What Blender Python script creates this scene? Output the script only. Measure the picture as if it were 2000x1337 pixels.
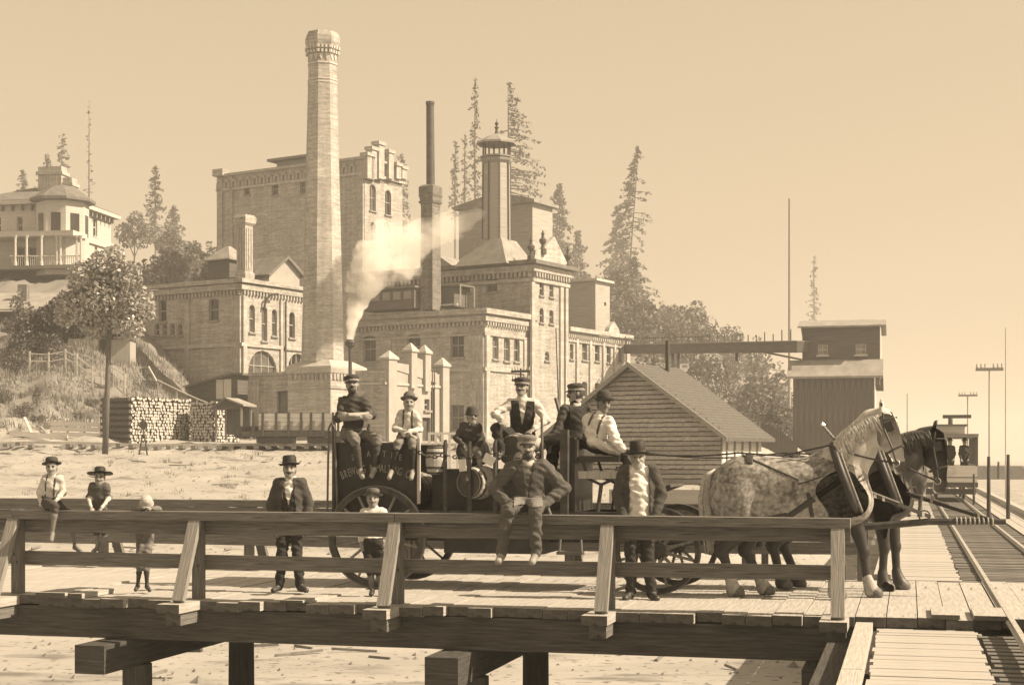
import bpy, bmesh, math, random
import numpy as np
from mathutils import Vector, Matrix

for _o in list(bpy.data.objects):
    bpy.data.objects.remove(_o)
SC = bpy.context.scene
COL = SC.collection
rnd = random.Random(7)
EYE = 1.8            # eye height above the bridge deck (deck top is z = 0)
HOR, FPX = 890.0, 3000.0

# ------------------------------------------------------------------ camera, sky, sun, exposure
cam_d = bpy.data.cameras.new('camera')
cam_d.sensor_width = 36.0
cam_d.lens = 54.0
cam_d.shift_y = (HOR - 668.5) / 2000.0
cam_d.clip_start = 0.3
cam_d.clip_end = 6000
cam = bpy.data.objects.new('camera', cam_d)
COL.objects.link(cam)
cam.location = (0, 0, EYE)
cam.rotation_euler = (math.radians(90), 0, 0)
SC.camera = cam

SUN_EL = math.radians(41)
SUN_H = Vector((1.0, -0.18, 0)).normalized()         # horizontal direction towards the sun
SUN_DIR = Vector((SUN_H.x * math.cos(SUN_EL), SUN_H.y * math.cos(SUN_EL), math.sin(SUN_EL)))
sun_d = bpy.data.lights.new('sun', 'SUN')
sun_d.energy = 5.0
sun_d.angle = math.radians(0.5)
sun_d.color = (1.0, 0.80, 0.565)
sun = bpy.data.objects.new('sun', sun_d)
COL.objects.link(sun)
sun.rotation_euler = SUN_DIR.to_track_quat('Z', 'Y').to_euler()
sun.location = (60, 10, 80)

world = bpy.data.worlds.new('World')
SC.world = world
world.use_nodes = True
_nt = world.node_tree
_nt.nodes.clear()
_sky = _nt.nodes.new('ShaderNodeTexSky')
_sky.sky_type = 'NISHITA'
_sky.sun_disc = False
_sky.sun_elevation = SUN_EL
_sky.sun_rotation = math.atan2(SUN_H.x, SUN_H.y)
_sky.air_density = 1.0
_sky.dust_density = 2.5
_sky.ozone_density = 1.0
_bw = _nt.nodes.new('ShaderNodeRGBToBW')
_tint = _nt.nodes.new('ShaderNodeMix')
_tint.data_type = 'RGBA'
_tint.blend_type = 'MULTIPLY'
_tint.inputs[0].default_value = 1.0
_tint.inputs[7].default_value = (1.0, 0.775, 0.505, 1)
_bg = _nt.nodes.new('ShaderNodeBackground')
_bg.inputs['Strength'].default_value = 0.15
_wo = _nt.nodes.new('ShaderNodeOutputWorld')
_nt.links.new(_sky.outputs[0], _bw.inputs[0])
_pw = _nt.nodes.new('ShaderNodeMath'); _pw.operation = 'POWER'; _pw.inputs[1].default_value = 0.36
_ml = _nt.nodes.new('ShaderNodeMath'); _ml.operation = 'MULTIPLY'; _ml.inputs[1].default_value = 1.82
_nt.links.new(_bw.outputs[0], _pw.inputs[0]); _nt.links.new(_pw.outputs[0], _ml.inputs[0])
_nt.links.new(_ml.outputs[0], _tint.inputs[6])
_nt.links.new(_tint.outputs[2], _bg.inputs[0])
_nt.links.new(_bg.outputs[0], _wo.inputs[0])

SC.view_settings.view_transform = 'Standard'
SC.view_settings.look = 'None'
SC.view_settings.gamma = 1.0
SC.view_settings.use_curve_mapping = False
SC.view_settings.exposure = 0.84
SC.cycles.use_denoising = True
SC.cycles.max_bounces = 6
SC.cycles.diffuse_bounces = 3
SC.cycles.volume_bounces = 6
SC.cycles.transparent_max_bounces = 12

# ------------------------------------------------------------------ places
Z = Vector((0, 0, 1))
E1 = Vector((math.cos(math.radians(14.5)), -math.sin(math.radians(14.5)), 0))   # along the bridge, to the right
E2 = Vector((-E1.y, E1.x, 0))                                                   # along the tramway, away
P0 = Vector((3.72, 17.42, 0))                                                   # foot of the last post of the near railing
BA = Vector((0.525, 0.851, 0)).normalized()                                     # brewery: along the sunlit walls
BB = Vector((-BA.y, BA.x, 0))                                                   # brewery: along the shaded walls

def br(u, v, z=0.0):
    return P0 + E1 * u + E2 * v + Z * z

def at(px, py, d):
    return Vector(((px - 1000) / FPX * d, d, EYE - (py - HOR) / FPX * d))

def solve(o, dr, px):
    k = (px - 1000) / FPX
    return (k * o.y - o.x) / (dr.x - k * dr.y)

def wpx(o, dr, px, py):
    u = solve(o, dr, px)
    d = o.y + u * dr.y
    return u, EYE - (py - HOR) / FPX * d

def sst(a, b, x):
    t = np.clip((x - a) / (b - a), 0, 1)
    return t * t * (3 - 2 * t)

def gz(x, y):
    """height of the ground"""
    x = np.asarray(x, float); y = np.asarray(y, float)
    u = (x - P0.x) * E1.x + (y - P0.y) * E1.y
    dry = 1 - sst(-8.0, -0.5, u)
    t = np.clip((y - 33) / 49, 0, 1)
    z = 4.7 * (0.6 * t + 0.4 * t * t * (3 - 2 * t)) + 0.5 * sst(82, 115, y)
    z = z + 8.0 * sst(80, 112, y) * sst(17.5, 29.5, -x) + 7.0 * sst(112, 142, y) * sst(24, 36, -x)
    z = z + (.35 * np.sin(x * .9 + 1.3 * np.sin(y * .5)) * np.sin(y * .75 + .6 * x) + .22 * np.sin(x * 2.3 + y) * np.sin(1.9 * y)) * sst(3.4, 5.5, z) * sst(15, 22, -x)
    k = x / np.maximum(y, 1)
    amp = np.interp(k, [-.6, -.3, -.19, -.12, 0, .06, .10, .14, .165, .185, .2], [9, 10, 10, 15, 19, 18, 15, 12, 6, 1.5, 0])
    z = z + amp * 1.45 * sst(150, 285, y)
    far = 1 - sst(400, 900, y)
    return -2.2 + z * dry * far

# ------------------------------------------------------------------ mesh collector
class MB:
    def __init__(s):
        s.v = []; s.f = []; s.uv = []; s.mi = []; s.cur = 0

    def face(s, pts, uvs=None):
        pts = [Vector(p) for p in pts]
        if uvs is None:
            n = (pts[1] - pts[0]).cross(pts[2] - pts[0])
            if n.length < 1e-12 and len(pts) > 3:
                n = (pts[2] - pts[0]).cross(pts[3] - pts[0])
            n = n.normalized() if n.length > 1e-12 else Vector((0, 0, 1))
            if abs(n.z) > 0.75:
                uvs = [(p.x, p.y) for p in pts]
            else:
                t = Vector((-n.y, n.x, 0)).normalized()
                w = n.cross(t)
                uvs = [(p.dot(t), p.dot(w)) for p in pts]
        b = len(s.v)
        s.v.extend(pts)
        s.f.append(tuple(range(b, b + len(pts))))
        s.uv.append(uvs)
        s.mi.append(s.cur)

    def obb(s, c, X, Y, Zh):
        """box from centre and three half vectors; uv runs along the longest one"""
        c = Vector(c)
        ax = [Vector(X), Vector(Y), Vector(Zh)]
        if ax[0].cross(ax[1]).dot(ax[2]) < 0:
            ax[2] = -ax[2]
        ln = [a.length for a in ax]
        off = (len(s.f) * 0.37) % 7.0
        for i in range(3):
            j, k = (i + 1) % 3, (i + 2) % 3
            for sg in (1, -1):
                n = ax[i] * sg
                q = [c + n - ax[j] - ax[k], c + n + ax[j] - ax[k], c + n + ax[j] + ax[k], c + n - ax[j] + ax[k]]
                w = [(-ln[j], -ln[k]), (ln[j], -ln[k]), (ln[j], ln[k]), (-ln[j], ln[k])]
                if ln[k] > ln[j]:
                    w = [(b_, a_) for a_, b_ in w]
                w = [(a_ + off, b_ + off * 1.7) for a_, b_ in w]
                if sg < 0:
                    q.reverse(); w.reverse()
                s.face(q, w)

    def box(s, c, sx, sy, sz, rz=0.0):
        X = Vector((math.cos(rz), math.sin(rz), 0)); Y = Vector((-X.y, X.x, 0))
        s.obb(c, X * sx / 2, Y * sy / 2, Z * sz / 2)

    def beam(s, p0, p1, w, h, up=(0, 0, 1)):
        p0 = Vector(p0); p1 = Vector(p1)
        d = (p1 - p0)
        L = d.length
        d = d / L
        up = Vector(up)
        sd = d.cross(up)
        if sd.length < 1e-4:
            sd = d.cross(Vector((1, 0, 0)))
        sd.normalize()
        u2 = sd.cross(d)
        s.obb((p0 + p1) / 2, d * L / 2, sd * w / 2, u2 * h / 2)

    def tube(s, pts, r, n=8, cap=True):
        pts = [Vector(p) for p in pts]
        m = len(pts)
        if not hasattr(r, '__len__'):
            r = [r] * m
        rings = []
        ref = None
        L = 0.0
        ls = []
        for i, p in enumerate(pts):
            d = (pts[min(i + 1, m - 1)] - pts[max(i - 1, 0)])
            d = d.normalized() if d.length > 1e-9 else Vector((0, 0, 1))
            if ref is None:
                ref = Vector((1, 0, 0)) if abs(d.x) < 0.8 else Vector((0, 1, 0))
            sd = d.cross(ref).normalized()
            ref = sd.cross(d)
            u2 = ref
            rings.append([p + (sd * math.cos(2 * math.pi * k / n) + u2 * math.sin(2 * math.pi * k / n)) * r[i] for k in range(n)])
            if i: L += (pts[i] - pts[i - 1]).length
            ls.append(L)
        for i in range(m - 1):
            for k in range(n):
                k2 = (k + 1) % n
                c = 2 * math.pi * max(r[i], 1e-3) / n
                s.face([rings[i][k2], rings[i][k], rings[i + 1][k], rings[i + 1][k2]],
                       [(ls[i], (k + 1) * c), (ls[i], k * c), (ls[i + 1], k * c), (ls[i + 1], (k + 1) * c)])
        if cap:
            s.face(rings[0]); s.face(list(reversed(rings[-1])))

    def lathe(s, prof, n=16, M=None, sx=1.0, sy=1.0, phase=0.0):
        """prof: list of (r, z); M places it"""
        M = M or Matrix.Identity(4)
        rings = []
        for r, z in prof:
            rings.append([M @ Vector((sx * r * math.cos(2 * math.pi * k / n + phase), sy * r * math.sin(2 * math.pi * k / n + phase), z)) for k in range(n)])
        L = 0
        for i in range(len(prof) - 1):
            l2 = L + math.hypot(prof[i + 1][0] - prof[i][0], prof[i + 1][1] - prof[i][1])
            c = 2 * math.pi * max(prof[i][0], prof[i + 1][0]) / n
            for k in range(n):
                k2 = (k + 1) % n
                q = [rings[i][k], rings[i][k2], rings[i + 1][k2], rings[i + 1][k]]
                w = [(k * c, L), (k * c + c, L), (k * c + c, l2), (k * c, l2)]
                if prof[i][0] < 1e-6: q = q[1:]; w = w[1:]
                elif prof[i + 1][0] < 1e-6: q = q[:3]; w = w[:3]
                s.face(q, w)
            L = l2
        if prof[0][0] > 1e-6: s.face(list(reversed(rings[0])))
        if prof[-1][0] > 1e-6: s.face(rings[-1])

    def prism(s, poly, ex):
        """closed slab: polygon (counter-clockwise seen from -ex) and its copy moved by ex"""
        ex = Vector(ex)
        a = [Vector(p) for p in poly]
        b = [p + ex for p in a]
        n = (a[1] - a[0]).cross(a[2] - a[1])
        if n.dot(ex) > 0:
            a.reverse(); b.reverse()
        s.face(a)
        s.face(list(reversed(b)))
        m = len(a)
        for i in range(m):
            j = (i + 1) % m
            s.face([a[j], a[i], b[i], b[j]])

    def build(s, name, mat, parent=None, smooth=False, weld=False):
        off = Vector((0, 0, 0))
        if parent is not None:
            off = base_of(parent)
        nv = len(s.v)
        me = bpy.data.meshes.new(name)
        co = np.array([tuple(p - off) for p in s.v], dtype=np.float32).ravel()
        me.vertices.add(nv)
        me.vertices.foreach_set('co', co)
        cnt = np.array([len(f) for f in s.f], dtype=np.int32)
        me.loops.add(int(cnt.sum()))
        me.loops.foreach_set('vertex_index', np.concatenate([np.array(f) for f in s.f]).astype(np.int32))
        me.polygons.add(len(s.f))
        me.polygons.foreach_set('loop_start', np.concatenate([[0], np.cumsum(cnt)[:-1]]).astype(np.int32))
        ul = me.uv_layers.new(name='UVMap')
        ul.data.foreach_set('uv', np.array([c for w in s.uv for c in w], dtype=np.float32).ravel())
        for m in (mat if isinstance(mat, (list, tuple)) else [mat]):
            me.materials.append(m)
        if any(s.mi):
            me.polygons.foreach_set('material_index', np.array(s.mi, dtype=np.int32))
        me.update(calc_edges=True)
        if weld or smooth:
            bm = bmesh.new(); bm.from_mesh(me)
            bmesh.ops.remove_doubles(bm, verts=bm.verts, dist=1e-5)
            bm.to_mesh(me); bm.free()
        if smooth:
            me.polygons.foreach_set('use_smooth', [True] * len(me.polygons))
        me.validate()
        o = bpy.data.objects.new(name, me)
        COL.objects.link(o)
        if parent is not None:
            o.parent = parent
            o.location = (0, 0, 0)
        return o

BASE = {}
def base_of(o):
    while o.parent is not None:
        o = o.parent
    return Vector(BASE.get(o.name, (0, 0, 0)))

def thing(name, label, cat, loc=(0, 0, 0), group=None, kind=None):
    o = bpy.data.objects.new(name, None)
    COL.objects.link(o)
    o.location = loc
    o.empty_display_size = 0.3
    BASE[o.name] = Vector(loc)
    if label: o['label'] = label
    if cat: o['category'] = cat
    if group: o['group'] = group
    if kind: o['kind'] = kind
    return o

def tag(o, label=None, cat=None, group=None, kind=None):
    if label: o['label'] = label
    if cat: o['category'] = cat
    if group: o['group'] = group
    if kind: o['kind'] = kind
    return o

def dup(root, loc, rz=0.0, label=None, scale=None, group=None):
    r = root.copy(); COL.objects.link(r)
    r.location = loc; r.rotation_euler = (0, 0, rz)
    BASE[r.name] = Vector(loc)
    if scale: r.scale = (scale, scale, scale) if not hasattr(scale, '__len__') else scale
    if label: r['label'] = label
    if group: r['group'] = group
    for ch in list(root.children):
        c = ch.copy(); COL.objects.link(c); c.parent = r
        for g in list(ch.children):
            d = g.copy(); COL.objects.link(d); d.parent = c
    return r

# ------------------------------------------------------------------ materials
def g3(v, warm=0.04):
    return (v, v * (1 - warm * 0.6), v * (1 - warm * 1.6), 1)

def mat(name, v, rough=0.85, var=0.25, scale=4.0, detail=5.0, bump=0.0, stretch=(1, 1, 1), coord='UV', spec=0.25,
        spots=None, spot_scale=3.0, spot_lo=0.55, spot_hi=0.65, bump_scale=None, metal=0.0, warm=0.04):
    m = bpy.data.materials.new(name)
    m.use_nodes = True
    nt = m.node_tree
    b = nt.nodes['Principled BSDF']
    b.inputs['Roughness'].default_value = rough
    b.inputs['Specular IOR Level'].default_value = spec
    b.inputs['Metallic'].default_value = metal
    tc = nt.nodes.new('ShaderNodeTexCoord')
    mp = nt.nodes.new('ShaderNodeMapping')
    mp.inputs['Scale'].default_value = stretch
    nt.links.new(tc.outputs[coord], mp.inputs[0])
    nz = nt.nodes.new('ShaderNodeTexNoise')
    nz.inputs['Scale'].default_value = scale
    nz.inputs['Detail'].default_value = detail
    nz.inputs['Roughness'].default_value = 0.65
    nt.links.new(mp.outputs[0], nz.inputs['Vector'])
    rp = nt.nodes.new('ShaderNodeMapRange')
    rp.inputs['From Min'].default_value = 0.3
    rp.inputs['From Max'].default_value = 0.7
    nt.links.new(nz.outputs[0], rp.inputs[0])
    mx = nt.nodes.new('ShaderNodeMix'); mx.data_type = 'RGBA'
    mx.inputs[6].default_value = g3(v * (1 - var), warm)
    mx.inputs[7].default_value = g3(v * (1 + var), warm)
    nt.links.new(rp.outputs[0], mx.inputs[0])
    out = mx.outputs[2]
    if spots is not None:
        n2 = nt.nodes.new('ShaderNodeTexNoise')
        n2.inputs['Scale'].default_value = spot_scale
        n2.inputs['Detail'].default_value = 4
        nt.links.new(mp.outputs[0], n2.inputs['Vector'])
        r2 = nt.nodes.new('ShaderNodeMapRange')
        r2.inputs['From Min'].default_value = spot_lo
        r2.inputs['From Max'].default_value = spot_hi
        nt.links.new(n2.outputs[0], r2.inputs[0])
        m2 = nt.nodes.new('ShaderNodeMix'); m2.data_type = 'RGBA'
        m2.inputs[7].default_value = g3(spots, warm)
        nt.links.new(r2.outputs[0], m2.inputs[0])
        nt.links.new(out, m2.inputs[6])
        out = m2.outputs[2]
    nt.links.new(out, b.inputs['Base Color'])
    if bump:
        bp = nt.nodes.new('ShaderNodeBump')
        bp.inputs['Strength'].default_value = bump
        bp.inputs['Distance'].default_value = 0.02
        src = nz.outputs[0]
        if bump_scale:
            n3 = nt.nodes.new('ShaderNodeTexNoise'); n3.inputs['Scale'].default_value = bump_scale; n3.inputs['Detail'].default_value = 6
            nt.links.new(mp.outputs[0], n3.inputs['Vector']); src = n3.outputs[0]
        nt.links.new(src, bp.inputs['Height'])
        nt.links.new(bp.outputs[0], b.inputs['Normal'])
    return m

def brick_mat(name, v, mortar, w=0.26, h=0.09, var=0.3):
    m = bpy.data.materials.new(name)
    m.use_nodes = True
    nt = m.node_tree
    b = nt.nodes['Principled BSDF']
    b.inputs['Roughness'].default_value = 0.9
    b.inputs['Specular IOR Level'].default_value = 0.2
    tc = nt.nodes.new('ShaderNodeTexCoord')
    bt = nt.nodes.new('ShaderNodeTexBrick')
    bt.inputs['Color1'].default_value = g3(v * (1 - var))
    bt.inputs['Color2'].default_value = g3(v * (1 + var))
    bt.inputs['Mortar'].default_value = g3(mortar)
    bt.inputs['Scale'].default_value = 1.0
    bt.inputs['Mortar Size'].default_value = 0.011
    bt.inputs['Brick Width'].default_value = w
    bt.inputs['Row Height'].default_value = h
    nt.links.new(tc.outputs['UV'], bt.inputs['Vector'])
    nz = nt.nodes.new('ShaderNodeTexNoise')
    nz.inputs['Scale'].default_value = 0.55
    nz.inputs['Detail'].default_value = 8
    nz.inputs['Roughness'].default_value = 0.7
    nt.links.new(tc.outputs['UV'], nz.inputs['Vector'])
    rp = nt.nodes.new('ShaderNodeMapRange')
    rp.inputs['From Min'].default_value = 0.3; rp.inputs['From Max'].default_value = 0.7
    rp.inputs['To Min'].default_value = 0.8; rp.inputs['To Max'].default_value = 1.16
    nt.links.new(nz.outputs[0], rp.inputs[0])
    # soft rain streaks running down the wall
    mp = nt.nodes.new('ShaderNodeMapping'); mp.inputs['Scale'].default_value = (2.2, 0.12, 1)
    nt.links.new(tc.outputs['UV'], mp.inputs[0])
    n2 = nt.nodes.new('ShaderNodeTexNoise'); n2.inputs['Scale'].default_value = 1.0; n2.inputs['Detail'].default_value = 5
    nt.links.new(mp.outputs[0], n2.inputs['Vector'])
    r2 = nt.nodes.new('ShaderNodeMapRange')
    r2.inputs['From Min'].default_value = 0.35; r2.inputs['From Max'].default_value = 0.65
    r2.inputs['To Min'].default_value = 0.85; r2.inputs['To Max'].default_value = 1.08
    nt.links.new(n2.outputs[0], r2.inputs[0])
    m4 = nt.nodes.new('ShaderNodeMapping'); m4.inputs['Scale'].default_value = (.5, 5.5, 1)
    nt.links.new(tc.outputs['UV'], m4.inputs[0])
    n4 = nt.nodes.new('ShaderNodeTexNoise'); n4.inputs['Scale'].default_value = 1.0; n4.inputs['Detail'].default_value = 4; n4.inputs['Roughness'].default_value = .7
    nt.links.new(m4.outputs[0], n4.inputs['Vector'])
    r4 = nt.nodes.new('ShaderNodeMapRange')
    r4.inputs['From Min'].default_value = 0.34; r4.inputs['From Max'].default_value = 0.66
    r4.inputs['To Min'].default_value = 0.74; r4.inputs['To Max'].default_value = 1.18
    nt.links.new(n4.outputs[0], r4.inputs[0])
    m5 = nt.nodes.new('ShaderNodeMath'); m5.operation = 'MULTIPLY'
    nt.links.new(rp.outputs[0], m5.inputs[0]); nt.links.new(r2.outputs[0], m5.inputs[1])
    mu = nt.nodes.new('ShaderNodeMath'); mu.operation = 'MULTIPLY'
    nt.links.new(m5.outputs[0], mu.inputs[0]); nt.links.new(r4.outputs[0], mu.inputs[1])
    mx = nt.nodes.new('ShaderNodeVectorMath'); mx.operation = 'SCALE'
    nt.links.new(bt.outputs['Color'], mx.inputs[0]); nt.links.new(mu.outputs[0], mx.inputs['Scale'])
    nt.links.new(mx.outputs[0], b.inputs['Base Color'])
    return m

MT = {}
MT['brick'] = brick_mat('brick', 0.355, 0.46, var=.22)
MT['brick_pale'] = brick_mat('brick_pale', 0.41, 0.5, var=.16)
MT['brick_dark'] = brick_mat('brick_dark', 0.17, 0.22)
MT['brick_chimney'] = brick_mat('brick_chimney', 0.38, 0.48, var=.2)
MT['plaster'] = mat('plaster', 0.36, var=0.12, scale=1.5)
MT['stone'] = mat('stone', 0.42, var=0.2, scale=2)
MT['trim'] = mat('trim', 0.5, var=0.12, scale=3)
MT['dark_trim'] = mat('dark_trim', 0.09, var=0.3, scale=3)
MT['roof'] = mat('roof_tin', 0.28, var=0.25, scale=1.2, rough=0.7)
MT['roof_dark'] = mat('roof_dark', 0.16, var=0.3, scale=1.5)
MT['shingle'] = mat('shingle', 0.42, var=0.3, scale=3, stretch=(1.2, 5, 1))
MT['shingle_b'] = mat('shingle_weathered', 0.33, var=0.3, scale=3, stretch=(1.2, 5, 1))
MT['shingle_roof'] = mat('shingle_roof', 0.115, var=0.35, scale=3, stretch=(1, 4, 1), bump=0.3)
MT['glass'] = mat('window_glass', 0.035, rough=0.12, var=0.4, scale=0.8, spec=0.5)
MT['glass_mid'] = mat('window_glass_dusty', 0.11, rough=0.25, var=0.5, scale=1.2, spec=0.5)
MT['glass_pale'] = mat('window_glass_pale', 0.3, rough=0.2, var=0.4, scale=1.0, spec=0.5)
MT['sash'] = mat('window_sash', 0.3, var=0.2)
MT['white_paint'] = mat('white_paint', 0.72, var=0.12, scale=2, stretch=(.3, 4, 1))
MT['board_dark'] = mat('board_dark', 0.12, var=0.35, scale=2.5, stretch=(.25, 5, 1))
MT['board_mid'] = mat('board_mid', 0.26, var=0.3, scale=2.5, stretch=(.25, 5, 1))
MT['board_buff'] = mat('board_buff', 0.36, var=0.25, scale=2.5, stretch=(.25, 5, 1))
MT['board_pale'] = mat('board_pale', 0.48, var=0.2, scale=2.5, stretch=(.25, 5, 1))
MT['timber'] = mat('timber', 0.16, var=0.5, scale=4, stretch=(.5, 9, 9), bump=0.5, bump_scale=9, detail=8, spots=.06, spot_scale=3.4, spot_lo=.62, spot_hi=.72)
MT['timber_mid'] = mat('timber_mid', 0.25, var=0.4, scale=4, stretch=(.5, 9, 9), bump=0.5, bump_scale=9, detail=8)
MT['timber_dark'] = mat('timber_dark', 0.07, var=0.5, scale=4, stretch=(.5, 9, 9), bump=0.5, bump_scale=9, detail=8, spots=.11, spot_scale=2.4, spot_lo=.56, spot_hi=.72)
MT['timber_pale'] = mat('timber_pale', 0.42, var=0.25, scale=4, stretch=(.5, 9, 9), bump=0.35, bump_scale=9, detail=8)
MT['plank'] = mat('plank_dusty', 0.40, var=0.28, scale=3, stretch=(.6, 7, 1), bump=0.3, bump_scale=8, detail=8, spots=0.14, spot_scale=1.6, spot_lo=0.62, spot_hi=0.72)
MT['tie'] = mat('tie_wood', 0.16, var=0.4, scale=3, stretch=(.6, 7, 1), bump=0.3, bump_scale=8)
MT['iron'] = mat('iron', 0.05, rough=0.5, var=0.4, scale=6, spec=0.5)
MT['rust'] = mat('stack_iron', 0.07, rough=0.6, var=0.45, scale=1.2, spec=0.4)
MT['steel'] = mat('rail_steel', 0.4, rough=0.35, var=0.3, scale=3, spec=0.6)
MT['end_grain_shade'] = mat('end_grain_shade', 0.10, var=.4, scale=9, spots=.04, spot_scale=5)  # weathered end grain, with shade put into the same dark colour
MT['bark'] = mat('bark', 0.12, var=0.4, scale=5, stretch=(.6, 4, 1), bump=0.5)
MT['pole'] = mat('pole_wood', 0.34, var=0.35, scale=4, stretch=(.4, 6, 1), bump=0.3)
MT['log_end'] = mat('log_end', 0.46, var=0.4, scale=7)
MT['log_bark'] = mat('log_bark', 0.1, var=0.4, scale=7)
MT['paper'] = mat('paper', 0.66, var=0.15, scale=12)

def leaf_mat(name, v, var=0.35, rough=0.55, spec=0.3, trans=0.25):
    m = mat(name, v, rough=rough, var=var, scale=0.9, coord='Object', spec=spec)
    nt = m.node_tree
    b = nt.nodes['Principled BSDF']
    out = nt.nodes['Material Output']
    tr = nt.nodes.new('ShaderNodeBsdfTranslucent')
    tr.inputs[0].default_value = g3(v * 1.3)
    ms = nt.nodes.new('ShaderNodeMixShader')
    ms.inputs[0].default_value = trans
    nt.links.new(b.outputs[0], ms.inputs[1]); nt.links.new(tr.outputs[0], ms.inputs[2])
    nt.links.new(ms.outputs[0], out.inputs[0])
    return m

MT['leaf'] = leaf_mat('leaf_glossy', 0.34, spec=0.6, rough=0.35, var=.5, trans=.12)
MT['bush'] = leaf_mat('leaf_bush', 0.17)
MT['bush_dark'] = leaf_mat('leaf_bush_dark', 0.10)
MT['needle'] = leaf_mat('needle', 0.13, trans=0.1)
MT['grass'] = leaf_mat('grass', 0.24, var=0.5)
# ------------------------------------------------------------------ ground
def ground_mat():
    m = mat('ground_sand', 0.35, var=0.16, scale=0.45, detail=9, coord='Object', stretch=(.55, 1.1, 1), bump=0.35, bump_scale=3.0,
            spots=0.17, spot_scale=0.75, spot_lo=0.565, spot_hi=0.68)
    nt = m.node_tree
    b = nt.nodes['Principled BSDF']
    src = b.inputs['Base Color'].links[0].from_socket
    tc = nt.nodes['Texture Coordinate']
    # low growth takes over on the hill
    sep = nt.nodes.new('ShaderNodeSeparateXYZ')
    nt.links.new(tc.outputs['Object'], sep.inputs[0])
    n = nt.nodes.new('ShaderNodeTexNoise'); n.inputs['Scale'].default_value = 0.25; n.inputs['Detail'].default_value = 8
    nt.links.new(tc.outputs['Object'], n.inputs['Vector'])
    ad = nt.nodes.new('ShaderNodeMath'); ad.operation = 'MULTIPLY_ADD'
    ad.inputs[1].default_value = 4.0; ad.inputs[2].default_value = -2.0
    nt.links.new(n.outputs[0], ad.inputs[0])
    a2 = nt.nodes.new('ShaderNodeMath'); a2.operation = 'ADD'
    nt.links.new(sep.outputs[2], a2.inputs[0]); nt.links.new(ad.outputs[0], a2.inputs[1])
    r = nt.nodes.new('ShaderNodeMapRange')
    r.inputs['From Min'].default_value = 3.4; r.inputs['From Max'].default_value = 4.6
    nt.links.new(a2.outputs[0], r.inputs[0])
    # small dark stones and tufts
    v = nt.nodes.new('ShaderNodeTexNoise'); v.inputs['Scale'].default_value = 4.5; v.inputs['Detail'].default_value = 4
    nt.links.new(tc.outputs['Object'], v.inputs['Vector'])
    rv = nt.nodes.new('ShaderNodeMapRange')
    rv.inputs['From Min'].default_value = 0.60; rv.inputs['From Max'].default_value = 0.66
    nt.links.new(v.outputs[0], rv.inputs[0])
    mv = nt.nodes.new('ShaderNodeMix'); mv.data_type = 'RGBA'
    mv.inputs[7].default_value = g3(0.16)
    nt.links.new(rv.outputs[0], mv.inputs[0]); nt.links.new(src, mv.inputs[6])
    m2 = nt.nodes.new('ShaderNodeMix'); m2.data_type = 'RGBA'
    m2.inputs[7].default_value = g3(0.2)
    nt.links.new(r.outputs[0], m2.inputs[0]); nt.links.new(mv.outputs[2], m2.inputs[6])
    nt.links.new(m2.outputs[2], b.inputs['Base Color'])
    return m
MT['ground'] = ground_mat()

def make_ground():
    ys = np.concatenate([np.linspace(-60, 20, 17)[:-1], np.linspace(20, 200, 260)[:-1], np.geomspace(200, 2400, 40)])
    xs = np.concatenate([-np.geomspace(2000, 72, 24)[:-1], np.linspace(-72, 60, 240)[:-1], np.geomspace(60, 2000, 26)])
    X, Y = np.meshgrid(xs, ys)
    Zz = gz(X, Y)
    rs = np.random.RandomState(3)
    rough = (0.06 * np.sin(X * 1.7 + 2 * np.sin(Y * .6)) * np.sin(Y * 1.3 + X * .4) + 0.05 * rs.randn(*X.shape)) * ((Y > 34) & (Y < 200))
    Zz = Zz + rough * 0.8
    nx, ny = len(xs), len(ys)
    me = bpy.data.meshes.new('ground')
    me.vertices.add(nx * ny)
    me.vertices.foreach_set('co', np.stack([X, Y, Zz], -1).astype(np.float32).ravel())
    i = (np.arange(ny - 1)[:, None] * nx + np.arange(nx - 1)[None, :]).ravel()
    q = np.stack([i, i + 1, i + 1 + nx, i + nx], -1).astype(np.int32)
    me.loops.add(q.size); me.loops.foreach_set('vertex_index', q.ravel())
    me.polygons.add(len(q)); me.polygons.foreach_set('loop_start', (np.arange(len(q)) * 4).astype(np.int32))
    me.update(calc_edges=True)
    me.polygons.foreach_set('use_smooth', [True] * len(q))
    me.materials.append(MT['ground'])
    o = bpy.data.objects.new('ground', me); COL.objects.link(o)
    o['kind'] = 'structure'
make_ground()

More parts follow.
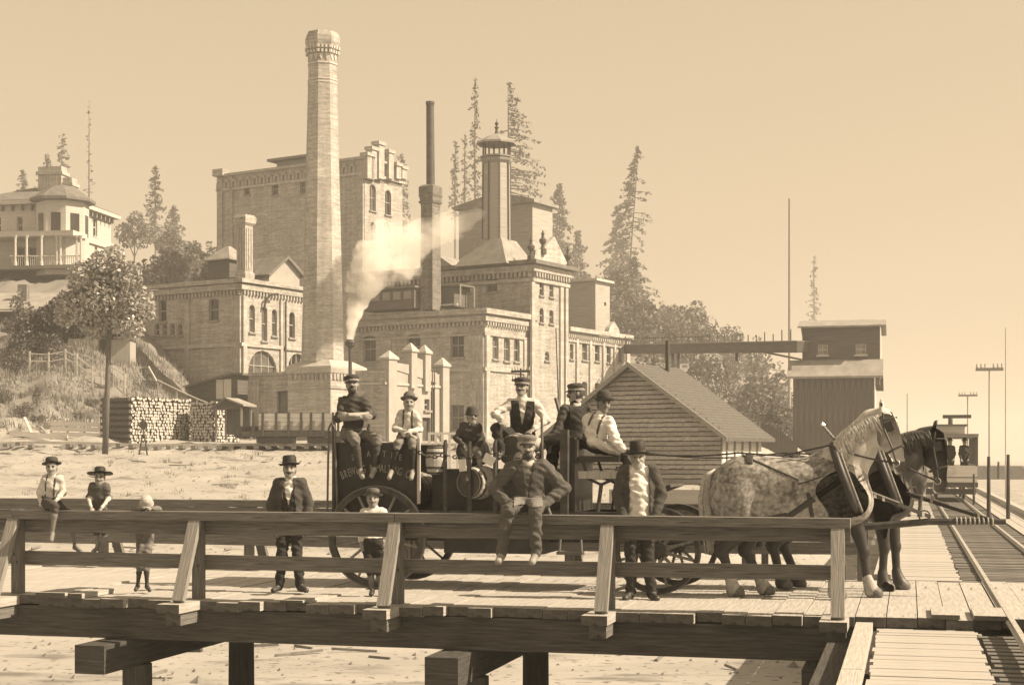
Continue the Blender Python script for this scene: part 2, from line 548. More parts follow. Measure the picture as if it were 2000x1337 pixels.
# ------------------------------------------------------------------ walls with real openings
def wall(mb, O, ud, W, z0, z1, ops, depth=0.28):
    O = Vector((O.x, O.y, 0))
    n = ud.cross(Z)
    def P(u, z, k=0.0):
        return O + ud * u + Z * z - n * k
    us = sorted({0.0, W, *[a for o in ops for a in (o[0], o[1])]})
    zs = sorted({z0, z1, *[a for o in ops for a in (o[2], o[3])]})
    us = [u for u in us if -1e-6 <= u <= W + 1e-6]
    zs = [z for z in zs if z0 - 1e-6 <= z <= z1 + 1e-6]
    for j in range(len(zs) - 1):
        run = None
        for i in range(len(us) - 1):
            cu, cz = (us[i] + us[i + 1]) / 2, (zs[j] + zs[j + 1]) / 2
            hole = any(o[0] < cu < o[1] and o[2] < cz < o[3] for o in ops)
            if not hole and run is None: run = us[i]
            if run is not None and (hole or i == len(us) - 2):
                e = us[i] if hole else us[i + 1]
                mb.face([P(run, zs[j]), P(e, zs[j]), P(e, zs[j + 1]), P(run, zs[j + 1])])
                run = None
    for o in ops:
        u0, u1, a, b, rise = (list(o) + [0])[:5]
        sp = b - rise
        mb.face([P(u0, a), P(u0, sp), P(u0, sp, depth), P(u0, a, depth)])
        mb.face([P(u1, sp), P(u1, a), P(u1, a, depth), P(u1, sp, depth)])
        mb.face([P(u1, a), P(u0, a), P(u0, a, depth), P(u1, a, depth)])
        if rise <= 0:
            mb.face([P(u0, b), P(u1, b), P(u1, b, depth), P(u0, b, depth)])
        else:
            c = (u0 + u1) / 2; h = (u1 - u0) / 2
            N = 8
            arc = [(c - h * math.cos(math.pi * t / N), sp + rise * math.sin(math.pi * t / N)) for t in range(N + 1)]
            for t in range(N):
                (xa, za), (xb, zb) = arc[t], arc[t + 1]
                mb.face([P(xa, za), P(xb, zb), P(xb, b), P(xa, b)] if max(za, zb) < b - 1e-6 else
                        ([P(xa, za), P(xb, zb), P(xa, b)] if zb > za else [P(xa, za), P(xb, zb), P(xb, b)]))
                mb.face([P(xa, za), P(xa, za, depth), P(xb, zb, depth), P(xb, zb)])

def window(parent, O, ud, op, nx=2, nz=2, frame='sash', glass='glass', depth=0.2, name='window', sill=True, bar=0.07):
    O = Vector((O.x, O.y, 0)); n = ud.cross(Z)
    u0, u1, a, b = op[:4]
    def P(u, z, k=0.0):
        return O + ud * u + Z * z - n * k
    mb = MB()
    e = bar
    mb.obb(P((u0 + e / 2 + u0 + e / 2) / 2, (a + b) / 2, depth), ud * e / 2, n * .04, Z * (b - a) / 2)
    mb.obb(P(u1 - e / 2, (a + b) / 2, depth), ud * e / 2, n * .04, Z * (b - a) / 2)
    mb.obb(P((u0 + u1) / 2, a + e / 2, depth - .003), ud * (u1 - u0 - .004) / 2, n * .04, Z * e / 2)
    mb.obb(P((u0 + u1) / 2, b - e / 2, depth - .003), ud * (u1 - u0 - .004) / 2, n * .04, Z * e / 2)
    for i in range(1, nx):
        mb.obb(P(u0 + (u1 - u0) * i / nx, (a + b) / 2, depth), ud * e * .3, n * .03, Z * ((b - a) / 2 - e))
    for i in range(1, nz):
        mb.obb(P((u0 + u1) / 2, a + (b - a) * i / nz, depth - .004), ud * ((u1 - u0) / 2 - e), n * .035, Z * e * (.6 if i * 2 == nz else .3))
    if sill:
        mb.obb(P((u0 + u1) / 2, a - .06, -.03), ud * ((u1 - u0) / 2 + .1), n * .12, Z * .055)
    f = mb.build(name, MT[frame], parent)
    pm = MB()
    pm.obb(P((u0 + u1) / 2, (a + b) / 2, depth + .045), ud * (u1 - u0) / 2, n * .01, Z * (b - a) / 2)
    pm.build('pane', MT['glass_mid' if glass == 'glass' and rnd.random() < .35 else glass], f)
    return f

def px_op(O, ud, box, rise=0.0):
    """pixel box of an opening -> (u0, u1, z0, z1, rise) on the wall"""
    x0, x1, y0, y1 = box
    u0, _ = wpx(O, ud, x0, y0); u1, _ = wpx(O, ud, x1, y0)
    _, zt = wpx(O, ud, (x0 + x1) / 2, y0); _, zb = wpx(O, ud, (x0 + x1) / 2, y1)
    return (u0, u1, zb, zt, rise if rise < 1 else (u1 - u0) / 2)

def block(root, C, la, lb, z0, z1, lit=(), dark=(), m='brick', roof='roof_dark', parapet=0.0, dirs=None, wall_name='wall', md=None):
    """four walls round a corner C (nearest one): la metres along BA, lb metres along BB"""
    a, b = dirs or (BA, BB)
    C = Vector((C.x, C.y, 0))
    OD = C + b * lb
    mb = MB(); wall(mb, C, a, la, z0, z1, list(lit)); mb.build(wall_name, MT[m], root)
    mb = MB(); wall(mb, OD, -b, lb, z0, z1, list(dark)); mb.build(wall_name, MT[md or m], root)
    mb = MB()
    wall(mb, C + a * la, b, lb, z0, z1, [])
    wall(mb, C + a * la + b * lb, -a, la, z0, z1, [])
    mb.build('rear_wall', MT[m], root)
    zr = z1 - parapet
    mb = MB()
    mb.face([C + Z * zr, C + a * la + Z * zr, C + a * la + b * lb + Z * zr, C + b * lb + Z * zr])
    if parapet:
        t = .3
        Ci = C + (a + b) * t
        A2, B2 = la - 2 * t, lb - 2 * t
        pts = [Ci, Ci + a * A2, Ci + a * A2 + b * B2, Ci + b * B2]
        out = [C, C + a * la, C + a * la + b * lb, C + b * lb]
        for i in range(4):
            j = (i + 1) % 4
            mb.face([pts[j] + Z * zr, pts[i] + Z * zr, pts[i] + Z * z1, pts[j] + Z * z1])
            mb.face([pts[i] + Z * z1, pts[j] + Z * z1, out[j] + Z * z1, out[i] + Z * z1][::-1])
    mb.build('roof', MT[roof], root)
    return OD

def band(root, name, C, la, lb, z, h, proud, m='brick_pale', dirs=None, sides='ad'):
    """projecting course running round the two visible faces"""
    a, b = dirs or (BA, BB)
    C = Vector((C.x, C.y, 0))
    na, nd = a.cross(Z), (-b).cross(Z)
    mb = MB()
    if 'a' in sides:
        mb.obb(C + a * (la / 2) + na * (proud / 2 - .05) + Z * z, a * (la / 2 + (proud if 'd' in sides else 0)), na * (proud / 2 + .05), Z * h / 2)
    if 'd' in sides:
        mb.obb(C + b * (lb / 2) + nd * (proud / 2 - .05) + Z * (z + (.003 if 'a' in sides else 0)), b * (lb / 2), nd * (proud / 2 + .05), Z * h / 2)
    return mb.build(name, MT[m], root)

def dentils(root, name, C, la, lb, z, w, h, step, proud, m='brick', dirs=None, sides='ad'):
    a, b = dirs or (BA, BB)
    C = Vector((C.x, C.y, 0))
    na, nd = a.cross(Z), (-b).cross(Z)
    mb = MB()
    if 'a' in sides:
        k = max(1, int(la / step))
        for i in range(k):
            mb.obb(C + a * (la * (i + .5) / k) + na * (proud / 2 - .02) + Z * z, a * w / 2, na * (proud / 2 + .02), Z * h / 2)
    if 'd' in sides:
        k = max(1, int(lb / step))
        for i in range(k):
            mb.obb(C + b * (lb * (i + .5) / k) + nd * (proud / 2 - .02) + Z * z, b * w / 2, nd * (proud / 2 + .02), Z * h / 2)
    return tag(mb.build(name, MT[m], root), kind='stuff')

def pilaster(root, O, ud, px0, px1, z0, z1, proud=.18, m='brick_pale'):
    u0 = solve(O, ud, px0); u1 = solve(O, ud, px1)
    n = ud.cross(Z)
    mb = MB()
    mb.obb(Vector((O.x, O.y, 0)) + ud * ((u0 + u1) / 2) + n * (proud / 2 - .02) + Z * (z0 + z1) / 2, ud * abs(u1 - u0) / 2, n * (proud / 2 + .02), Z * (z1 - z0) / 2)
    return mb.build('pilaster', MT[m], root)

def on(O, px, d, py):
    return EYE - (py - HOR) / FPX * d
def zat(py, d):
    return EYE - (py - HOR) / FPX * d
def cxy(px, d):
    return Vector(((px - 1000) / FPX * d, d, 0))

# ================================================================== main brewhouse block
C1 = cxy(947, 115)
la1 = solve(C1, BA, 1036); lb1 = solve(C1, BB, 684)
zt1 = zat(602, 115)
B1 = thing('brewhouse', 'two storey brick brewhouse block with flat cornice in front of the tall tower', 'brewery building', C1 + Z * 2.0)
OD1 = C1 + BB * lb1
litw = [(962, 974, 652, 701), (984, 996, 657, 705), (1004, 1015, 660, 706)]
darkw = [(709, 734, 656, 706), (795, 821, 653, 701), (880, 906, 650, 698)]
lo1 = [px_op(C1, BA, w, 1) for w in litw]
do1 = [px_op(OD1, -BB, w, .18) for w in darkw]
do1b = [px_op(OD1, -BB, w, .0) for w in [(880, 906, 790, 840)]]
block(B1, C1, la1, lb1, 1.5, zt1 - .6, lo1, do1 + do1b, parapet=.5)
for o in lo1: window(B1, C1, BA, o, 2, 2)
for o in do1 + do1b: window(B1, OD1, -BB, o, 2, 2)
band(B1, 'cornice', C1, la1, lb1, zt1 - .2, .4, .45, 'brick')
band(B1, 'cornice_course', C1, la1, lb1, zt1 - .75, .35, .25, 'brick')
dentils(B1, 'corbel_row', C1, la1, lb1, zt1 - 1.1, .18, .3, .36, .2, 'brick')
band(B1, 'string_course', C1, la1, lb1, zt1 - 1.9, .18, .12, 'brick')
band(B1, 'string_course', C1, la1, lb1, zat(720, 115), .25, .14, 'brick_pale')
pilaster(B1, C1, BA, 948, 955, 2, zt1 - 2.0, .12); pilaster(B1, C1, BA, 1022, 1034, 2, zt1 - 2.0, .12)
pilaster(B1, OD1, -BB, 918, 945, 2, zt1 - 2.0, .12, 'brick'); pilaster(B1, OD1, -BB, 745, 765, 2, zt1 - 2.0, .12, 'brick')

# ================================================================== brew tower (taller, behind)
CT = C1 + BA * solve(C1, BA, 1033) + BA.cross(Z) * .35
dT = CT.y
laT = solve(CT, BA, 1108); lbT = solve(CT, BB, 700)
ztT = zat(506, dT)
BT = thing('brew_tower', 'tall brick tower block with paired narrow windows and bracketed cornice', 'brewery building', CT + Z * 2.0)
ODT = CT + BB * lbT
tl = [(1054, 1062, 548, 577), (1073, 1081, 553, 580), (1054, 1062, 601, 630), (1073, 1081, 605, 632), (1064, 1073, 686, 704)]
td = [(898, 918, 543, 572), (949, 971, 542, 570)]
lo = [px_op(CT, BA, w, 1) for w in tl]
do = [px_op(ODT, -BB, w, r) for w, r in zip(td, (1, .1))]
block(BT, CT, laT, lbT, 1.5, ztT - .7, lo, do, m='brick', parapet=.4)
for o in lo: window(BT, CT, BA, o, 1, 2)
for o in do: window(BT, ODT, -BB, o, 2, 2)
band(BT, 'cornice', CT, laT, lbT, ztT - .25, .3, .75, 'roof_dark')
band(BT, 'cornice_course', CT, laT, lbT, ztT - .7, .5, .35, 'brick_pale')
dentils(BT, 'corbel_row', CT, laT, lbT, ztT - 1.15, .2, .4, .4, .3, 'brick')
band(BT, 'string_course', CT, laT, lbT, ztT - 1.6, .25, .18, 'brick_pale')
for p in ((1036, 1042), (1092, 1098), (1102, 1107)):
    pilaster(BT, CT, BA, p[0], p[1], 2, ztT - 1.8, .16)
# parapet gable on the sunlit side with ball finials
nT = BA.cross(Z)
def gp(px, py, off=.2):
    u, z = wpx(CT, BA, px, py)
    return CT + BA * u + Z * (z) + nT * off
mb = MB()
mb.prism([gp(1040, 508), gp(1106, 520), gp(1102, 510), gp(1079, 462), gp(1056, 486), gp(1042, 488)], -nT * .4)
mb.build('parapet_gable', MT['brick_pale'], BT)
for (px, py) in ((1033, 505), (1056, 492), (1105, 522)):
    p = gp(px, py)
    mb = MB()
    mb.lathe([(.3, -.2), (.3, .2), (.16, .3), (.12, .55), (.27, .75), (.3, .95), (.14, 1.1), (.1, 1.3), (.15, 1.4), (.0, 1.75)], 8, Matrix.Translation(p))
    mb.build('finial', MT['dark_trim'], BT)
# pyramidal roof under the vent shaft
CV = at(970, 470, dT + 3.2)
mb = MB()
top = [CV + (BA * sx + BB * sy) * 1.15 for sx, sy in ((-1, -1), (1, -1), (1, 1), (-1, 1))]
zb = ztT - .3
bot = [Vector((CV.x, CV.y, zb)) + (BA * sx + BB * sy) * 2.45 for sx, sy in ((-1, -1), (1, -1), (1, 1), (-1, 1))]
for i in range(4):
    j = (i + 1) % 4
    mb.face([bot[i], bot[j], top[j], top[i]])
mb.face(top)
mb.build('hipped_roof', MT['roof'], BT)
mb = MB()
q = Vector((CT.x, CT.y, 0)) + BB * 7.6
mb.prism([q + Z * zb, q + BB * 3.4 + Z * zb, q + BB * 1.7 + Z * (zb + 1.3)], BA * 5)
mb.build('ridge_roof', MT['roof'], BT)

# ---- octagonal vent shaft with open lantern
VS = thing('vent_shaft', 'octagonal timber vent shaft with open lantern and conical cap rising from the tower roof', 'vent shaft', CV)
M0 = Matrix.Translation(Vector((CV.x, CV.y, 0)))
dv = CV.y
r0 = 27 / FPX * dv
ph = math.radians(12)
zz = lambda py: zat(py, dv)
mb = MB(); mb.lathe([(r0 * 1.03, zz(476)), (r0 * .98, zz(312))], 8, M0, phase=ph); mb.build('shaft', MT['board_buff'], VS)
mb = MB()
for k in range(8):
    t = ph + 2 * math.pi * k / 8
    d = Vector((math.cos(t), math.sin(t), 0))
    mb.beam(Vector((CV.x, CV.y, zz(476))) + d * r0 * 1.04, Vector((CV.x, CV.y, zz(314))) + d * r0, .12, .12)
mb.build('corner_batten', MT['board_dark'], VS)
mb = MB(); mb.lathe([(r0 * .96, zz(322)), (r0 * 1.15, zz(316)), (r0 * 1.2, zz(311)), (r0 * 1.0, zz(310)), (r0 * 1.2, zz(309)), (r0 * 1.22, zz(306)), (r0 * 1.0, zz(305.5))], 8, M0, phase=ph); mb.build('gallery', MT['board_mid'], VS)
for k in range(8):
    t = ph + 2 * math.pi * k / 8
    d = Vector((math.cos(t), math.sin(t), 0))
    mb = MB(); mb.beam(Vector((CV.x, CV.y, zz(308))) + d * r0 * .98, Vector((CV.x, CV.y, zz(279))) + d * r0 * .98, .14, .14); mb.build('lantern_post', MT['board_dark'], VS)
mb = MB(); mb.lathe([(0, zz(270)), (r0 * .9, zz(277)), (r0 * 1.48, zz(283)), (r0 * 1.46, zz(279)), (r0 * .75, zz(268)), (r0 * .2, zz(262)), (0, zz(261))], 8, M0, phase=ph); mb.build('conical_cap', MT['board_mid'], VS)
mb = MB(); mb.lathe([(.16, zz(263)), (.1, zz(252)), (.2, zz(250)), (.06, zz(246)), (.17, zz(241)), (.03, zz(238)), (.02, zz(233)), (0, zz(232))], 8, M0); mb.build('finial', MT['iron'], VS)

# ================================================================== timber headhouse behind the tower
CH = cxy(1040, dT + 7)
BH = thing('timber_headhouse', 'plain windowless headhouse box standing behind the octagonal vent shaft', 'headhouse', CH + Z * 14)
laH = solve(CH, BA, 1079); lbH = solve(CH, BB, 896)
z1h = zat(396, CH.y)
block(BH, CH, laH, lbH, 10, z1h, (), (), m='board_buff', roof='roof')
cq = CH - BA * .4 - BB * .4
mb = MB()
pr = [cq + Z * z1h, cq + BB * (lbH + .8) + Z * z1h, cq + BB * (lbH + .8) + Z * (z1h + .25), cq + BB * (lbH / 2) + Z * (z1h + 1.15), cq + Z * (z1h + .25)]
mb.prism(pr, BA * (laH + .8)); mb.build('low_pitch_roof', MT['roof'], BH)

# ================================================================== long wing
CW = C1 + BA * solve(C1, BA, 1107)
laW = solve(CW, BA, 1231); lbW = 9.0
ztW = zat(638, CW.y)
BW = thing('long_wing', 'long low brick wing with pilasters and tall windows right of the brewery tower', 'brewery building', CW + Z * 2)
lw = [(1113, 1120, 671, 701), (1137, 1147, 669, 703), (1162, 1171, 672, 705), (1185, 1193, 674, 708), (1208, 1215, 678, 708),
      (1137, 1147, 745, 775), (1162, 1171, 747, 775)]
lo = [px_op(CW, BA, w, .12) for w in lw]
block(BW, CW, laW, lbW, 1.5, ztW - .4, lo, (), m='brick', parapet=.4)
for o in lo: window(BW, CW, BA, o, 1, 2)
for p in ((1124, 1128), (1150, 1154), (1176, 1179), (1198, 1201), (1222, 1226)):
    pilaster(BW, CW, BA, p[0], p[1], 2, ztW - .9, .14)
band(BW, 'cornice', CW, laW, 1, ztW - .15, .35, .35, 'brick_pale', sides='a')
dentils(BW, 'corbel_row', CW, laW, 1, ztW - .7, .16, .3, .34, .18, 'brick_pale', sides='a')
band(BW, 'string_course', CW, laW, 1, ztW - 1.1, .15, .12, 'brick', sides='a')
mb = MB()
q = CW + BA * solve(CW, BA, 1186) + BA.cross(Z) * .1
mb.prism([q + Z * ztW, q + BA * 2.2 + Z * ztW, q + BA * 1.9 + Z * (ztW + .5), q + BA * 1.1 + Z * (ztW + 1.05), q + BA * .3 + Z * (ztW + .5)], -BA.cross(Z) * .4)
mb.build('parapet_crest', MT['brick_pale'], BW)
# penthouse on the wing roof
CP = cxy(1163, CW.y + 7)
BP = thing('roof_penthouse', 'windowless boarded penthouse box on the roof of the long brick wing', 'penthouse', CP + Z * ztW)
laP = solve(CP, BA, 1191); lbP = solve(CP, BB, 1106)
zp = zat(548, CP.y)
block(BP, CP, laP, lbP, ztW - 1, zp, [px_op(CP, BA, (1180, 1184, 590, 597))], (), m='board_buff', roof='roof')
band(BP, 'eaves_board', CP, laP, lbP, zp + .1, .2, .3, 'board_pale')

# ================================================================== iron smoke stack on a brick base
DS = 117.5
S = thing('boiler_stack', 'dark iron stack pipe on a square tapering brick base, half veiled in steam', 'smokestack', at(841, 602, DS))
c = cxy(841, DS); zs_ = lambda py: zat(py, DS)
w0 = 20.5 / FPX * DS; w1 = 18.5 / FPX * DS
def sq(cc, z, w):
    # square section turned with the brewery
    return [Vector((cc.x, cc.y, z)) + (BA * sx + BB * sy) * w for sx, sy in ((-1, -1), (1, -1), (1, 1), (-1, 1))]
def frustum(mb, secs):
    for A, B in zip(secs[:-1], secs[1:]):
        for i in range(4):
            j = (i + 1) % 4
            mb.face([A[i], A[j], B[j], B[i]])
    mb.face(secs[-1])
kq = 1 / (abs(BA.x) + abs(BB.x))
mb = MB(); frustum(mb, [sq(c, zs_(606), w0 * kq), sq(c, zs_(404), w1 * kq)]); mb.build('brick_base', MT['brick_dark'], S)
mb = MB(); frustum(mb, [sq(c, zs_(406), w1 * kq * 1.0), sq(c, zs_(392), w1 * kq * 1.12), sq(c, zs_(378), w1 * kq * 1.24), sq(c, zs_(366), w1 * kq * 1.24), sq(c, zs_(362), w1 * kq * .9)]); mb.build('corbelled_cap', MT['brick_dark'], S)
for k in range(2):
    mb = MB(); band_z = (398, 386)[k]
    frustum(mb, [sq(c, zs_(band_z), w1 * kq * 1.2), sq(c, zs_(band_z - 4), w1 * kq * 1.28), sq(c, zs_(band_z - 5), w1 * kq * 1.0)]); mb.build('corbel_course', MT['brick_dark'], S)
mb = MB(); mb.tube([Vector((c.x, c.y, zs_(366))), Vector((c.x - .02, c.y, zs_(280))), Vector((c.x - .04, c.y, zs_(200)))], [8.4 / FPX * DS, 8 / FPX * DS, 7.6 / FPX * DS], 16); mb.build('iron_pipe', MT['rust'], S, smooth=False)
mb = MB(); mb.lathe([(7.6 / FPX * DS, zs_(205)), (8.6 / FPX * DS, zs_(204)), (8.6 / FPX * DS, zs_(199)), (7.0 / FPX * DS, zs_(199)), (7.0 / FPX * DS, zs_(206))], 16, Matrix.Translation((c.x - .04, c.y, 0))); mb.build('rim_band', MT['rust'], S)
# roof tank and clutter beside the stack
RT = thing('roof_tank', 'dark timber tank with open frame on the brewhouse roof beside the stack', 'roof tank', at(885, 600, 119))
q = at(885, 600, 119)
mb = MB(); mb.obb(q + Z * .75 + BB * .2, BA * .9, BB * .9, Z * .75); mb.build('tank_box', MT['board_dark'], RT)
mb = MB(); mb.obb(q + Z * 1.58 + BB * .2, BA * 1.05, BB * 1.5, Z * .06); mb.build('tank_cover', MT['roof_dark'], RT)
for sx, sy in ((-1, -1.35), (.95, -1.35)):
    mb = MB(); p = q + BA * sx + BB * sy; mb.beam(p, p + Z * 1.5, .1, .1); mb.build('frame_post', MT['board_pale'], RT)
mb = MB(); mb.obb(q + BB * .2 + BA * -1.5 + Z * .05, BA * .1, BB * 1.6, Z * .05); mb.build('base_plank', MT['board_pale'], RT)

# dark low monitor on the brewhouse roof left of the stack
q = at(770, 606, 119)
RM = thing('roof_monitor', 'low dark louvred monitor along the brewhouse roof behind the steam', 'roof monitor', q)
mb = MB(); mb.obb(q + Z * .75, BA * 1.0, BB * 2.6, Z * .75); mb.build('monitor_wall', MT['board_dark'], RM)
mb = MB(); mb.obb(q + Z * 1.6, BA * 1.2, BB * 2.8, Z * .08); mb.build('monitor_roof', MT['roof_dark'], RM)
for i in range(5):
    mb = MB(); mb.obb(q + BB * (-2 + i) + Z * 1.0 - BA * 1.02, BA * .03, BB * .35, Z * .3); mb.build('louvre', MT['board_mid'], RM)

# ================================================================== great octagonal chimney
DC = 104.0
CC = cxy(630, DC)
zc = lambda py: zat(py, DC)
CHM = thing('octagonal_chimney', 'very tall tapering octagonal brick chimney with corbelled crown and square plinth', 'chimney', CC + Z * 3)
Mc = Matrix.Translation(CC)
pc = math.atan2(BA.y, BA.x) + math.radians(22.5)
oc = lambda hw: hw / FPX * DC / math.cos(math.radians(10))
mb = MB(); mb.lathe([(oc(42.5), zc(712)), (oc(29), zc(160))], 8, Mc, phase=pc); mb.build('shaft', MT['brick_chimney'], CHM)
mb = MB(); mb.lathe([(oc(28.5), zc(160)), (oc(28), zc(104))], 8, Mc, phase=pc); mb.build('upper_shaft', MT['brick_chimney'], CHM)
for y0, y1, k in ((166, 163, 1.05), (160, 157, 1.05), (129, 126, 1.04)):
    mb = MB(); mb.lathe([(oc(28.6), zc(y0)), (oc(28.6) * k, zc(y0)), (oc(28.6) * k, zc(y1)), (oc(28.6), zc(y1))], 8, Mc, phase=pc); mb.build('ring_course', MT['trim'], CHM)
mb = MB(); mb.lathe([(oc(28), zc(107)), (oc(30), zc(103)), (oc(30), zc(98)), (oc(32), zc(96)), (oc(34.5), zc(84)), (oc(34.5), zc(76)), (oc(30), zc(66)), (oc(24), zc(66)), (oc(24), zc(80))], 8, Mc, phase=pc); mb.build('crown', MT['brick'], CHM)
ap = math.cos(math.pi / 8)
mb = MB()
for k in range(8):
    t = pc + 2 * math.pi * (k + .5) / 8
    d = Vector((math.cos(t), math.sin(t), 0)); s_ = Vector((-d.y, d.x, 0))
    for i in range(4):
        for (yy, rr) in ((106, 30.6), (97.5, 32.2)):
            p = CC + d * oc(rr) * ap + s_ * (i - 1.5) * .26 + Z * zc(yy)
            mb.obb(p, d * .1, s_ * .07, Z * .1)
tag(mb.build('crown_dentils', MT['trim'], CHM), kind='stuff')
for k in range(8):
    t = pc + 2 * math.pi * (k + .5) / 8
    d = Vector((math.cos(t), math.sin(t), 0)); s_ = Vector((-d.y, d.x, 0))
    mb = MB()
    h = oc(28.3) * math.tan(math.pi / 8) * ap
    p = CC + d * (oc(28.3) * ap - .02)
    for sx in (-.5, .5):
        mb.prism([p + s_ * h * (sx - .42) + Z * zc(111), p + s_ * h * (sx + .42) + Z * zc(111), p + s_ * h * sx + Z * zc(123)], d * .07)
    mb.build('diamond_pattern', MT['trim'], CHM)
# plinth
pw = 78 / FPX * DC * kq
pcn = cxy(637, DC)
mb = MB(); frustum(mb, [sq(pcn, 1.5, pw * .93), sq(pcn, zc(730), pw * .93)]); mb.build('plinth', MT['brick_pale'], CHM)
mb = MB(); frustum(mb, [sq(pcn, zc(731), pw * .96), sq(pcn, zc(722), pw * 1.0), sq(pcn, zc(718), pw * 1.0), sq(pcn, zc(705), oc(43) * .8)]); mb.build('plinth_weathering', MT['stone'], CHM)
mb = MB(); frustum(mb, [sq(pcn, zc(762), pw * .94), sq(pcn, zc(761), pw * .97), sq(pcn, zc(756), pw * .97), sq(pcn, zc(755), pw * .94)]); mb.build('plinth_course', MT['brick'], CHM)
mb = MB()
for i in range(9):
    p = pcn + BB * pw * .94 * (-.8 + .2 * i) - BA * pw * .95 + Z * zc(738)
    mb.obb(p, BA * .06, BB * .12, Z * .2)
    p = pcn + BA * pw * .94 * (-.8 + .2 * i) - BB * pw * .95 + Z * zc(738)
    mb.obb(p, BB * .06, BA * .12, Z * .2)
tag(mb.build('plinth_corbels', MT['brick'], CHM), kind='stuff')

# ---- low boiler house left of the plinth
CL = pcn - BA * pw * .80 + BB * pw * .95
BL = thing('boiler_house', 'low brick boiler house with one dark doorway joined to the chimney plinth', 'boiler house', CL + Z * 2)
lbL = solve(CL, BB, 486)
zl = zat(730, CL.y)
ODL = CL + BB * lbL
dl = [px_op(ODL, -BB, (541, 567, 763, 806))]
block(BL, CL, 4.0, lbL, 1.5, zl, (), dl, m='brick', parapet=.3)
window(BL, ODL, -BB, dl[0], 1, 1, frame='dark_trim', name='door', sill=False)
band(BL, 'coping', CL, 4, lbL, zl + .06, .2, .12, 'brick', sides='d')
pilaster(BL, ODL, -BB, 486, 508, 1.5, zl - .3, .12, 'brick')

# ================================================================== crenellated lodge in front
CG = cxy(752, 92)
BG = thing('battlemented_lodge', 'small pale battlemented lodge with four pyramid capped pinnacles', 'brewery building', CG + Z * 2)
laG = solve(CG, BA, 874); lbG = solve(CG, BB, 694)
zg = zat(712, 92)
ODG = CG + BB * lbG
wl = [px_op(CG, BA, (829, 839, 779, 801)), px_op(CG, BA, (825, 841, 815, 862))]
block(BG, CG, laG, lbG, 1.5, zg - .3, wl, (), m='plaster', md='brick', parapet=.3)
window(BG, CG, BA, wl[0], 1, 2); window(BG, CG, BA, wl[1], 1, 1, frame='dark_trim', name='door', sill=False)
nG = BA.cross(Z)
def pg(px, py, off=0.0):
    u, z = wpx(CG, BA, px, py)
    return CG + BA * u + Z * z + nG * off
mb = MB()
mb.prism([pg(772, 722, .06), pg(852, 748, .06), pg(852, 728, .06), pg(836, 724, .06), pg(834, 706, .06), pg(802, 694, .06), pg(800, 712, .06), pg(772, 708, .06)], -nG * .4)
mb.build('stepped_parapet', MT['plaster'], BG)
for (px, pt, w, pb) in ((762, 684, .42, 862), (804, 669, .3, 758), (831, 673, .3, 764), (866, 698, .36, 862)):
    u, zc_ = wpx(CG, BA, px, pt + 18)
    _, zb_ = wpx(CG, BA, px, pb)
    p = CG + BA * u + nG * (.12)
    mb = MB(); mb.obb(p + Z * (zc_ + zb_) / 2 - nG * .2, BA * w, nG * .3, Z * (zc_ - zb_) / 2); f = mb.build('pinnacle', MT['plaster'], BG)
    mb = MB()
    _, za = wpx(CG, BA, px, pt)
    k = w * 1.25
    frustum(mb, [[p + BA * sx * k + nG * (sy * .38 - .2) + Z * zc_ for sx, sy in ((-1, 1), (1, 1), (1, -1), (-1, -1))],
                 [p + BA * sx * k + nG * (sy * .38 - .2) + Z * (zc_ + .12) for sx, sy in ((-1, 1), (1, 1), (1, -1), (-1, -1))],
                 [p + BA * sx * .03 + nG * (sy * .03 - .2) + Z * za for sx, sy in ((-1, 1), (1, 1), (1, -1), (-1, -1))]])
    mb.build('pyramid_cap', MT['stone'], f)
band(BG, 'string_course', CG, laG, lbG, zat(748, 92), .14, .08, 'stone')
for px in (842, 846): pilaster(BG, CG, BA, px, px + 1.2, 2, zat(716, 92), .1, 'dark_trim')

# ================================================================== office block on the left
CO = cxy(472, 112)
BO = thing('brick_office', 'two storey brick office with arched cellar windows and gabled parapet behind the woodpile', 'brewery building', CO + Z * 3)
laO = solve(CO, BA, 625); lbO = solve(CO, BB, 256)
zo = zat(545, 112)
ODO = CO + BB * lbO
lw = [((487, 498, 595, 649), 1), ((511, 522, 598, 666), 1), ((531, 541, 604, 656), 1), ((565, 576, 609, 660), 1), ((485, 541, 684, 775), 1), ((563, 600, 690, 775), 1)]
dw = [((408, 427, 583, 626), .12), ((310, 325, 586, 628), .12)] + [((x, x + 9, 632, 655), 1) for x in (302, 317, 332, 347)]
lo = [px_op(CO, BA, w, r) for w, r in lw]
do = [px_op(ODO, -BB, w, r) for w, r in dw]
block(BO, CO, laO, lbO, 1.5, zo - .3, lo, do, m='brick', parapet=.5)
for i, o in enumerate(lo): window(BO, CO, BA, o, 1 if i < 4 else 4, 2 if i < 4 else 3, frame='trim' if i > 3 else 'sash', sill=i < 4)
for o in do: window(BO, ODO, -BB, o, 1, 2)
band(BO, 'cornice', CO, laO, lbO, zo - .1, .3, .4, 'brick')
band(BO, 'cornice_course', CO, laO, lbO, zo - .55, .4, .22, 'brick')
dentils(BO, 'corbel_row', CO, laO, lbO, zo - .95, .16, .3, .34, .18, 'brick')
band(BO, 'string_course', CO, laO, lbO, zat(672, 112), .25, .15, 'brick_pale')
for p in ((455, 471), (362, 372)): pilaster(BO, ODO, -BB, p[0], p[1], 2, zo - 1.2, .14, 'brick')
for p in ((473, 480), (546, 552)): pilaster(BO, CO, BA, p[0], p[1], 2, zo - 1.2, .14)
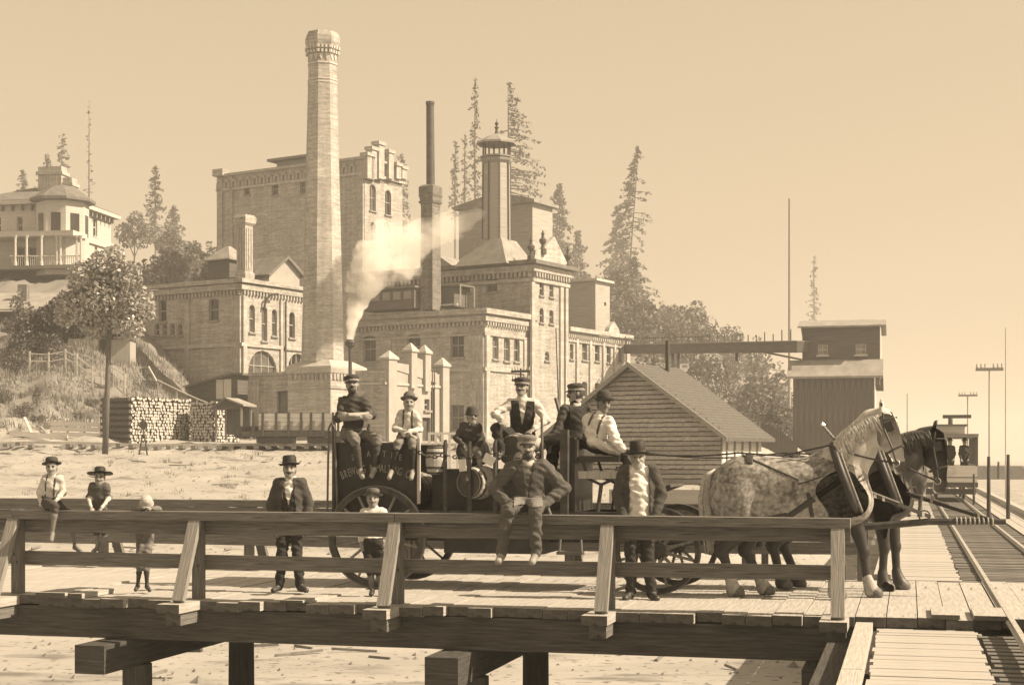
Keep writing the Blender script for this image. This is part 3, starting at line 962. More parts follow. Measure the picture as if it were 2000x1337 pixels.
# bent drain pipe on the sunlit wall
pt = lambda px, py, off: CO + BA * wpx(CO, BA, px, py)[0] + Z * wpx(CO, BA, px, py)[1] + BA.cross(Z) * off
mb = MB(); mb.tube([pt(531, 575, .6), pt(520, 576, .5), pt(514, 584, .3), pt(511, 602, .25)], .09, 6); mb.tube([pt(553, 590, .25), pt(553, 700, .25), pt(553, 760, .25)], .08, 6); mb.build('drain_pipe', MT['iron'], BO)
# gable
mb = MB()
nO = BA.cross(Z)
mb.prism([pt(522, 552, .15), pt(582, 562, .15), pt(582, 535, .15), pt(556, 505, .15), pt(524, 530, .15)], -nO * 3.2); mb.build('roof_gable', MT['plaster'], BO)
mb = MB()
mb.prism([pt(516, 536, .45), pt(555, 500, .45), pt(555, 506, .45), pt(519, 540, .45)], -nO * 4)
mb.prism([pt(555, 500, .45), pt(590, 538, .45), pt(587, 543, .45), pt(555, 506, .45)], -nO * 4); mb.build('gable_roof', MT['roof_dark'], BO)
# roof cupola box
q = at(446, 545, 118)
mb = MB(); mb.obb(q + Z * .6, BA * 1.1, BB * 1.1, Z * .7); mb.build('roof_box', MT['board_dark'], BO)
mb = MB(); frustum(mb, [sq(q, q.z + 1.3, 1.35), sq(q, q.z + 1.4, 1.35), sq(q, q.z + 2.5, .15)]); mb.build('box_roof', MT['roof'], BO)
# ornate stack
q = at(478, 545, 113.5)
mb = MB(); frustum(mb, [sq(q, q.z - .3, .5), sq(q, q.z + .4, .52), sq(q, q.z + .5, .42), sq(q, q.z + 3.9, .42), sq(q, q.z + 4.1, .58), sq(q, q.z + 4.5, .62), sq(q, q.z + 4.7, .5)]); st = mb.build('chimney_stack', MT['brick'], BO)
mb = MB()
for i in (-1, 0, 1):
    mb.obb(q - BB * .42 + BA * i * .25 + Z * 2.2, BB * .05, BA * .05, Z * 1.5); mb.obb(q - BA * .42 + BB * i * .25 + Z * 2.2, BA * .05, BB * .05, Z * 1.5)
mb.build('stack_rib', MT['brick_pale'], st)

# ---- lean-to shed against the office, and small hut
q = cxy(452, 106)
SH = thing('lean_to_shed', 'dark board lean-to shed with pale double doors against the brick office', 'shed', q + Z * 3.0)
lbs = solve(q, BB, 352); las = 2.2
zs0, zs1 = 2.5, zat(732, 106)
mb = MB(); mb.prism([q + Z * zs0, q + BB * lbs + Z * zs0, q + BB * lbs + Z * (zs1 - .9), q + Z * zs1], BA * las); mb.build('shed_wall', MT['board_dark'], SH)
mb = MB(); a_ = q - BA * .3 - BB * .35; mb.prism([a_ + Z * (zs1 + .02), a_ + BB * (lbs + .6) + Z * (zs1 - .95), a_ + BB * (lbs + .6) + Z * (zs1 - .8), a_ + Z * (zs1 + .17)], BA * (las + .6)); mb.build('shed_roof', MT['roof_dark'], SH)
for i in range(2):
    d0 = solve(q, BB, 453 - 15 * i) + .06; d1 = solve(q, BB, 438.5 - 15 * i)
    mb = MB(); mb.obb(q + BB * (d0 + d1) / 2 - BA * .04 + Z * (zat(740, 106) + zat(778, 106)) / 2, BB * (d1 - d0) / 2, BA * .04, Z * (zat(740, 106) - zat(778, 106)) / 2); d_ = mb.build('door', MT['white_paint'], SH)

# ================================================================== big malt house behind
CM = cxy(712, 148)
BM = thing('malt_house', 'big plain brick malt house with corbelled top and stepped gable behind the chimney', 'brewery building', CM + Z * 10)
laM = solve(CM, BA, 786); lbM = solve(CM, BB, 424)
zm = zat(306, 148)
ODM = CM + BB * lbM
dw = [(477, 488, 361, 381), (531, 543, 357, 381), (586, 598, 354, 378), (415 + 12, 434, 520, 535), (690, 702, 480, 500)]
lw = [((722, 734, 360, 412), 1), ((752, 764, 371, 420), 1), ((724, 734, 434, 480), 1), ((748, 762, 434, 480), 1)]
do = [px_op(ODM, -BB, w, .2) for w in dw]; lo = [px_op(CM, BA, w, r) for w, r in lw]
block(BM, CM, laM, lbM, 6, zm - .2, lo, do, m='brick', parapet=.6)
for o in do: window(BM, ODM, -BB, o, 1, 2)
for o in lo: window(BM, CM, BA, o, 2, 2)
band(BM, 'coping', CM, laM, lbM, zm - .1, .25, .3, 'brick')
band(BM, 'string_course', CM, laM, lbM, zat(338, 148), .25, .2, 'brick_pale')
nd = (-BB).cross(Z)
zA, zB = zat(335, 148), zat(320, 148)
k = 20
for i in range(k):
    mb = MB()
    cu = lbM * (i + .5) / k
    hw = lbM / k * .30
    O = CM + BB * cu + nd * .12
    N = 6
    for t in range(N):
        a0, a1 = math.pi * t / N, math.pi * (t + 1) / N
        p0_ = O + BB * hw * math.cos(a0) + Z * (zA + .45 + hw * math.sin(a0)); p1_ = O + BB * hw * math.cos(a1) + Z * (zA + .45 + hw * math.sin(a1))
        mb.beam(p0_, p1_, .3, .12, up=nd)
    mb.beam(O + BB * hw + Z * zA, O + BB * hw + Z * (zA + .45), .3, .12, up=nd); mb.beam(O - BB * hw + Z * zA, O - BB * hw + Z * (zA + .45), .3, .12, up=nd)
    mb.build('corbel_arch', MT['brick'], BM)
for p in ((426, 436), (452, 456), (700, 711)): pilaster(BM, ODM, -BB, p[0], p[1], 7, zm - .3, .2, 'brick')
mb = MB(); u = solve(ODM, -BB, 431); mb.obb(ODM - BB * u + nd * .0 + Z * (zm + .2), BB * .7, nd * .5, Z * .35); mb.build('corner_turret', MT['brick'], BM)
nM = BA.cross(Z)
for (px, pt_, w) in ((717, 303, .55), (724, 291, .4), (738, 281, .45), (757, 297, .4), (772, 322, .4), (783, 328, .4)):
    u, z1_ = wpx(CM, BA, px, pt_)
    _, z0_ = wpx(CM, BA, px, 350)
    mb = MB(); mb.obb(CM + BA * u + nM * .12 + Z * (z0_ + z1_) / 2, BA * w, nM * .35, Z * (z1_ - z0_) / 2); mb.obb(CM + BA * u + nM * .12 + Z * z1_, BA * (w + .15), nM * .48, Z * .16); mb.build('gable_pier', MT['brick_pale'], BM)
mb = MB()
pm = lambda px, py: CM + BA * wpx(CM, BA, px, py)[0] + Z * wpx(CM, BA, px, py)[1]
mb.prism([pm(713, 352), pm(785, 366), pm(785, 340), pm(770, 336), pm(769, 312), pm(755, 309), pm(754, 300), pm(725, 300), pm(724, 306), pm(713, 306)], -nM * .4); mb.build('stepped_gable', MT['brick_pale'], BM)
q = ODM - BB * solve(ODM, -BB, 556) + BA * 3.5
mb = MB(); mb.obb(q + Z * (zm + .5), BA * 2, BB * 2.3, Z * .45); mb.build('roof_shed', MT['board_mid'], BM)
mb = MB(); mb.obb(q + Z * (zm + 1.1), BA * 2.6, BB * 3.1, Z * .12); mb.build('shed_roof', MT['roof_dark'], BM)
# ================================================================== bridge deck (planks across), beams, bents
SHARED = {}
def piece(name, parent, c, X, Y, Zh, m, key=None):
    """a plain plank or block; pieces of one size share their mesh"""
    X, Y, Zh = Vector(X), Vector(Y), Vector(Zh)
    kk = (name, m, round(X.length, 3), round(Y.length, 3), round(Zh.length, 3), key)
    if kk not in SHARED:
        mb = MB(); mb.obb((0, 0, 0), (X.length, 0, 0), (0, Y.length, 0), (0, 0, Zh.length))
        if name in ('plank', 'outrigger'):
            mb.mi = [0, 0, 1, 1, 0, 0]  # end faces take the dark colour: weathered grain and painted shade
            me_o = mb.build(name, [MT[m], MT['end_grain_shade']])
        else:
            me_o = mb.build(name, MT[m])
        SHARED[kk] = me_o.data
        o = me_o
    else:
        o = bpy.data.objects.new(name, SHARED[kk]); COL.objects.link(o)
    x, y = X.normalized(), Y.normalized()
    z = x.cross(y)
    R = Matrix((x, y, z)).transposed().to_4x4()
    base = base_of(parent) if parent else Vector((0, 0, 0))
    o.matrix_local = Matrix.Translation(Vector(c) - base) @ R
    if parent: o.parent = parent
    return o

deck = thing('bridge_deck', None, None, br(-6, 2, 0), kind='structure')
u = -15.2
i = 0
while u < 7.2:
    w = rnd.choice([.27, .30, .30, .34])
    near = rnd.choice([-.22, -.22, -.28, -.3, -.34, -.18])
    far = 5.0 + rnd.choice([0, .05, .1, .18])
    if u > .35: near, far = -.10 + rnd.choice([0, -.05, .04, -.08]), 5.15
    dz = rnd.uniform(-.012, .012)
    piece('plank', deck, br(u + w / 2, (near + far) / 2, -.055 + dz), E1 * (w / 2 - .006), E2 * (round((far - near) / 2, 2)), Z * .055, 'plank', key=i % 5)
    u += w; i += 1
# raised loose plank ends near the left and at the crossing
for (uu, ww, hh) in ((-9.85, .42, .07), (-9.5, .2, .06), (1.15, .30, .05), (1.62, .34, .05), (-6.55, .3, .03)):
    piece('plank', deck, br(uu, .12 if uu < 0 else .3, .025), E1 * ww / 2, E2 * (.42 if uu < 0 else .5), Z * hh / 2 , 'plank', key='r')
# outrigger planks under the railing braces
POSTS = [-13.2, -10.5, -7.93, -5.28, -2.66, -0.02]
for pu in POSTS:
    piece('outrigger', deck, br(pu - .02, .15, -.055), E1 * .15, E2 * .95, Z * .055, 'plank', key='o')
    piece('outrigger', deck, br(pu + .0, .15, -.19), E1 * .1, E2 * .85, Z * .075, 'timber', key='o2')

beams = []
for k, v in enumerate((-.05, 1.6, 3.2, 4.8)):
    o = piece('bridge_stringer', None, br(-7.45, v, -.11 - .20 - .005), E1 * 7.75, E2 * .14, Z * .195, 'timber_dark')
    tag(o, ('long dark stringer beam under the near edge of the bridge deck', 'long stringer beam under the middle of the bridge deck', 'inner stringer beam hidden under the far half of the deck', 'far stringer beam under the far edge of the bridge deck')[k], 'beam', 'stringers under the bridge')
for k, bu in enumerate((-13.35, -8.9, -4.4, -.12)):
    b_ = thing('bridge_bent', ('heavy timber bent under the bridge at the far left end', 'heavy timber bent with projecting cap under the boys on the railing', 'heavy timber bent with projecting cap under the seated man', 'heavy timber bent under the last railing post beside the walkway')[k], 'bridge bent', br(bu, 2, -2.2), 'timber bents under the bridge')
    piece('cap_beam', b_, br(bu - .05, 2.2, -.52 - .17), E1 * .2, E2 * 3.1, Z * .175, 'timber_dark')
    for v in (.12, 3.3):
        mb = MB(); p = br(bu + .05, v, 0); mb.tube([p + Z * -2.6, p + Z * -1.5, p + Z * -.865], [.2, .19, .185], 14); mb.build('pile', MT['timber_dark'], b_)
# a stone or scrap on the sand
q = at(375, 1262, 27.5)
mb = MB(); mb.prism([q + Vector((-.12, 0, -.1)), q + Vector((.16, 0, -.1)), q + Vector((.14, 0, -.02)), q + Vector((.02, 0, -.03)), q + Vector((-.1, 0, .1))], (0, .2, 0))
tag(mb.build('wood_scrap', MT['timber_dark']), 'small dark scrap of wood lying on the bright sand below the bridge', 'wood scrap')

# ================================================================== railings
def railing(name, label, v, posts, sgn, u0, u1, upper=True, loc=None):
    r = thing(name, label, 'railing', br((u0 + u1) / 2, v, 0))
    joints = [u0] + [p for p in posts[1:-1:2] if u0 < p < u1] + [u1]
    for a, b in zip(joints[:-1], joints[1:]):
        q = E1 * ((b - a) / 2 - .004) + Z * rnd.uniform(-.006, .006) + E2 * rnd.uniform(-.008, .008)
        piece('cap_rail', r, br((a + b) / 2, v + .0, 1.046), q, (E2 - q * E2.dot(q) / q.length_squared).normalized() * .14, Z * .054, 'timber', key=rnd.random())
    for a, b in zip(joints[:-1], joints[1:]):
        for nm_, hh_ in (('upper_board', .90), ('lower_board', .47)):
            q = E1 * ((b - a) / 2 - .006) + Z * rnd.uniform(-.014, .014)
            piece(nm_, r, br((a + b) / 2 - (.05 if hh_ < .6 else 0), v + .098 * -sgn, hh_ + rnd.uniform(-.008, .004)), q, E2 * .028, (Z - q * q.z / q.length_squared).normalized() * rnd.choice([.084, .09, .088]), 'timber', key=rnd.random())
    for p in posts:
        piece('post', r, br(p, v, .495), E1 * .062, E2 * .065, Z * .493, 'timber')
        if sgn < 0:
            for zb_ in (.42, .52, .86, .95):
                mb = MB(); mb.lathe([(0, -.008), (.017, -.008), (.02, 0), (.012, .008), (0, .01)], 7, Matrix.Translation(br(p + (.02 if zb_ in (.42, .86) else -.025), v - .068, zb_)) @ Matrix((E1, Z, -E2)).transposed().to_4x4()); mb.build('bolt', MT['rust'], r)
        mb = MB()
        mb.beam(br(p + .0, v + sgn * .10, .985), br(p + .02, v + sgn * .60, .02), .15, .075, up=-E2 * sgn)
        mb.build('brace', MT['timber_mid' if sgn < 0 else 'timber'], r)
    return r
near_rail = railing('near_railing', 'weathered timber railing with slanting braces along the near bridge edge', 0.0, POSTS, -1, -13.4, .12)
far_rail = railing('far_railing', 'plain timber railing along the far bridge edge behind the wagon', 4.85, [-14.6, -12.0, -9.42, -6.8, -4.2, -1.55, .1], 1, -15, .2)
# bracket angle on the last near post
# ================================================================== tramway trestle to the right
wk = thing('walkway', None, None, br(.95, 20, 0), kind='structure')
def run_planks(parent, u0, u1, v0, v1, z, m, w=.24, name='plank', hz=.04):
    v = v0; k = 0
    while v < v1:
        ww = w * rnd.choice([.8, 1.0, 1.0, 1.2])
        piece(name, parent, br((u0 + u1) / 2 + rnd.uniform(-.02, .02), v + ww / 2, z - hz + rnd.uniform(-.004, .004)), E2 * round(ww / 2 - .0025, 4), E1 * (u1 - u0) / 2, Z * hz, m, key=k % 4)
        v += ww; k += 1
run_planks(wk, .52, 1.48, 5.2, 34, 0.0, 'plank', .27)
run_planks(wk, .42, 1.46, -9.5, -.30, -.12, 'plank', .25)
mb = MB()
v = 34
while v < 150:
    mb.obb(br(1.0, v + .14, -.04 + rnd.uniform(-.01, .01)), E2 * .128, E1 * .48, Z * .04); v += .27
tag(mb.build('far_planks', MT['plank'], wk), kind='stuff')
for a, b in ((5.2, 14), (14, 24), (24, 40), (40, 80), (80, 150)):
    piece('kerb_board', wk, br(.38, (a + b) / 2, .03), E2 * ((b - a) / 2 - .01), E1 * .12, Z * .05, 'timber_pale')
for a, b in ((-9.5, -4.2), (-4.2, -.32)):
    piece('kerb_board', wk, br(.28, (a + b) / 2, -.10), E2 * ((b - a) / 2 - .01), E1 * .09, Z * .06, 'timber_pale')
    piece('edge_beam', wk, br(.02, (a + b) / 2, -.42), E2 * ((b - a) / 2 - .01), E1 * .12, Z * .2, 'timber_dark')
piece('edge_beam', wk, br(.6, 78, -.32), E2 * 72, E1 * .15, Z * .2, 'timber_dark')
wk2 = thing('outer_walkway', None, None, br(3.7, 20, 0), kind='structure')
for j in range(3):
    for a, b in ((5.3, 12), (12, 20), (20, 30), (30, 44), (44, 70), (70, 150)):
        piece('plank', wk2, br(3.42 + j * .26, (a + b) / 2, -.04), E2 * ((b - a) / 2 - .015), E1 * .122, Z * .04, 'plank', key=j)
for a, b in ((5.3, 20), (20, 42), (42, 150)):
    piece('kerb_beam', wk2, br(4.2, (a + b) / 2, .06), E2 * ((b - a) / 2 - .02), E1 * .11, Z * .11, 'timber_pale')
trk = thing('tram_track', None, None, br(2.36, 20, 0), kind='structure')
v = 5.3; k = 0
while v < 36:
    piece('tie', trk, br(2.4 + rnd.uniform(-.03, .03), v, -.10 + rnd.uniform(-.008, .008)), E1 * .9, E2 * .085, Z * .07, 'tie', key=k % 4); v += .24; k += 1
v = -9.5
while v < -.4:
    piece('tie', trk, br(2.4 + rnd.uniform(-.03, .03), v, -.21 + rnd.uniform(-.008, .008)), E1 * .9, E2 * .085, Z * .07, 'tie', key=k % 4); v += .3; k += 1
mb = MB()
while v < 36: v += 1
while v < 150:
    mb.obb(br(2.4, v, -.10), E1 * .9, E2 * .085, Z * .07); v += .26
tag(mb.build('far_ties', MT['tie'], trk), kind='stuff')
for uu in (1.83, 2.9):
    mb = MB()
    for (w, z0, h) in ((.055, .0, .025), (.018, -.025, .04), (.10, -.03, .012)):
        mb.obb(br(uu, 70, z0 + .02), E2 * 80, E1 * w / 2, Z * h)
    mb.build('rail', MT['steel'], trk)
for uu in (1.83, 2.9):
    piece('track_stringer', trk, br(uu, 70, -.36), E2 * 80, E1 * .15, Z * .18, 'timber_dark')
for k, v in enumerate((-6, -1.0, 6, 12, 19, 26, 34, 43, 54, 66, 80, 100, 125)):
    t_ = thing('trestle_bent', 'short timber pile bent carrying the tramway trestle', 'trestle bent', br(2.3, v, -2.2), 'pile bents under the tramway')
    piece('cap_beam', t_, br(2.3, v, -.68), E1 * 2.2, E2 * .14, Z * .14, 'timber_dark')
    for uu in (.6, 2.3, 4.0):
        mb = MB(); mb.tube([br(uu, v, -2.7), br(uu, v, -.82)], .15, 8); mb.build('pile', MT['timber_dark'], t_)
# poles and posts along the far side
def pole(px, d, ytop, ybase, w, label, arms=(), group=None, m='pole', lean=0.0, name='telegraph_pole', cat='pole'):
    b = at(px, ybase, d)
    zt = zat(ytop, d)
    t = thing(name, label, cat, b, group)
    r = w / FPX * d / 2
    mb = MB(); mb.tube([b, Vector((b.x + lean * .5, b.y, (b.z + zt) / 2)), Vector((b.x + lean, b.y, zt))], [r, r * .9, r * .75], 10); mb.build('shaft', MT[m], t)
    for (ya, hw) in arms:
        za = zat(ya, d); h = hw / FPX * d
        mb = MB(); mb.obb(Vector((b.x + lean, b.y - r, za)), E1 * h, E2 * .05, Z * .06); a = mb.build('crossarm', MT[m], t)
        mb = MB()
        for s in (-.9, -.6, -.3, .3, .6, .9):
            mb.tube([Vector((b.x + lean, b.y - r, za + .05)) + E1 * h * s, Vector((b.x + lean, b.y - r, za + .22)) + E1 * h * s], .035, 6)
        mb.build('insulators', MT['trim'], a)
    return t
# frog: spike and hook lying on the walkway edge, and chain hook
q = br(.5, 3.35, .0)
pole(1932, 60, 720, 1000, 3.2, 'telegraph pole with one wide crossarm beside the tramway right of the streetcar', ((721, 26),), 'poles along the tramway')
pole(1890, 95, 770, 985, 3, 'telegraph pole with crossarm rising behind the streetcar roof', ((772, 18),), 'poles along the tramway')
pole(1772, 130, 768, 945, 2.5, 'thin bare pole far along the tramway above the dark horse', (), 'poles along the tramway')
pole(1859, 125, 815, 950, 2.2, 'thin short pole just left of the streetcar roof vent', (), 'poles along the tramway')
pole(1964, 100, 640, 975, 2.2, 'tall bare pole at the right edge of the view', (), 'poles along the tramway')
pole(1931, 45, 891, 1010, 8, 'stout dark post standing outside the tramway kerb', (), None, 'timber_dark', name='mooring_post', cat='post')
pole(1969, 44, 887, 1015, 8, 'stout dark post at the right edge outside the tramway kerb', (), None, 'timber_dark', name='mooring_post', cat='post')
pole(1902, 58, 925, 985, 5, 'slim post close to the right corner of the streetcar', (), None, 'timber_dark', name='mooring_post', cat='post')
pole(1950, 110, 901, 935, 5, 'small far post in front of the distant flats', (), None, 'timber_dark', name='mooring_post', cat='post')
# ================================================================== the brewery wagon
WV0, WV1 = 2.02, 3.52            # v of the near and far wheels
wag = thing('brewery_wagon', 'dark lettered brewery dray with tall spoked wheels and stake sides carrying men and kegs', 'wagon', br(-4.8, 2.75, 0))
def bx(mb, u0, u1, v0, v1, z0, z1):
    mb.obb(br((u0 + u1) / 2, (v0 + v1) / 2, (z0 + z1) / 2), E1 * (u1 - u0) / 2, E2 * (v1 - v0) / 2, Z * (z1 - z0) / 2)
MT['wagon'] = mat('wagon_paint', 0.035, rough=0.45, var=0.5, scale=4, spec=0.4)
MT['wagon_mid'] = mat('wagon_worn', 0.06, rough=0.6, var=0.5, scale=6, spec=0.3)
MT['letter'] = mat('lettering_paint', 0.33, rough=0.6, var=0.35, scale=14, coord='Object')
MT['tyre'] = mat('tyre_iron', 0.12, rough=0.4, var=0.3, scale=5, spec=0.6)
MT['keg'] = mat('keg_oak', 0.22, var=0.4, scale=4, stretch=(9, .6, 1), bump=0.25)
MT['keg_pale'] = mat('keg_oak_pale', 0.42, var=0.3, scale=4, stretch=(9, .6, 1), bump=0.25)
MT['sack'] = mat('sack_cloth', 0.4, var=0.25, scale=16, bump=0.4)
MT['leather'] = mat('leather', 0.035, rough=0.5, var=0.4, scale=8, spec=0.45)
MT['rope'] = mat('rope', 0.3, var=0.4, scale=30)
UR, UF = -6.9, -2.75
mb = MB(); bx(mb, UR, UF, 2.15, 3.45, .98, 1.06); mb.build('floor', MT['wagon_mid'], wag)
# rear side panel with the lettering
mb = MB(); bx(mb, UR, -5.72, 2.13, 2.17, 1.02, 1.94); bx(mb, UR, -5.72, 2.115, 2.185, 1.94, 1.985); pan = mb.build('side_panel', MT['wagon'], wag)
mb = MB(); bx(mb, UR, -5.72, 3.43, 3.47, 1.02, 1.96); mb.build('side_panel', MT['wagon'], wag)
mb = MB(); bx(mb, UR - .05, UR - .01, 2.15, 3.45, 1.02, 1.95); mb.build('tailboard', MT['wagon'], wag)
mb = MB(); bx(mb, -5.72, -5.68, 2.10, 2.14, 1.15, 2.04); mb.build('panel_edging', MT['trim'], wag)
# arched lettering
def letters(txt, path, h, mname, parent, nrm, name='lettering', condense=.8):
    bm = bmesh.new()
    for ch, (c, ang) in zip(txt, path):
        if ch == ' ': continue
        cu = bpy.data.curves.new('glyph', 'FONT'); cu.body = ch; cu.align_x = 'CENTER'; cu.align_y = 'CENTER'; cu.size = h; cu.extrude = .004; cu.resolution_u = 3
        ob = bpy.data.objects.new('glyph', cu); COL.objects.link(ob)
        dg = bpy.context.evaluated_depsgraph_get()
        me = bpy.data.meshes.new_from_object(ob.evaluated_get(dg))
        X = (E1_ * math.cos(ang) + Z * math.sin(ang)); Yv = (Z * math.cos(ang) - E1_ * math.sin(ang))
        R = Matrix((X * condense, Yv, nrm)).transposed().to_4x4()
        me.transform(Matrix.Translation(Vector(c) - base_of(parent)) @ R)
        bm.from_mesh(me)
        bpy.data.objects.remove(ob); bpy.data.curves.remove(cu); bpy.data.meshes.remove(me)
    me = bpy.data.meshes.new(name); bm.to_mesh(me); bm.free()
    me.materials.append(MT[mname])
    o = bpy.data.objects.new(name, me); COL.objects.link(o); o.parent = parent
    return o
E1_ = E1
txt = 'BREWING & MALTING CO'
path = []
for i in range(len(txt)):
    t = i / (len(txt) - 1) * 2 - 1
    path.append((br(-6.31 + t * .50, 2.122, 1.63 - .10 * t * t), -.36 * t))
letters(txt, path, .155, 'letter', pan, -E2, condense=.5)
letters('SEATTLE', [(br(-6.31 + (i - 3) * .115, 2.122, 1.83 - .006 * (i - 3) ** 2), -.03 * (i - 3)) for i in range(7)], .12, 'letter', pan, -E2, condense=.7)
# open middle with stakes, chain and dark inner chest
mb = MB(); bx(mb, -5.6, -3.9, 2.4, 3.4, 1.06, 1.62); mb.build('middle_chest', MT['wagon'], wag)
mb = MB(); bx(mb, UR, UF, 2.16, 2.24, .86, .98); mb.build('side_sill', MT['wagon'], wag)
mb = MB(); bx(mb, UR, UF, 3.36, 3.44, .86, .98); mb.build('side_sill', MT['wagon'], wag)
STK = [(-6.92, 2.27), (-5.32, 2.02), (-4.98, 2.0), (-4.62, 2.02), (-3.98, 2.0)]
for (uu, zt) in STK:
    for vv in (2.1, 3.5):
        mb = MB(); mb.tube([br(uu, vv, .82), br(uu, vv, zt - .06), br(uu + .01, vv, zt)], [.032, .028, .018], 8); mb.build('stake', MT['wagon_mid'], wag)
mb = MB(); mb.tube([br(-6.86, 2.08, 1.0), br(-6.88, 2.07, 1.6), br(-6.9, 2.07, 2.2), br(-6.95, 2.08, 2.26), br(-7.0, 2.1, 2.18), br(-7.02, 2.1, 1.0)], .016, 6); mb.build('brake_rod', MT['tyre'], wag)
def chain(parent, pts, r=.016, step=.055, name='chain', m='iron'):
    mb = MB()
    pts = [Vector(p) for p in pts]
    k = 0
    for a, b in zip(pts[:-1], pts[1:]):
        L = (b - a).length; n = max(1, int(L / step)); d = (b - a).normalized()
        s1 = d.cross(Z).normalized(); s2 = d.cross(s1)
        for i in range(n):
            c = a + (b - a) * (i + .5) / n
            w = s1 if k % 2 else s2
            mb.tube([c - d * step * .62, c - d * step * .2 + w * r * 1.3, c + d * step * .2 + w * r * 1.3, c + d * step * .62], r * .62, 5, cap=False)
            mb.tube([c - d * step * .62, c - d * step * .2 - w * r * 1.3, c + d * step * .2 - w * r * 1.3, c + d * step * .62], r * .62, 5, cap=False)
            k += 1
    return mb.build(name, MT[m], parent)
def sag(a, b, s, n=7):
    return [Vector(a).lerp(Vector(b), t / n) - Z * s * 4 * (t / n) * (1 - t / n) for t in range(n + 1)]
tag(chain(wag, sag(br(-5.7, 2.08, 1.86), br(-5.32, 2.06, 1.82), .05) + sag(br(-5.32, 2.06, 1.82), br(-4.62, 2.06, 1.84), .06)[1:] + sag(br(-4.62, 2.06, 1.84), br(-3.98, 2.06, 1.80), .05)[1:]), kind='stuff')
# front: footboard, seat box and risers
mb = MB(); bx(mb, -3.75, -3.55, 2.2, 3.4, 1.06, 2.05); mb.build('headboard', MT['wagon'], wag)
mb = MB(); bx(mb, -3.72, -3.62, 2.08, 2.2, .9, 2.15); mb.build('front_standard', MT['wagon_mid'], wag)
mb = MB(); mb.tube([br(-3.97, 2.07, 2.3), br(-3.95, 2.07, 1.3), br(-3.8, 2.06, .9)], .02, 6); mb.tube([br(-4.05, 3.3, 2.0), br(-4.0, 3.3, 2.4), br(-4.06, 3.3, 2.62)], .03, 6); mb.build('grab_iron', MT['tyre'], wag)
mb = MB(); bx(mb, -3.5, -2.95, 2.2, 3.4, 1.72, 1.80); mb.build('seat', MT['wagon'], wag)
mb = MB(); mb.prism([br(-3.52, 2.2, 1.7), br(-3.52, 2.2, 2.02), br(-3.58, 2.2, 2.02), br(-3.6, 2.2, 1.7)], E2 * 1.2); mb.build('seat_back', MT['wagon'], wag)
for vv in (2.25, 3.32):
    mb = MB(); mb.tube([br(-3.45, vv, 1.72), br(-3.38, vv, 1.5), br(-3.2, vv, 1.42), br(-3.02, vv, 1.5), br(-2.98, vv, 1.66)], .022, 6); mb.tube([br(-3.2, vv, 1.42), br(-3.25, vv, 1.04)], .03, 6); mb.build('seat_spring', MT['iron'], wag)
mb = MB(); mb.obb(br(-2.62, 2.8, 1.28), (E1 * .35 + Z * .13), E2 * .6, (Z * .9 - E1 * .3).normalized() * .02); mb.build('footboard', MT['wagon_mid'], wag)
mb = MB(); mb.prism([br(-3.5, 2.19, 1.5), br(-2.95, 2.19, 1.5), br(-2.8, 2.19, 1.6), br(-3.5, 2.19, 1.6)], E2 * .03); mb.build('seat_riser', MT['keg_pale'], wag)
mb = MB(); bx(mb, -3.5, -2.5, 2.3, 3.3, .95, 1.06); mb.build('front_floor', MT['wagon_mid'], wag)
mb = MB(); bx(mb, -3.55, -2.2, 2.55, 2.65, .72, .84); bx(mb, -3.55, -2.2, 2.95, 3.05, .72, .84); mb.build('hounds', MT['wagon_mid'], wag)
mb = MB(); bx(mb, -6.6, -2.2, 2.74, 2.84, .62, .74); mb.build('reach', MT['wagon_mid'], wag)
# step and pot at the front of the near side
mb = MB(); bx(mb, -3.75, -3.4, 1.98, 2.12, .50, .54); mb.tube([br(-3.7, 2.1, .9), br(-3.72, 2.03, .54)], .018, 6); mb.tube([br(-3.45, 2.1, .9), br(-3.42, 2.03, .54)], .018, 6); mb.build('mounting_step', MT['tyre'], wag)
# hanging jockey box under the floor
mb = MB(); bx(mb, -5.4, -4.0, 2.3, 3.2, .48, .86); mb.build('under_box', MT['wagon'], wag)

def wheel(uc, v, R, nsp, yaw=0.0):
    c = br(uc, v, R)
    fx = (E1 * math.cos(yaw) + E2 * math.sin(yaw)); ax = (E2 * math.cos(yaw) - E1 * math.sin(yaw))
    Mx = Matrix((fx, Z, -ax)).transposed().to_4x4()
    Mx = Matrix.Translation(c) @ Mx
    def ring(r0, r1, w, n=40):
        mb = MB()
        prof = [(r0, -w / 2), (r1, -w / 2), (r1, w / 2), (r0, w / 2), (r0, -w / 2)]
        mb2 = MB()
        rings = [[Mx @ Vector((r * math.cos(2 * math.pi * k / n), r * math.sin(2 * math.pi * k / n), z)) for k in range(n)] for r, z in prof]
        for i in range(4):
            for k in range(n):
                k2 = (k + 1) % n
                mb2.face([rings[i][k], rings[i][k2], rings[i + 1][k2], rings[i + 1][k]][::-1], [(k * .1, i * .1), (k * .1 + .1, i * .1), (k * .1 + .1, i * .1 + .1), (k * .1, i * .1 + .1)][::-1])
        return mb2
    rim = ring(R * .865, R - .018, .062).build('wheel', MT['wagon_mid'], wag)
    ring(R - .018, R, .066).build('tyre', MT['tyre'], rim)
    mb = MB(); mb.lathe([(.05, -.17), (.075, -.165), (.085, -.08), (.115, -.05), (.115, .05), (.09, .08), (.08, .16), (.0, .17)], 14, Mx); mb.build('hub', MT['wagon_mid'], rim)
    for k in range(nsp):
        t = 2 * math.pi * (k + .5) / nsp
        d = Vector((math.cos(t), math.sin(t), 0))
        mb = MB(); mb.tube([Mx @ (d * .1), Mx @ (d * R * .4), Mx @ (d * R * .88)], [.028, .021, .019], 6); mb.build('spoke', MT['keg'], rim)
    return rim
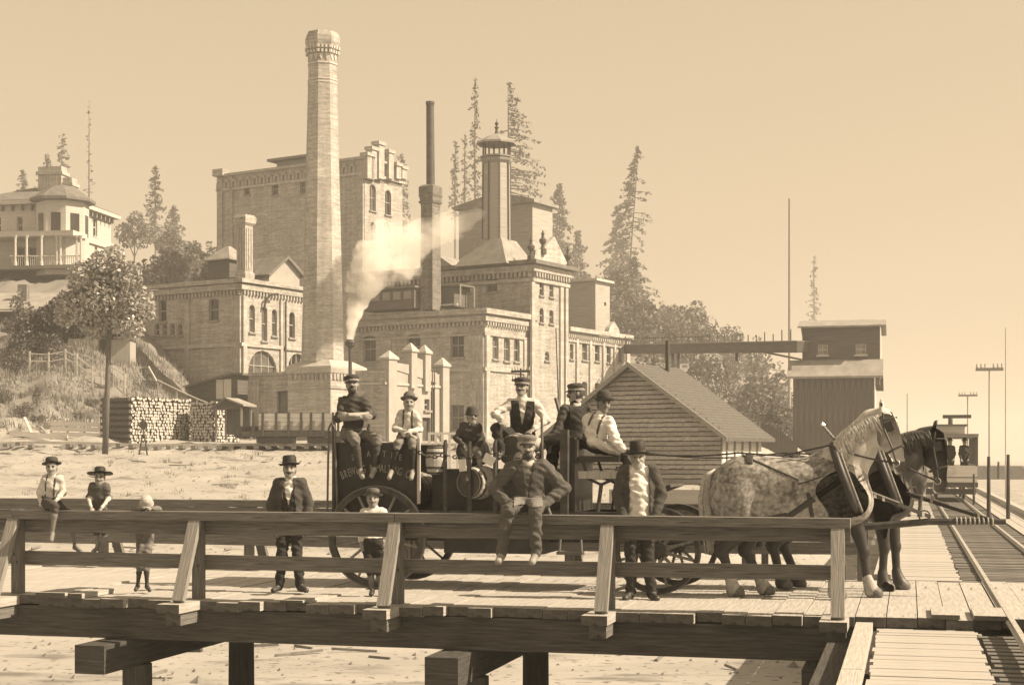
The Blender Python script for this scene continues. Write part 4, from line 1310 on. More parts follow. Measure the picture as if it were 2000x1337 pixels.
wheel(-6.27, WV0, .70, 14); wheel(-6.27, WV1, .70, 14)
wheel(-2.42, WV0 + .05, .57, 12, .05); wheel(-2.36, WV1 - .05, .57, 12, .05)
mb = MB(); mb.tube([br(-6.27, WV0, .7), br(-6.27, WV1, .7)], .04, 8); mb.build('axle', MT['iron'], wag)
mb = MB(); mb.tube([br(-2.42, WV0 + .05, .57), br(-2.36, WV1 - .05, .57)], .04, 8); mb.build('axle', MT['iron'], wag)
# tongue between the horses
mb = MB(); mb.tube([br(-2.4, 2.78, .62), br(-.6, 2.76, .80), br(1.0, 2.72, .955), br(1.95, 2.70, .965)], [.055, .05, .045, .036], 10); ton = mb.build('tongue', MT['wagon_mid'], wag)
mb = MB()
for k in range(9):
    c = br(1.33 + k * .055, 2.70, .965); mb.tube([c + E2 * .05 * math.cos(a) + Z * .05 * math.sin(a) + E1 * a * .006 for a in [j * math.pi / 4 for j in range(9)]], .013, 5)
mb.build('chain_wrap', MT['rope'], ton)
mb = MB(); mb.tube([br(.95 + .07 * math.cos(a), 2.70, 1.03 + .07 * math.sin(a)) for a in [j * math.pi / 6 for j in range(13)]], .012, 5); mb.build('ring', MT['tyre'], ton)
mb = MB(); mb.tube([br(-1.75, 2.15, .72), br(-1.72, 2.78, .74), br(-1.75, 3.4, .72)], .04, 8); mb.build('doubletree', MT['keg'], wag)
for vv in (2.2, 3.36):
    mb = MB(); mb.tube([br(-1.55, vv - .33, .74), br(-1.58, vv, .74), br(-1.55, vv + .33, .74)], [.02, .032, .02], 8); mb.build('singletree', MT['keg'], wag)

# ---- the load: kegs, barrel, sacks, cards
def keg(c, r, L, ax, label, m='keg', group='kegs on the wagon', cat='keg'):
    ax = Vector(ax).normalized()
    t = thing('keg', label, cat, Vector(c) - Z * r, group)
    x = ax.orthogonal().normalized(); y = ax.cross(x)
    Mx = Matrix.Translation(Vector(c)) @ Matrix((x, y, ax)).transposed().to_4x4()
    prof = [(r * .74, -L / 2 + .025), (r * .78, -L / 2 + .025), (r * .80, -L / 2), (r * .93, -L * .25), (r, 0), (r * .93, L * .25), (r * .80, L / 2), (r * .78, L / 2 - .025), (r * .74, L / 2 - .025)]
    mb = MB(); mb.lathe(prof, 18, Mx); mb.build('staves', MT[m], t)
    for z_ in (-.44, -.26, .26, .44):
        rr = np.interp(abs(z_), [0, .25, .5], [1, .93, .8]) * r
        mb = MB(); mb.lathe([(rr * .97, z_ * L - .018), (rr * 1.015, z_ * L - .018), (rr * 1.015, z_ * L + .018), (rr * .97, z_ * L + .018)], 18, Mx); mb.build('hoop', MT['iron'], t)
    return t
keg(br(-5.52, 2.28, 1.74), .13, .38, Z, 'small pale keg standing beside the lettered side panel', 'keg_pale')
keg(br(-4.92, 2.36, 1.44), .24, .5, E2 + E1 * .35, 'pale barrel head lying beside the seated boy on the wagon', 'keg_pale')
keg(br(-4.45, 2.6, 1.88), .24, .55, E2, 'dark keg lying across the wagon under the man in the vest')
keg(br(-5.1, 2.75, 1.86), .22, .55, E2, 'dark keg under the boy in the dark blouse')
keg(br(-6.55, 2.9, 1.32), .26, .7, E2, 'dark keg lying low at the wagon tail')
keg(br(-5.95, 2.9, 1.32), .26, .7, E2, 'dark keg lying behind the lettered side panel')
def sack(c, a, b, h, label, m='sack', rz=0.0):
    mb = MB()
    Mx = Matrix.Translation(Vector(c)) @ Matrix.Rotation(rz, 4, 'Z')
    mb.lathe([(.0, 0), (.7, .02), (.98, .3), (1.0, .55), (.8, .85), (.35, 1.0), (0, 1.0)], 16, Mx @ Matrix.Diagonal((a, b, h, 1)))
    for i, p in enumerate(mb.v):
        n = math.sin(p.x * 21 + p.z * 13) * math.sin(p.y * 17 + p.z * 9)
        mb.v[i] = p + Vector((n * .012, n * .01, n * .012))
    return tag(mb.build('sack', MT[m], smooth=True), label, 'sack', 'sacks on the wagon')
sack(br(-4.22, 2.5, 1.86), .22, .25, .2, 'pale cloth sack folded over the wagon side behind the bearded face', rz=-.2)
sack(br(-4.25, 2.4, 1.64), .20, .22, .24, 'lower pale sack bulging under the folded sack', rz=.1)
sack(br(-3.88, 2.6, 1.95), .2, .3, .16, 'crumpled dark coat cloth under the dark clad rider', 'leather')
for k, (px, py, rz, w, h, lb) in enumerate(((903, 908, -.12, .048, .078, 'upright pale paper card tacked to the chest beside the stake'), (955, 897, .5, .075, .062, 'tilted pale paper card beside the bearded face'))):
    c = at(px, py, 20.0)
    X = E1 * math.cos(rz) - Z * math.sin(rz); Yv = Z * math.cos(rz) + E1 * math.sin(rz)
    mb = MB(); mb.obb(c, X * w, Yv * h, E2 * .004); tag(mb.build('paper_card', MT['paper']), lb, 'card', 'paper cards on the wagon')

# ---- lettered sign board on the far railing
sb = thing('sign_board', 'long white lettered sign board standing beyond the far railing behind the wagon', 'sign', br(-2.0, 5.1, 0))
sc_ = 4.99
mb = MB(); bx(mb, -3.62, -.95, sc_, sc_ + .04, .62, 1.30); brd = mb.build('board', MT['white_paint'], sb)
for uu in (-3.3, -1.3):
    mb = MB(); bx(mb, uu - .05, uu + .05, sc_ + .045, sc_ + .13, -.1, 1.25); mb.build('board_post', MT['timber'], sb)
MT['sign_ink'] = mat('sign_ink', 0.03, var=0.2)
s1 = 'ST. I'
letters(s1, [(br(-3.40 + i * .13, sc_ - .003, 1.07), 0) for i in range(len(s1))], .30, 'sign_ink', brd, -E2, condense=.62)
s2 = 'RAT'
letters(s2, [(br(-1.83 + i * .2, sc_ - .003, 1.05), 0) for i in range(len(s2))], .36, 'sign_ink', brd, -E2, condense=.75)
# ================================================================== bodies: blended distance fields meshed as one surface
def v3(p): return np.array([p[0], p[1], p[2]], dtype=np.float32)
def smin(a, b, k):
    h = np.maximum(k - np.abs(a - b), 0) / k
    return np.minimum(a, b) - h * h * k * .25

class Field:
    def __init__(s, lo, hi, h):
        s.h = h; s.lo = v3(lo)
        n = np.ceil((v3(hi) - s.lo) / h).astype(int) + 1
        s.ax = [(s.lo[i] + h * np.arange(n[i])).astype(np.float32) for i in range(3)]
        s.n = n
        s.D = np.full(n, .2, np.float32); s.B = np.full(n, 9, np.float32); s.M = np.zeros(n, np.int8)
        s.G = {}
    def sub(s, lo, hi, m=.06):
        sl = []
        for i in range(3):
            a = int(np.clip(np.floor((lo[i] - m - s.lo[i]) / s.h), 0, s.n[i])); b = int(np.clip(np.ceil((hi[i] + m - s.lo[i]) / s.h) + 1, 0, s.n[i]))
            sl.append(slice(a, b))
        return tuple(sl), (s.ax[0][sl[0]][:, None, None], s.ax[1][sl[1]][None, :, None], s.ax[2][sl[2]][None, None, :])
    def put(s, d, sl, k, mi, groups):
        s.D[sl] = smin(s.D[sl], d, k)
        w = d < s.B[sl]
        s.B[sl] = np.where(w, d, s.B[sl]); s.M[sl] = np.where(w, mi, s.M[sl])
        for g in groups:
            if g not in s.G: s.G[g] = np.full(s.n, .2, np.float32)
            s.G[g][sl] = smin(s.G[g][sl], d, k)
    def cap(s, a, b, ra, rb, mi=0, k=.03, g=(), flat=None):
        a, b = v3(a), v3(b); R = max(ra, rb)
        sl, (x, y, z) = s.sub(np.minimum(a, b) - R, np.maximum(a, b) + R)
        ba = b - a; bb = max(float(ba @ ba), 1e-9)
        px, py, pz = x - a[0], y - a[1], z - a[2]
        t = np.clip((px * ba[0] + py * ba[1] + pz * ba[2]) / bb, 0, 1)
        wx, wy, wz = px - t * ba[0], py - t * ba[1], pz - t * ba[2]
        r = ra + (rb - ra) * t
        q = wx * wx + wy * wy + wz * wz
        if flat is None:
            d = np.sqrt(q) - r
        else:
            n, f = flat; n = v3(n); n = n / np.linalg.norm(n)
            wn = wx * n[0] + wy * n[1] + wz * n[2]
            kk = np.sqrt(q + wn * wn * (1 / (f * f) - 1)) + 1e-6
            d = np.sqrt(q) * (1 - r / kk) if False else (kk - r) * np.clip(np.sqrt(q) / kk, f, 1)
        s.put(d.astype(np.float32), sl, k, mi, g)
    def _ell(s, c, rad, ax):
        c = v3(c); R = max(rad)
        sl, (x, y, z) = s.sub(c - R, c + R)
        px, py, pz = x - c[0], y - c[1], z - c[2]
        k0 = 0; k1 = 0
        for a, r in zip(ax, rad):
            q = px * a[0] + py * a[1] + pz * a[2]
            k0 = k0 + (q / r) ** 2; k1 = k1 + (q / (r * r)) ** 2
        k0 = np.sqrt(k0); k1 = np.sqrt(k1) + 1e-6
        return (k0 * (k0 - 1) / k1).astype(np.float32), sl
    def ell(s, c, rad, ax, mi=0, k=.03, g=()):
        d, sl = s._ell(c, rad, ax); s.put(d, sl, k, mi, g)
    def carve(s, c, rad, ax, k=.02):
        d, sl = s._ell(c, rad, ax)
        s.D[sl] = -smin(-s.D[sl], d, k)
    def dot(s, c, n):
        return ((s.ax[0] - c[0]) * n[0])[:, None, None] + ((s.ax[1] - c[1]) * n[1])[None, :, None] + ((s.ax[2] - c[2]) * n[2])[None, None, :]

def surface(D, lo, h, M=None):
    S = D < 0
    n = S.shape
    c = np.zeros((n[0] - 1, n[1] - 1, n[2] - 1), np.int8)
    for i in (0, 1):
        for j in (0, 1):
            for k in (0, 1):
                c += S[i:n[0] - 1 + i, j:n[1] - 1 + j, k:n[2] - 1 + k]
    I, J, K = np.nonzero((c > 0) & (c < 8))
    if len(I) == 0: return None
    idx = np.full(c.shape, -1, np.int32); idx[I, J, K] = np.arange(len(I))
    acc = np.zeros((len(I), 3), np.float32); cnt = np.zeros(len(I), np.float32)
    cor = [(i, j, k) for i in (0, 1) for j in (0, 1) for k in (0, 1)]
    val = {q: D[I + q[0], J + q[1], K + q[2]] for q in cor}
    for q in cor:
        for axx in range(3):
            if q[axx] == 0:
                r = list(q); r[axx] = 1; r = tuple(r)
                a, b = val[q], val[r]
                m = (a < 0) != (b < 0)
                t = np.where(m, a / np.where(m, a - b, 1), 0)
                p = np.stack([np.full(len(I), q[0], np.float32), np.full(len(I), q[1], np.float32), np.full(len(I), q[2], np.float32)], -1)
                p[:, axx] += t
                acc += p * m[:, None]; cnt += m
    V = np.stack([I, J, K], -1) + acc / cnt[:, None]
    V = V * h + lo
    quads = []
    for axx in range(3):
        o1, o2 = (axx + 1) % 3, (axx + 2) % 3
        sa = [slice(None)] * 3; sb = [slice(None)] * 3
        sa[axx] = slice(0, n[axx] - 1); sb[axx] = slice(1, n[axx])
        for o in (o1, o2):
            sa[o] = slice(1, n[o] - 1); sb[o] = slice(1, n[o] - 1)
        A, B = S[tuple(sa)], S[tuple(sb)]
        E = np.nonzero(A != B)
        if len(E[0]) == 0: continue
        e = [E[0], E[1], E[2]]
        base = [e[0].copy(), e[1].copy(), e[2].copy()]
        for o in (o1, o2): base[o] = base[o] + 1
        def cell(d1, d2):
            q = [base[0].copy(), base[1].copy(), base[2].copy()]
            q[o1] = q[o1] - d1; q[o2] = q[o2] - d2
            return idx[q[0], q[1], q[2]]
        Q = np.stack([cell(1, 1), cell(0, 1), cell(0, 0), cell(1, 0)], -1)
        flip = ~A[E]
        Q[flip] = Q[flip][:, ::-1]
        quads.append(Q)
    Q = np.concatenate(quads)
    Q = Q[(Q >= 0).all(1)]
    mi = None
    if M is not None:
        vm = M[I, J, K]
        mi = vm[Q[:, 0]].astype(np.int32)
    return V, Q, mi

def np_mesh(name, V, Q, mats, mi, parent, base, smooth=True):
    me = bpy.data.meshes.new(name)
    me.vertices.add(len(V)); me.vertices.foreach_set('co', (V - v3(base)).astype(np.float32).ravel())
    k = Q.shape[1]
    me.loops.add(Q.size); me.loops.foreach_set('vertex_index', Q.astype(np.int32).ravel())
    me.polygons.add(len(Q)); me.polygons.foreach_set('loop_start', (np.arange(len(Q)) * k).astype(np.int32))
    for m in mats: me.materials.append(m)
    if mi is not None: me.polygons.foreach_set('material_index', mi)
    me.update(calc_edges=True)
    if smooth: me.polygons.foreach_set('use_smooth', [True] * len(Q))
    o = bpy.data.objects.new(name, me); COL.objects.link(o)
    if parent is not None: o.parent = parent
    return o

def cloth(name, v, var=.22, fold=9):
    if name not in MT: MT[name] = mat(name, v, rough=.9, var=var, scale=fold, coord='Object', bump=.7, bump_scale=fold * 1.6, spec=.15)
    return MT[name]
MT['skin'] = mat('skin', .28, rough=.55, var=.12, scale=14, coord='Object', spec=.35)
MT['skin_dark'] = mat('skin_tanned', .19, rough=.55, var=.12, scale=14, coord='Object', spec=.35)
MT['lip'] = mat('lip', .17, rough=.5, var=.1)
MT['eye'] = mat('eye_dark', .03, rough=.3, var=.1, spec=.5)
cloth('cl_black', .04); cloth('cl_dark', .07); cloth('cl_brown', .10); cloth('cl_mid', .17); cloth('cl_grey', .28); cloth('cl_light', .50); cloth('cl_white', .66)
MT['felt'] = mat('felt', .06, var=.25, scale=8, coord='Object')
MT['felt_black'] = mat('felt_black', .028, rough=.6, var=.3, scale=6, coord='Object')
MT['felt_mid'] = mat('felt_mid', .13, var=.25, scale=8, coord='Object')
MT['straw'] = mat('straw', .42, var=.3, scale=30, coord='Object', bump=.5)
MT['boot'] = mat('boot', .05, rough=.45, var=.4, scale=9, coord='Object', spec=.45)
MT['boot_pale'] = mat('boot_pale', .28, rough=.6, var=.25, scale=9, coord='Object')
MT['hair'] = mat('hair', .06, rough=.5, var=.4, scale=25, coord='Object', bump=.6)
MT['hair_grey'] = mat('hair_grey', .38, rough=.6, var=.3, scale=25, coord='Object', bump=.6)
MT['hair_fair'] = mat('hair_fair', .25, rough=.55, var=.3, scale=25, coord='Object', bump=.6)

def frame_m(c, x, y, z):
    return Matrix.Translation(Vector(c)) @ Matrix((Vector(x), Vector(y), Vector(z))).transposed().to_4x4()

HATS = {
    'wide': ([(.215, .0), (.16, -.004), (.10, .006), (.092, .03), (.09, .085), (.07, .108), (.03, .10), (0, .096)], 1.0),
    'fedora': ([(.15, .02), (.125, -.002), (.098, .004), (.095, .03), (.09, .10), (.075, .125), (.03, .108), (0, .104)], .94),
    'boater': ([(.15, .0), (.12, 0), (.096, .003), (.094, .03), (.093, .075), (.085, .088), (0, .09)], 1.0),
    'bowler': ([(.14, .022), (.122, .0), (.097, .004), (.096, .04), (.088, .085), (.06, .118), (.025, .13), (0, .132)], .94),
    'tall': ([(.155, .016), (.13, -.004), (.1, .004), (.098, .03), (.095, .135), (.08, .15), (.03, .138), (0, .134)], 1.0),
    'bucket': ([(.12, -.045), (.108, -.02), (.1, .01), (.095, .05), (.075, .085), (.03, .1), (0, .1)], 1.0),
}

def person(label, D, J, r=1.0, hr=None, front=None, face=(0, -1, 0), shirt='cl_light', sleeve=None, forearm=None, trouser='cl_dark', shin=None, shoe='boot',
           skin='skin', hat='fedora', hatm='felt', hat_tilt=(0, 0), hair='hair', beard=None, moustache=None, garments=(), h=.0085, hands=None, group=None, hatpos=.062, neck_r=1.0, loose=1.0):
    hr = hr or r
    P = {k: at(v[0], v[1], D + (v[2] if len(v) > 2 else 0)) for k, v in J.items()}
    side = (P['sR'] - P['sL']); side.z = 0; side.normalize()
    fr = side.cross(Z)
    if front is not None and Vector(front).dot(fr) < 0: fr = -fr
    ms = (P['sL'] + P['sR']) / 2
    up_t = (ms - P['pel']).normalized()
    fr = (fr - up_t * fr.dot(up_t)).normalized(); side = up_t.cross(fr) * (1 if up_t.cross(fr).dot(P['sR'] - P['sL']) > 0 else -1)
    allp = np.array([tuple(p) for p in P.values()])
    lo, hi = allp.min(0) - .22, allp.max(0) + .22
    F = Field(lo, hi, h)
    slots = [skin, shirt, sleeve or shirt, forearm or sleeve or shirt, trouser, shin or trouser, shoe, 'lip', 'eye', hair or 'hair']
    mats = [MT[m] for m in slots]
    # torso
    F.ell(P['pel'] + up_t * .02 * r, (.165 * r, .125 * r, .13 * r), (side, fr, up_t), 4, .05, ('torso', 'hip'))
    F.cap(P['pel'] + up_t * .05 * r, P['pel'].lerp(ms, .6), .142 * r, .158 * r, 1, .05, ('torso',), flat=(fr, .74))
    F.ell(P['pel'].lerp(ms, .70), (.172 * r, .118 * r, .17 * r), (side, fr, up_t), 1, .05, ('torso',))
    F.cap(P['sL'].lerp(ms, .25), P['sR'].lerp(ms, .25), .068 * r, .068 * r, 1, .06, ('torso',))
    hc = P['head']
    f = Vector(face).normalized()
    upn = (hc - ms).normalized()
    upn = (Z * .6 + upn * .4).normalized()
    sd = f.cross(upn).normalized(); u = sd.cross(f)
    F.cap(ms + up_t * .02 * r, hc - u * .05 * hr - f * .02 * hr, .06 * r * neck_r, .052 * r * neck_r, 0, .03, ('neck',))
    F.cap(ms - up_t * .01 * r, ms + (hc - ms) * .32, .078 * r, .062 * r, 1, .03, ('torso',))
    # head
    q = hr
    A = (sd, f, u)
    c = hc
    F.ell(c + u * .018 * q - f * .008 * q, (.077 * q, .098 * q, .105 * q), A, 0, .03, ('head',))
    F.ell(c - u * .055 * q + f * .03 * q, (.058 * q, .062 * q, .066 * q), A, 0, .04, ('head',))
    F.ell(c - u * .098 * q + f * .066 * q, (.028 * q, .022 * q, .02 * q), A, 0, .03, ('head',))
    F.ell(c + u * .036 * q + f * .083 * q, (.05 * q, .016 * q, .013 * q), A, 0, .02, ('head',))
    for s_ in (-1, 1):
        F.ell(c + sd * .045 * q * s_ - u * .03 * q + f * .066 * q, (.022 * q, .02 * q, .018 * q), A, 0, .02, ('head',))
        F.carve(c + sd * .031 * q * s_ + u * .012 * q + f * .105 * q, (.018 * q, .022 * q, .014 * q), A, .014)
    F.cap(c + f * .092 * q + u * .018 * q, c + f * .118 * q - u * .024 * q, .011 * q, .017 * q, 0, .012)
    for s_ in (-1, 1):
        F.ell(c + sd * .031 * q * s_ + u * .012 * q + f * .083 * q, (.014 * q, .009 * q, .008 * q), A, 8, .004)
        F.ell(c + sd * .034 * q * s_ + u * .034 * q + f * .090 * q, (.017 * q, .009 * q, .0045 * q), A, 9, .006)
        F.ell(c + sd * .079 * q * s_ - u * .002 * q - f * .01 * q, (.013 * q, .024 * q, .034 * q), A, 0, .012)
        F.cap(c + sd * .012 * q * s_ + f * .108 * q - u * .03 * q, c + sd * .014 * q * s_ + f * .104 * q - u * .03 * q, .009 * q, .009 * q, 0, .008)
    F.ell(c + f * .090 * q - u * .060 * q, (.020 * q, .010 * q, .006 * q), A, 7, .008)
    # arms and hands
    for i, s_ in (('L', -1), ('R', 1)):
        S_, E_, W_ = P['s' + i], P['e' + i], P['w' + i]
        F.cap(S_.lerp(ms, .06), E_, .064 * r * loose, .052 * r * loose, 2, .035, ('arm', 'upperarm'))
        if forearm:
            F.cap(E_, W_, .046 * r, .03 * r, 3, .02, ())
        else:
            F.cap(E_, E_.lerp(W_, .93), .053 * r * loose, .043 * r * loose, 3, .025, ('arm',))
            F.cap(E_.lerp(W_, .9), W_, .03 * r, .027 * r, 0, .008, ())
        dr = (W_ - E_).normalized()
        nr = Vector((0, 0, -1)); ddv = dr
        if hands and i in hands:
            ddv = Vector(hands[i][0]).normalized(); nr = Vector(hands[i][1])
        elif abs(dr.z) > .75:
            nr = -side * s_
        nr = (nr - ddv * nr.dot(ddv)).normalized()
        hs = ddv.cross(nr)
        ts = 1 if hs.dot(side * -s_ + fr * .6) > 0 else -1
        hs = hs * ts
        k = r * 1.0
        W2 = W_ + ddv * .012 * k
        F.ell(W2 + ddv * .048 * k, (.052 * k, .042 * k, .019 * k), (ddv, hs, nr), 0, .012, ())
        for n_, L in ((-1.5, .062), (-.5, .078), (.5, .083), (1.5, .074)):
            b0 = W2 + ddv * (.086 - .004 * abs(n_)) * k + hs * n_ * .0205 * k
            m_ = b0 + (ddv * .5 + nr * .18) * L * k; e_ = m_ + (ddv * .30 + nr * .38) * L * k
            F.cap(b0, m_, .0098 * k, .0092 * k, 0, .003); F.cap(m_, e_, .0092 * k, .0078 * k, 0, .003)
        b0 = W2 + ddv * .022 * k + hs * .034 * k
        m_ = b0 + (ddv * .030 + hs * .022 + nr * .008) * k; e_ = m_ + (ddv * .03 + nr * .012) * k
        F.cap(b0, m_, .013 * k, .0115 * k, 0, .006); F.cap(m_, e_, .0115 * k, .009 * k, 0, .004)
    # legs
    for i, s_ in (('L', -1), ('R', 1)):
        Hp = P['pel'] + side * s_ * .088 * r - up_t * .03 * r
        K_, A_, T_ = P['k' + i], P['a' + i], P['t' + i]
        F.cap(Hp, K_, .098 * r, .068 * r, 4, .045, ('leg', 'thigh'))
        if shin:
            F.cap(K_, K_.lerp(A_, .35), .05 * r, .052 * r, 5, .02); F.cap(K_.lerp(A_, .35), A_, .052 * r, .032 * r, 5, .02)
            F.cap(K_.lerp(Hp, .1), K_.lerp(A_, .12), .072 * r, .07 * r, 4, .01, ('leg',))
        else:
            F.cap(K_, A_.lerp(K_, .04), .068 * r, .058 * r, 5, .03, ('leg',))
        ft = (T_ - A_); 
        heel = A_ + (-ft.normalized() * .02 + Vector((0, 0, -.035))) * r
        ball = T_ + Vector((0, 0, .012)) * r
        F.cap(A_, heel, .036 * r, .034 * r, 6, .02); F.cap(heel, ball, .037 * r, .034 * r, 6, .02); F.cap(A_ + ft * .2, ball, .036 * r, .03 * r, 6, .02)
    gl = gz(P['pel'].x, P['pel'].y)
    base = Vector((P['pel'].x, P['pel'].y, min(p.z for p in P.values()) - .03))
    root = thing('person', label, 'person', base, group)
    gx, gy, gz_ = (F.ax[0] * 26)[:, None, None], (F.ax[1] * 26)[None, :, None], (F.ax[2] * 30)[None, None, :]
    wr = np.sin(gx + 1.6 * np.sin(gz_ * .7 + gy)) * np.sin(gz_ * .8 + 1.3 * np.sin(gx * .6) + gy * .5)
    wr = wr + .6 * np.sin(gz_ * 2.1 + gx * .9) * np.sin(gy * 1.7 + gz_ * .4)
    clothed = (F.M >= 1) & (F.M <= 5) & ~((F.M == 3) & (forearm is not None and forearm.startswith('skin'))) & ~((F.M == 5) & (shin is not None))
    F.D += np.where(clothed, wr * .010 * r, 0).astype(np.float32)
    V, Q, mi = surface(F.D, F.lo, h, F.M)
    np_mesh('body', V, Q, mats, mi, root, base)
    # hair
    fd, ud, sdd = F.dot(c, f), F.dot(c, u), F.dot(c, sd)
    if hair:
        reg = np.minimum(np.maximum(fd - .012 * q, -.075 * q - ud), np.maximum(.07 * q - ud, fd - .09))
        G = np.maximum(F.G['head'] - .011 * q, reg)
        o = surface(G, F.lo, h)
        if o: np_mesh('hair', o[0], o[1], [MT[hair]], None, root, base)
    # beard, moustache
    def blob(name, cc, rad, m):
        mb = MB()
        N = 10
        prof = [(math.sin(math.pi * i / N), -math.cos(math.pi * i / N)) for i in range(N + 1)]
        prof[0] = (0, -1); prof[-1] = (0, 1)
        mb.lathe(prof, 14, frame_m(cc, sd * rad[0], f * rad[1], u * rad[2]))
        for i, p in enumerate(mb.v):
            w = math.sin(p.x * 190 + p.z * 70) * math.sin(p.z * 160 + p.y * 120) * .004 * q
            mb.v[i] = p + f * w + sd * w * .5
        return mb.build(name, MT[m], root, smooth=True)
    if beard: blob('beard', c - u * .092 * q + f * .062 * q, (.062 * q, .05 * q, beard[1] * q), beard[0])
    if moustache: blob('moustache', c - u * .043 * q + f * .103 * q, (.040 * q, .018 * q, .012 * q), moustache)
    # hat
    if hat:
        hu = (u + sd * hat_tilt[0] + f * hat_tilt[1]).normalized()
        hs_ = f.cross(hu).normalized(); hf = hu.cross(hs_)
        hp = c + hu * hatpos * q - f * .008 * q
        if hat == 'cap':
            mb = MB()
            mb.lathe([(.098, -.012), (.10, .02), (.115, .045), (.105, .07), (.06, .088), (0, .092)], 18, frame_m(hp, hs_ * q, hf * q * 1.08, hu * q))
            hm = mb.build('cap', MT[hatm], root, smooth=True)
            mb = MB()
            pts = [(math.cos(a) * .088, math.sin(a) * .105) for a in np.linspace(.35, math.pi - .35, 9)]
            inner = [hp + hs_ * x * q + hf * y * q + hu * -.004 * q for x, y in pts]
            outer = [hp + hs_ * x * 1.05 * q + hf * (y + .055 * math.sin(a) ** .7) * q - hu * .026 * q for (x, y), a in zip(pts, np.linspace(.35, math.pi - .35, 9))]
            for k in range(8):
                mb.face([inner[k], inner[k + 1], outer[k + 1], outer[k]])
                mb.face([p_ - hu * .006 for p_ in (outer[k], outer[k + 1], inner[k + 1], inner[k])])
                mb.face([outer[k], outer[k + 1], outer[k + 1] - hu * .006, outer[k] - hu * .006])
            mb.build('visor', MT['felt_black'], hm)
            mb = MB(); mb.lathe([(.099, -.014), (.1025, -.014), (.1025, .014), (.099, .014)], 18, frame_m(hp, hs_ * q, hf * q * 1.08, hu * q)); mb.build('cap_band', MT['cl_grey' if hatm != 'felt_mid' else 'felt_black'], hm)
        else:
            prof, sy = HATS[hat]
            mb = MB()
            full = [(prof[3][0] * .96, .02), (prof[3][0] * .97, -.002)] + [(rr * .985, zz_ - .007) for rr, zz_ in prof[2::-1]][:-1] + [(prof[0][0], prof[0][1] - .004)] + prof
            mb.lathe(full, 24, frame_m(hp, hs_ * q, hf * q * 1.06, hu * q))
            for i, p in enumerate(mb.v):
                w = p - hp
                rr = math.hypot(w.dot(hs_), w.dot(hf)) / q
                x_ = w.dot(hs_) / q
                if rr > .1: mb.v[i] = p + hu * q * ((x_ * x_ - .008) * (1 - sy) * 22 * .12 + .006 * math.sin(x_ * 31 + w.dot(hf) * 17))
            hm = mb.build('hat', MT[hatm], root, smooth=True)
            b_ = prof[3][0]
            mb = MB(); mb.lathe([(b_ * .98, .008), (b_ * 1.03, .008), (b_ * 1.015, .034), (b_ * .98, .034)], 24, frame_m(hp, hs_ * q, hf * q * 1.06, hu * q)); mb.build('hat_band', MT['felt_black' if hatm != 'felt_black' else 'cl_dark'], hm)
    # clothing over the body
    xs = F.dot(ms, side); fs = F.dot(ms, fr); zs2 = F.dot(ms, up_t); zp = F.dot(P['pel'], up_t)
    T = F.G['torso']; Ar = F.G['arm']; Lg = F.G['leg']
    for gname, kind, m, arg in garments:
        if kind == 'jacket':
            w0, w1, drop = arg
            sk = Field(lo, hi, h)
            sk.cap(P['pel'].lerp(ms, .3), P['pel'] - up_t * drop, .165 * r, .19 * r, 0, .03, flat=(fr, .74))
            base_d = smin(smin(T, Ar, .03), np.maximum(sk.D, -zp - drop), .03) - .02 * r
            op = np.maximum(np.abs(xs) - np.clip(w0 + (w1 - w0) * (-zs2 / (.55 * r)), 0, 1), -(fs - .0))       # front opening
            arms_cut = Ar - .028 * r
            reg = np.maximum(-op, -(smin(T, Ar, .02) + .012))
            G = np.maximum(np.maximum(base_d, -op * 1.0), zs2 - .075 * r)
            # sleeves stop at the wrists
        elif kind == 'vest':
            w0, zlow = arg
            op = np.maximum(np.abs(xs) - np.clip(w0 + zs2 * w0 / (.30 * r), 0, 1), -fs)
            G = np.maximum(np.maximum(np.maximum(T - .011 * r, -op), zs2 - .05 * r), -(zp - zlow))
            G = np.maximum(G, np.abs(xs) - .165 * r)
        elif kind == 'suspenders':
            x0, = arg
            t_ = -zs2 / (.5 * r)
            b = np.minimum(np.abs(xs - (x0 + .0)), np.abs(xs + (x0 + .0))) - .016 * r
            G = np.maximum(np.maximum(T - .009 * r, b), -(zp - .06 * r))
        elif kind == 'belt':
            G = np.maximum(T - .012 * r, np.abs(zp - arg[0]) - .022 * r)
        elif kind == 'collar':
            nk = smin(F.G['neck'], T, .02)
            G = np.maximum(np.maximum(F.G['neck'] - .018 * r, zs2 - .085 * r), -(zs2 - .01 * r))
        elif kind == 'cape_collar':
            G = np.maximum(np.maximum(smin(T, F.G['upperarm'], .03) - .014 * r, -(zs2 + .045 * r + .12 * np.abs(xs))), zs2 - .06 * r)
        elif kind == 'apron':
            z0, z1, wid = arg
            G = np.maximum(np.maximum(smin(T, Lg, .05) - .016 * r, np.abs(xs) - wid), np.maximum(-(fs + .02), np.maximum(zp - z1, -(zp - z0))))
        elif kind == 'shirtfront':
            wid, z0 = arg
            G = np.maximum(np.maximum(T - .012 * r, np.abs(xs) - wid * (1 + .3 * np.clip(zs2 / (.5 * r), -1, 0))), np.maximum(-fs, np.maximum(-(zp - z0), zs2 - .06 * r)))
        elif kind == 'cuffs':
            G = None
            for i in ('L', 'R'):
                E_, W_ = P['e' + i], P['w' + i]
                k2 = Field(lo, hi, h)
                k2.cap(E_.lerp(W_, arg[0]), E_.lerp(W_, arg[1]), .062 * r, .056 * r)
                G = k2.D if G is None else np.minimum(G, k2.D)
        o = surface((G + (wr * .005 * r if kind in ('jacket', 'vest', 'apron') else 0)).astype(np.float32), F.lo, h)
        if o: np_mesh(gname, o[0], o[1], [MT[m]], None, root, base)
    return root

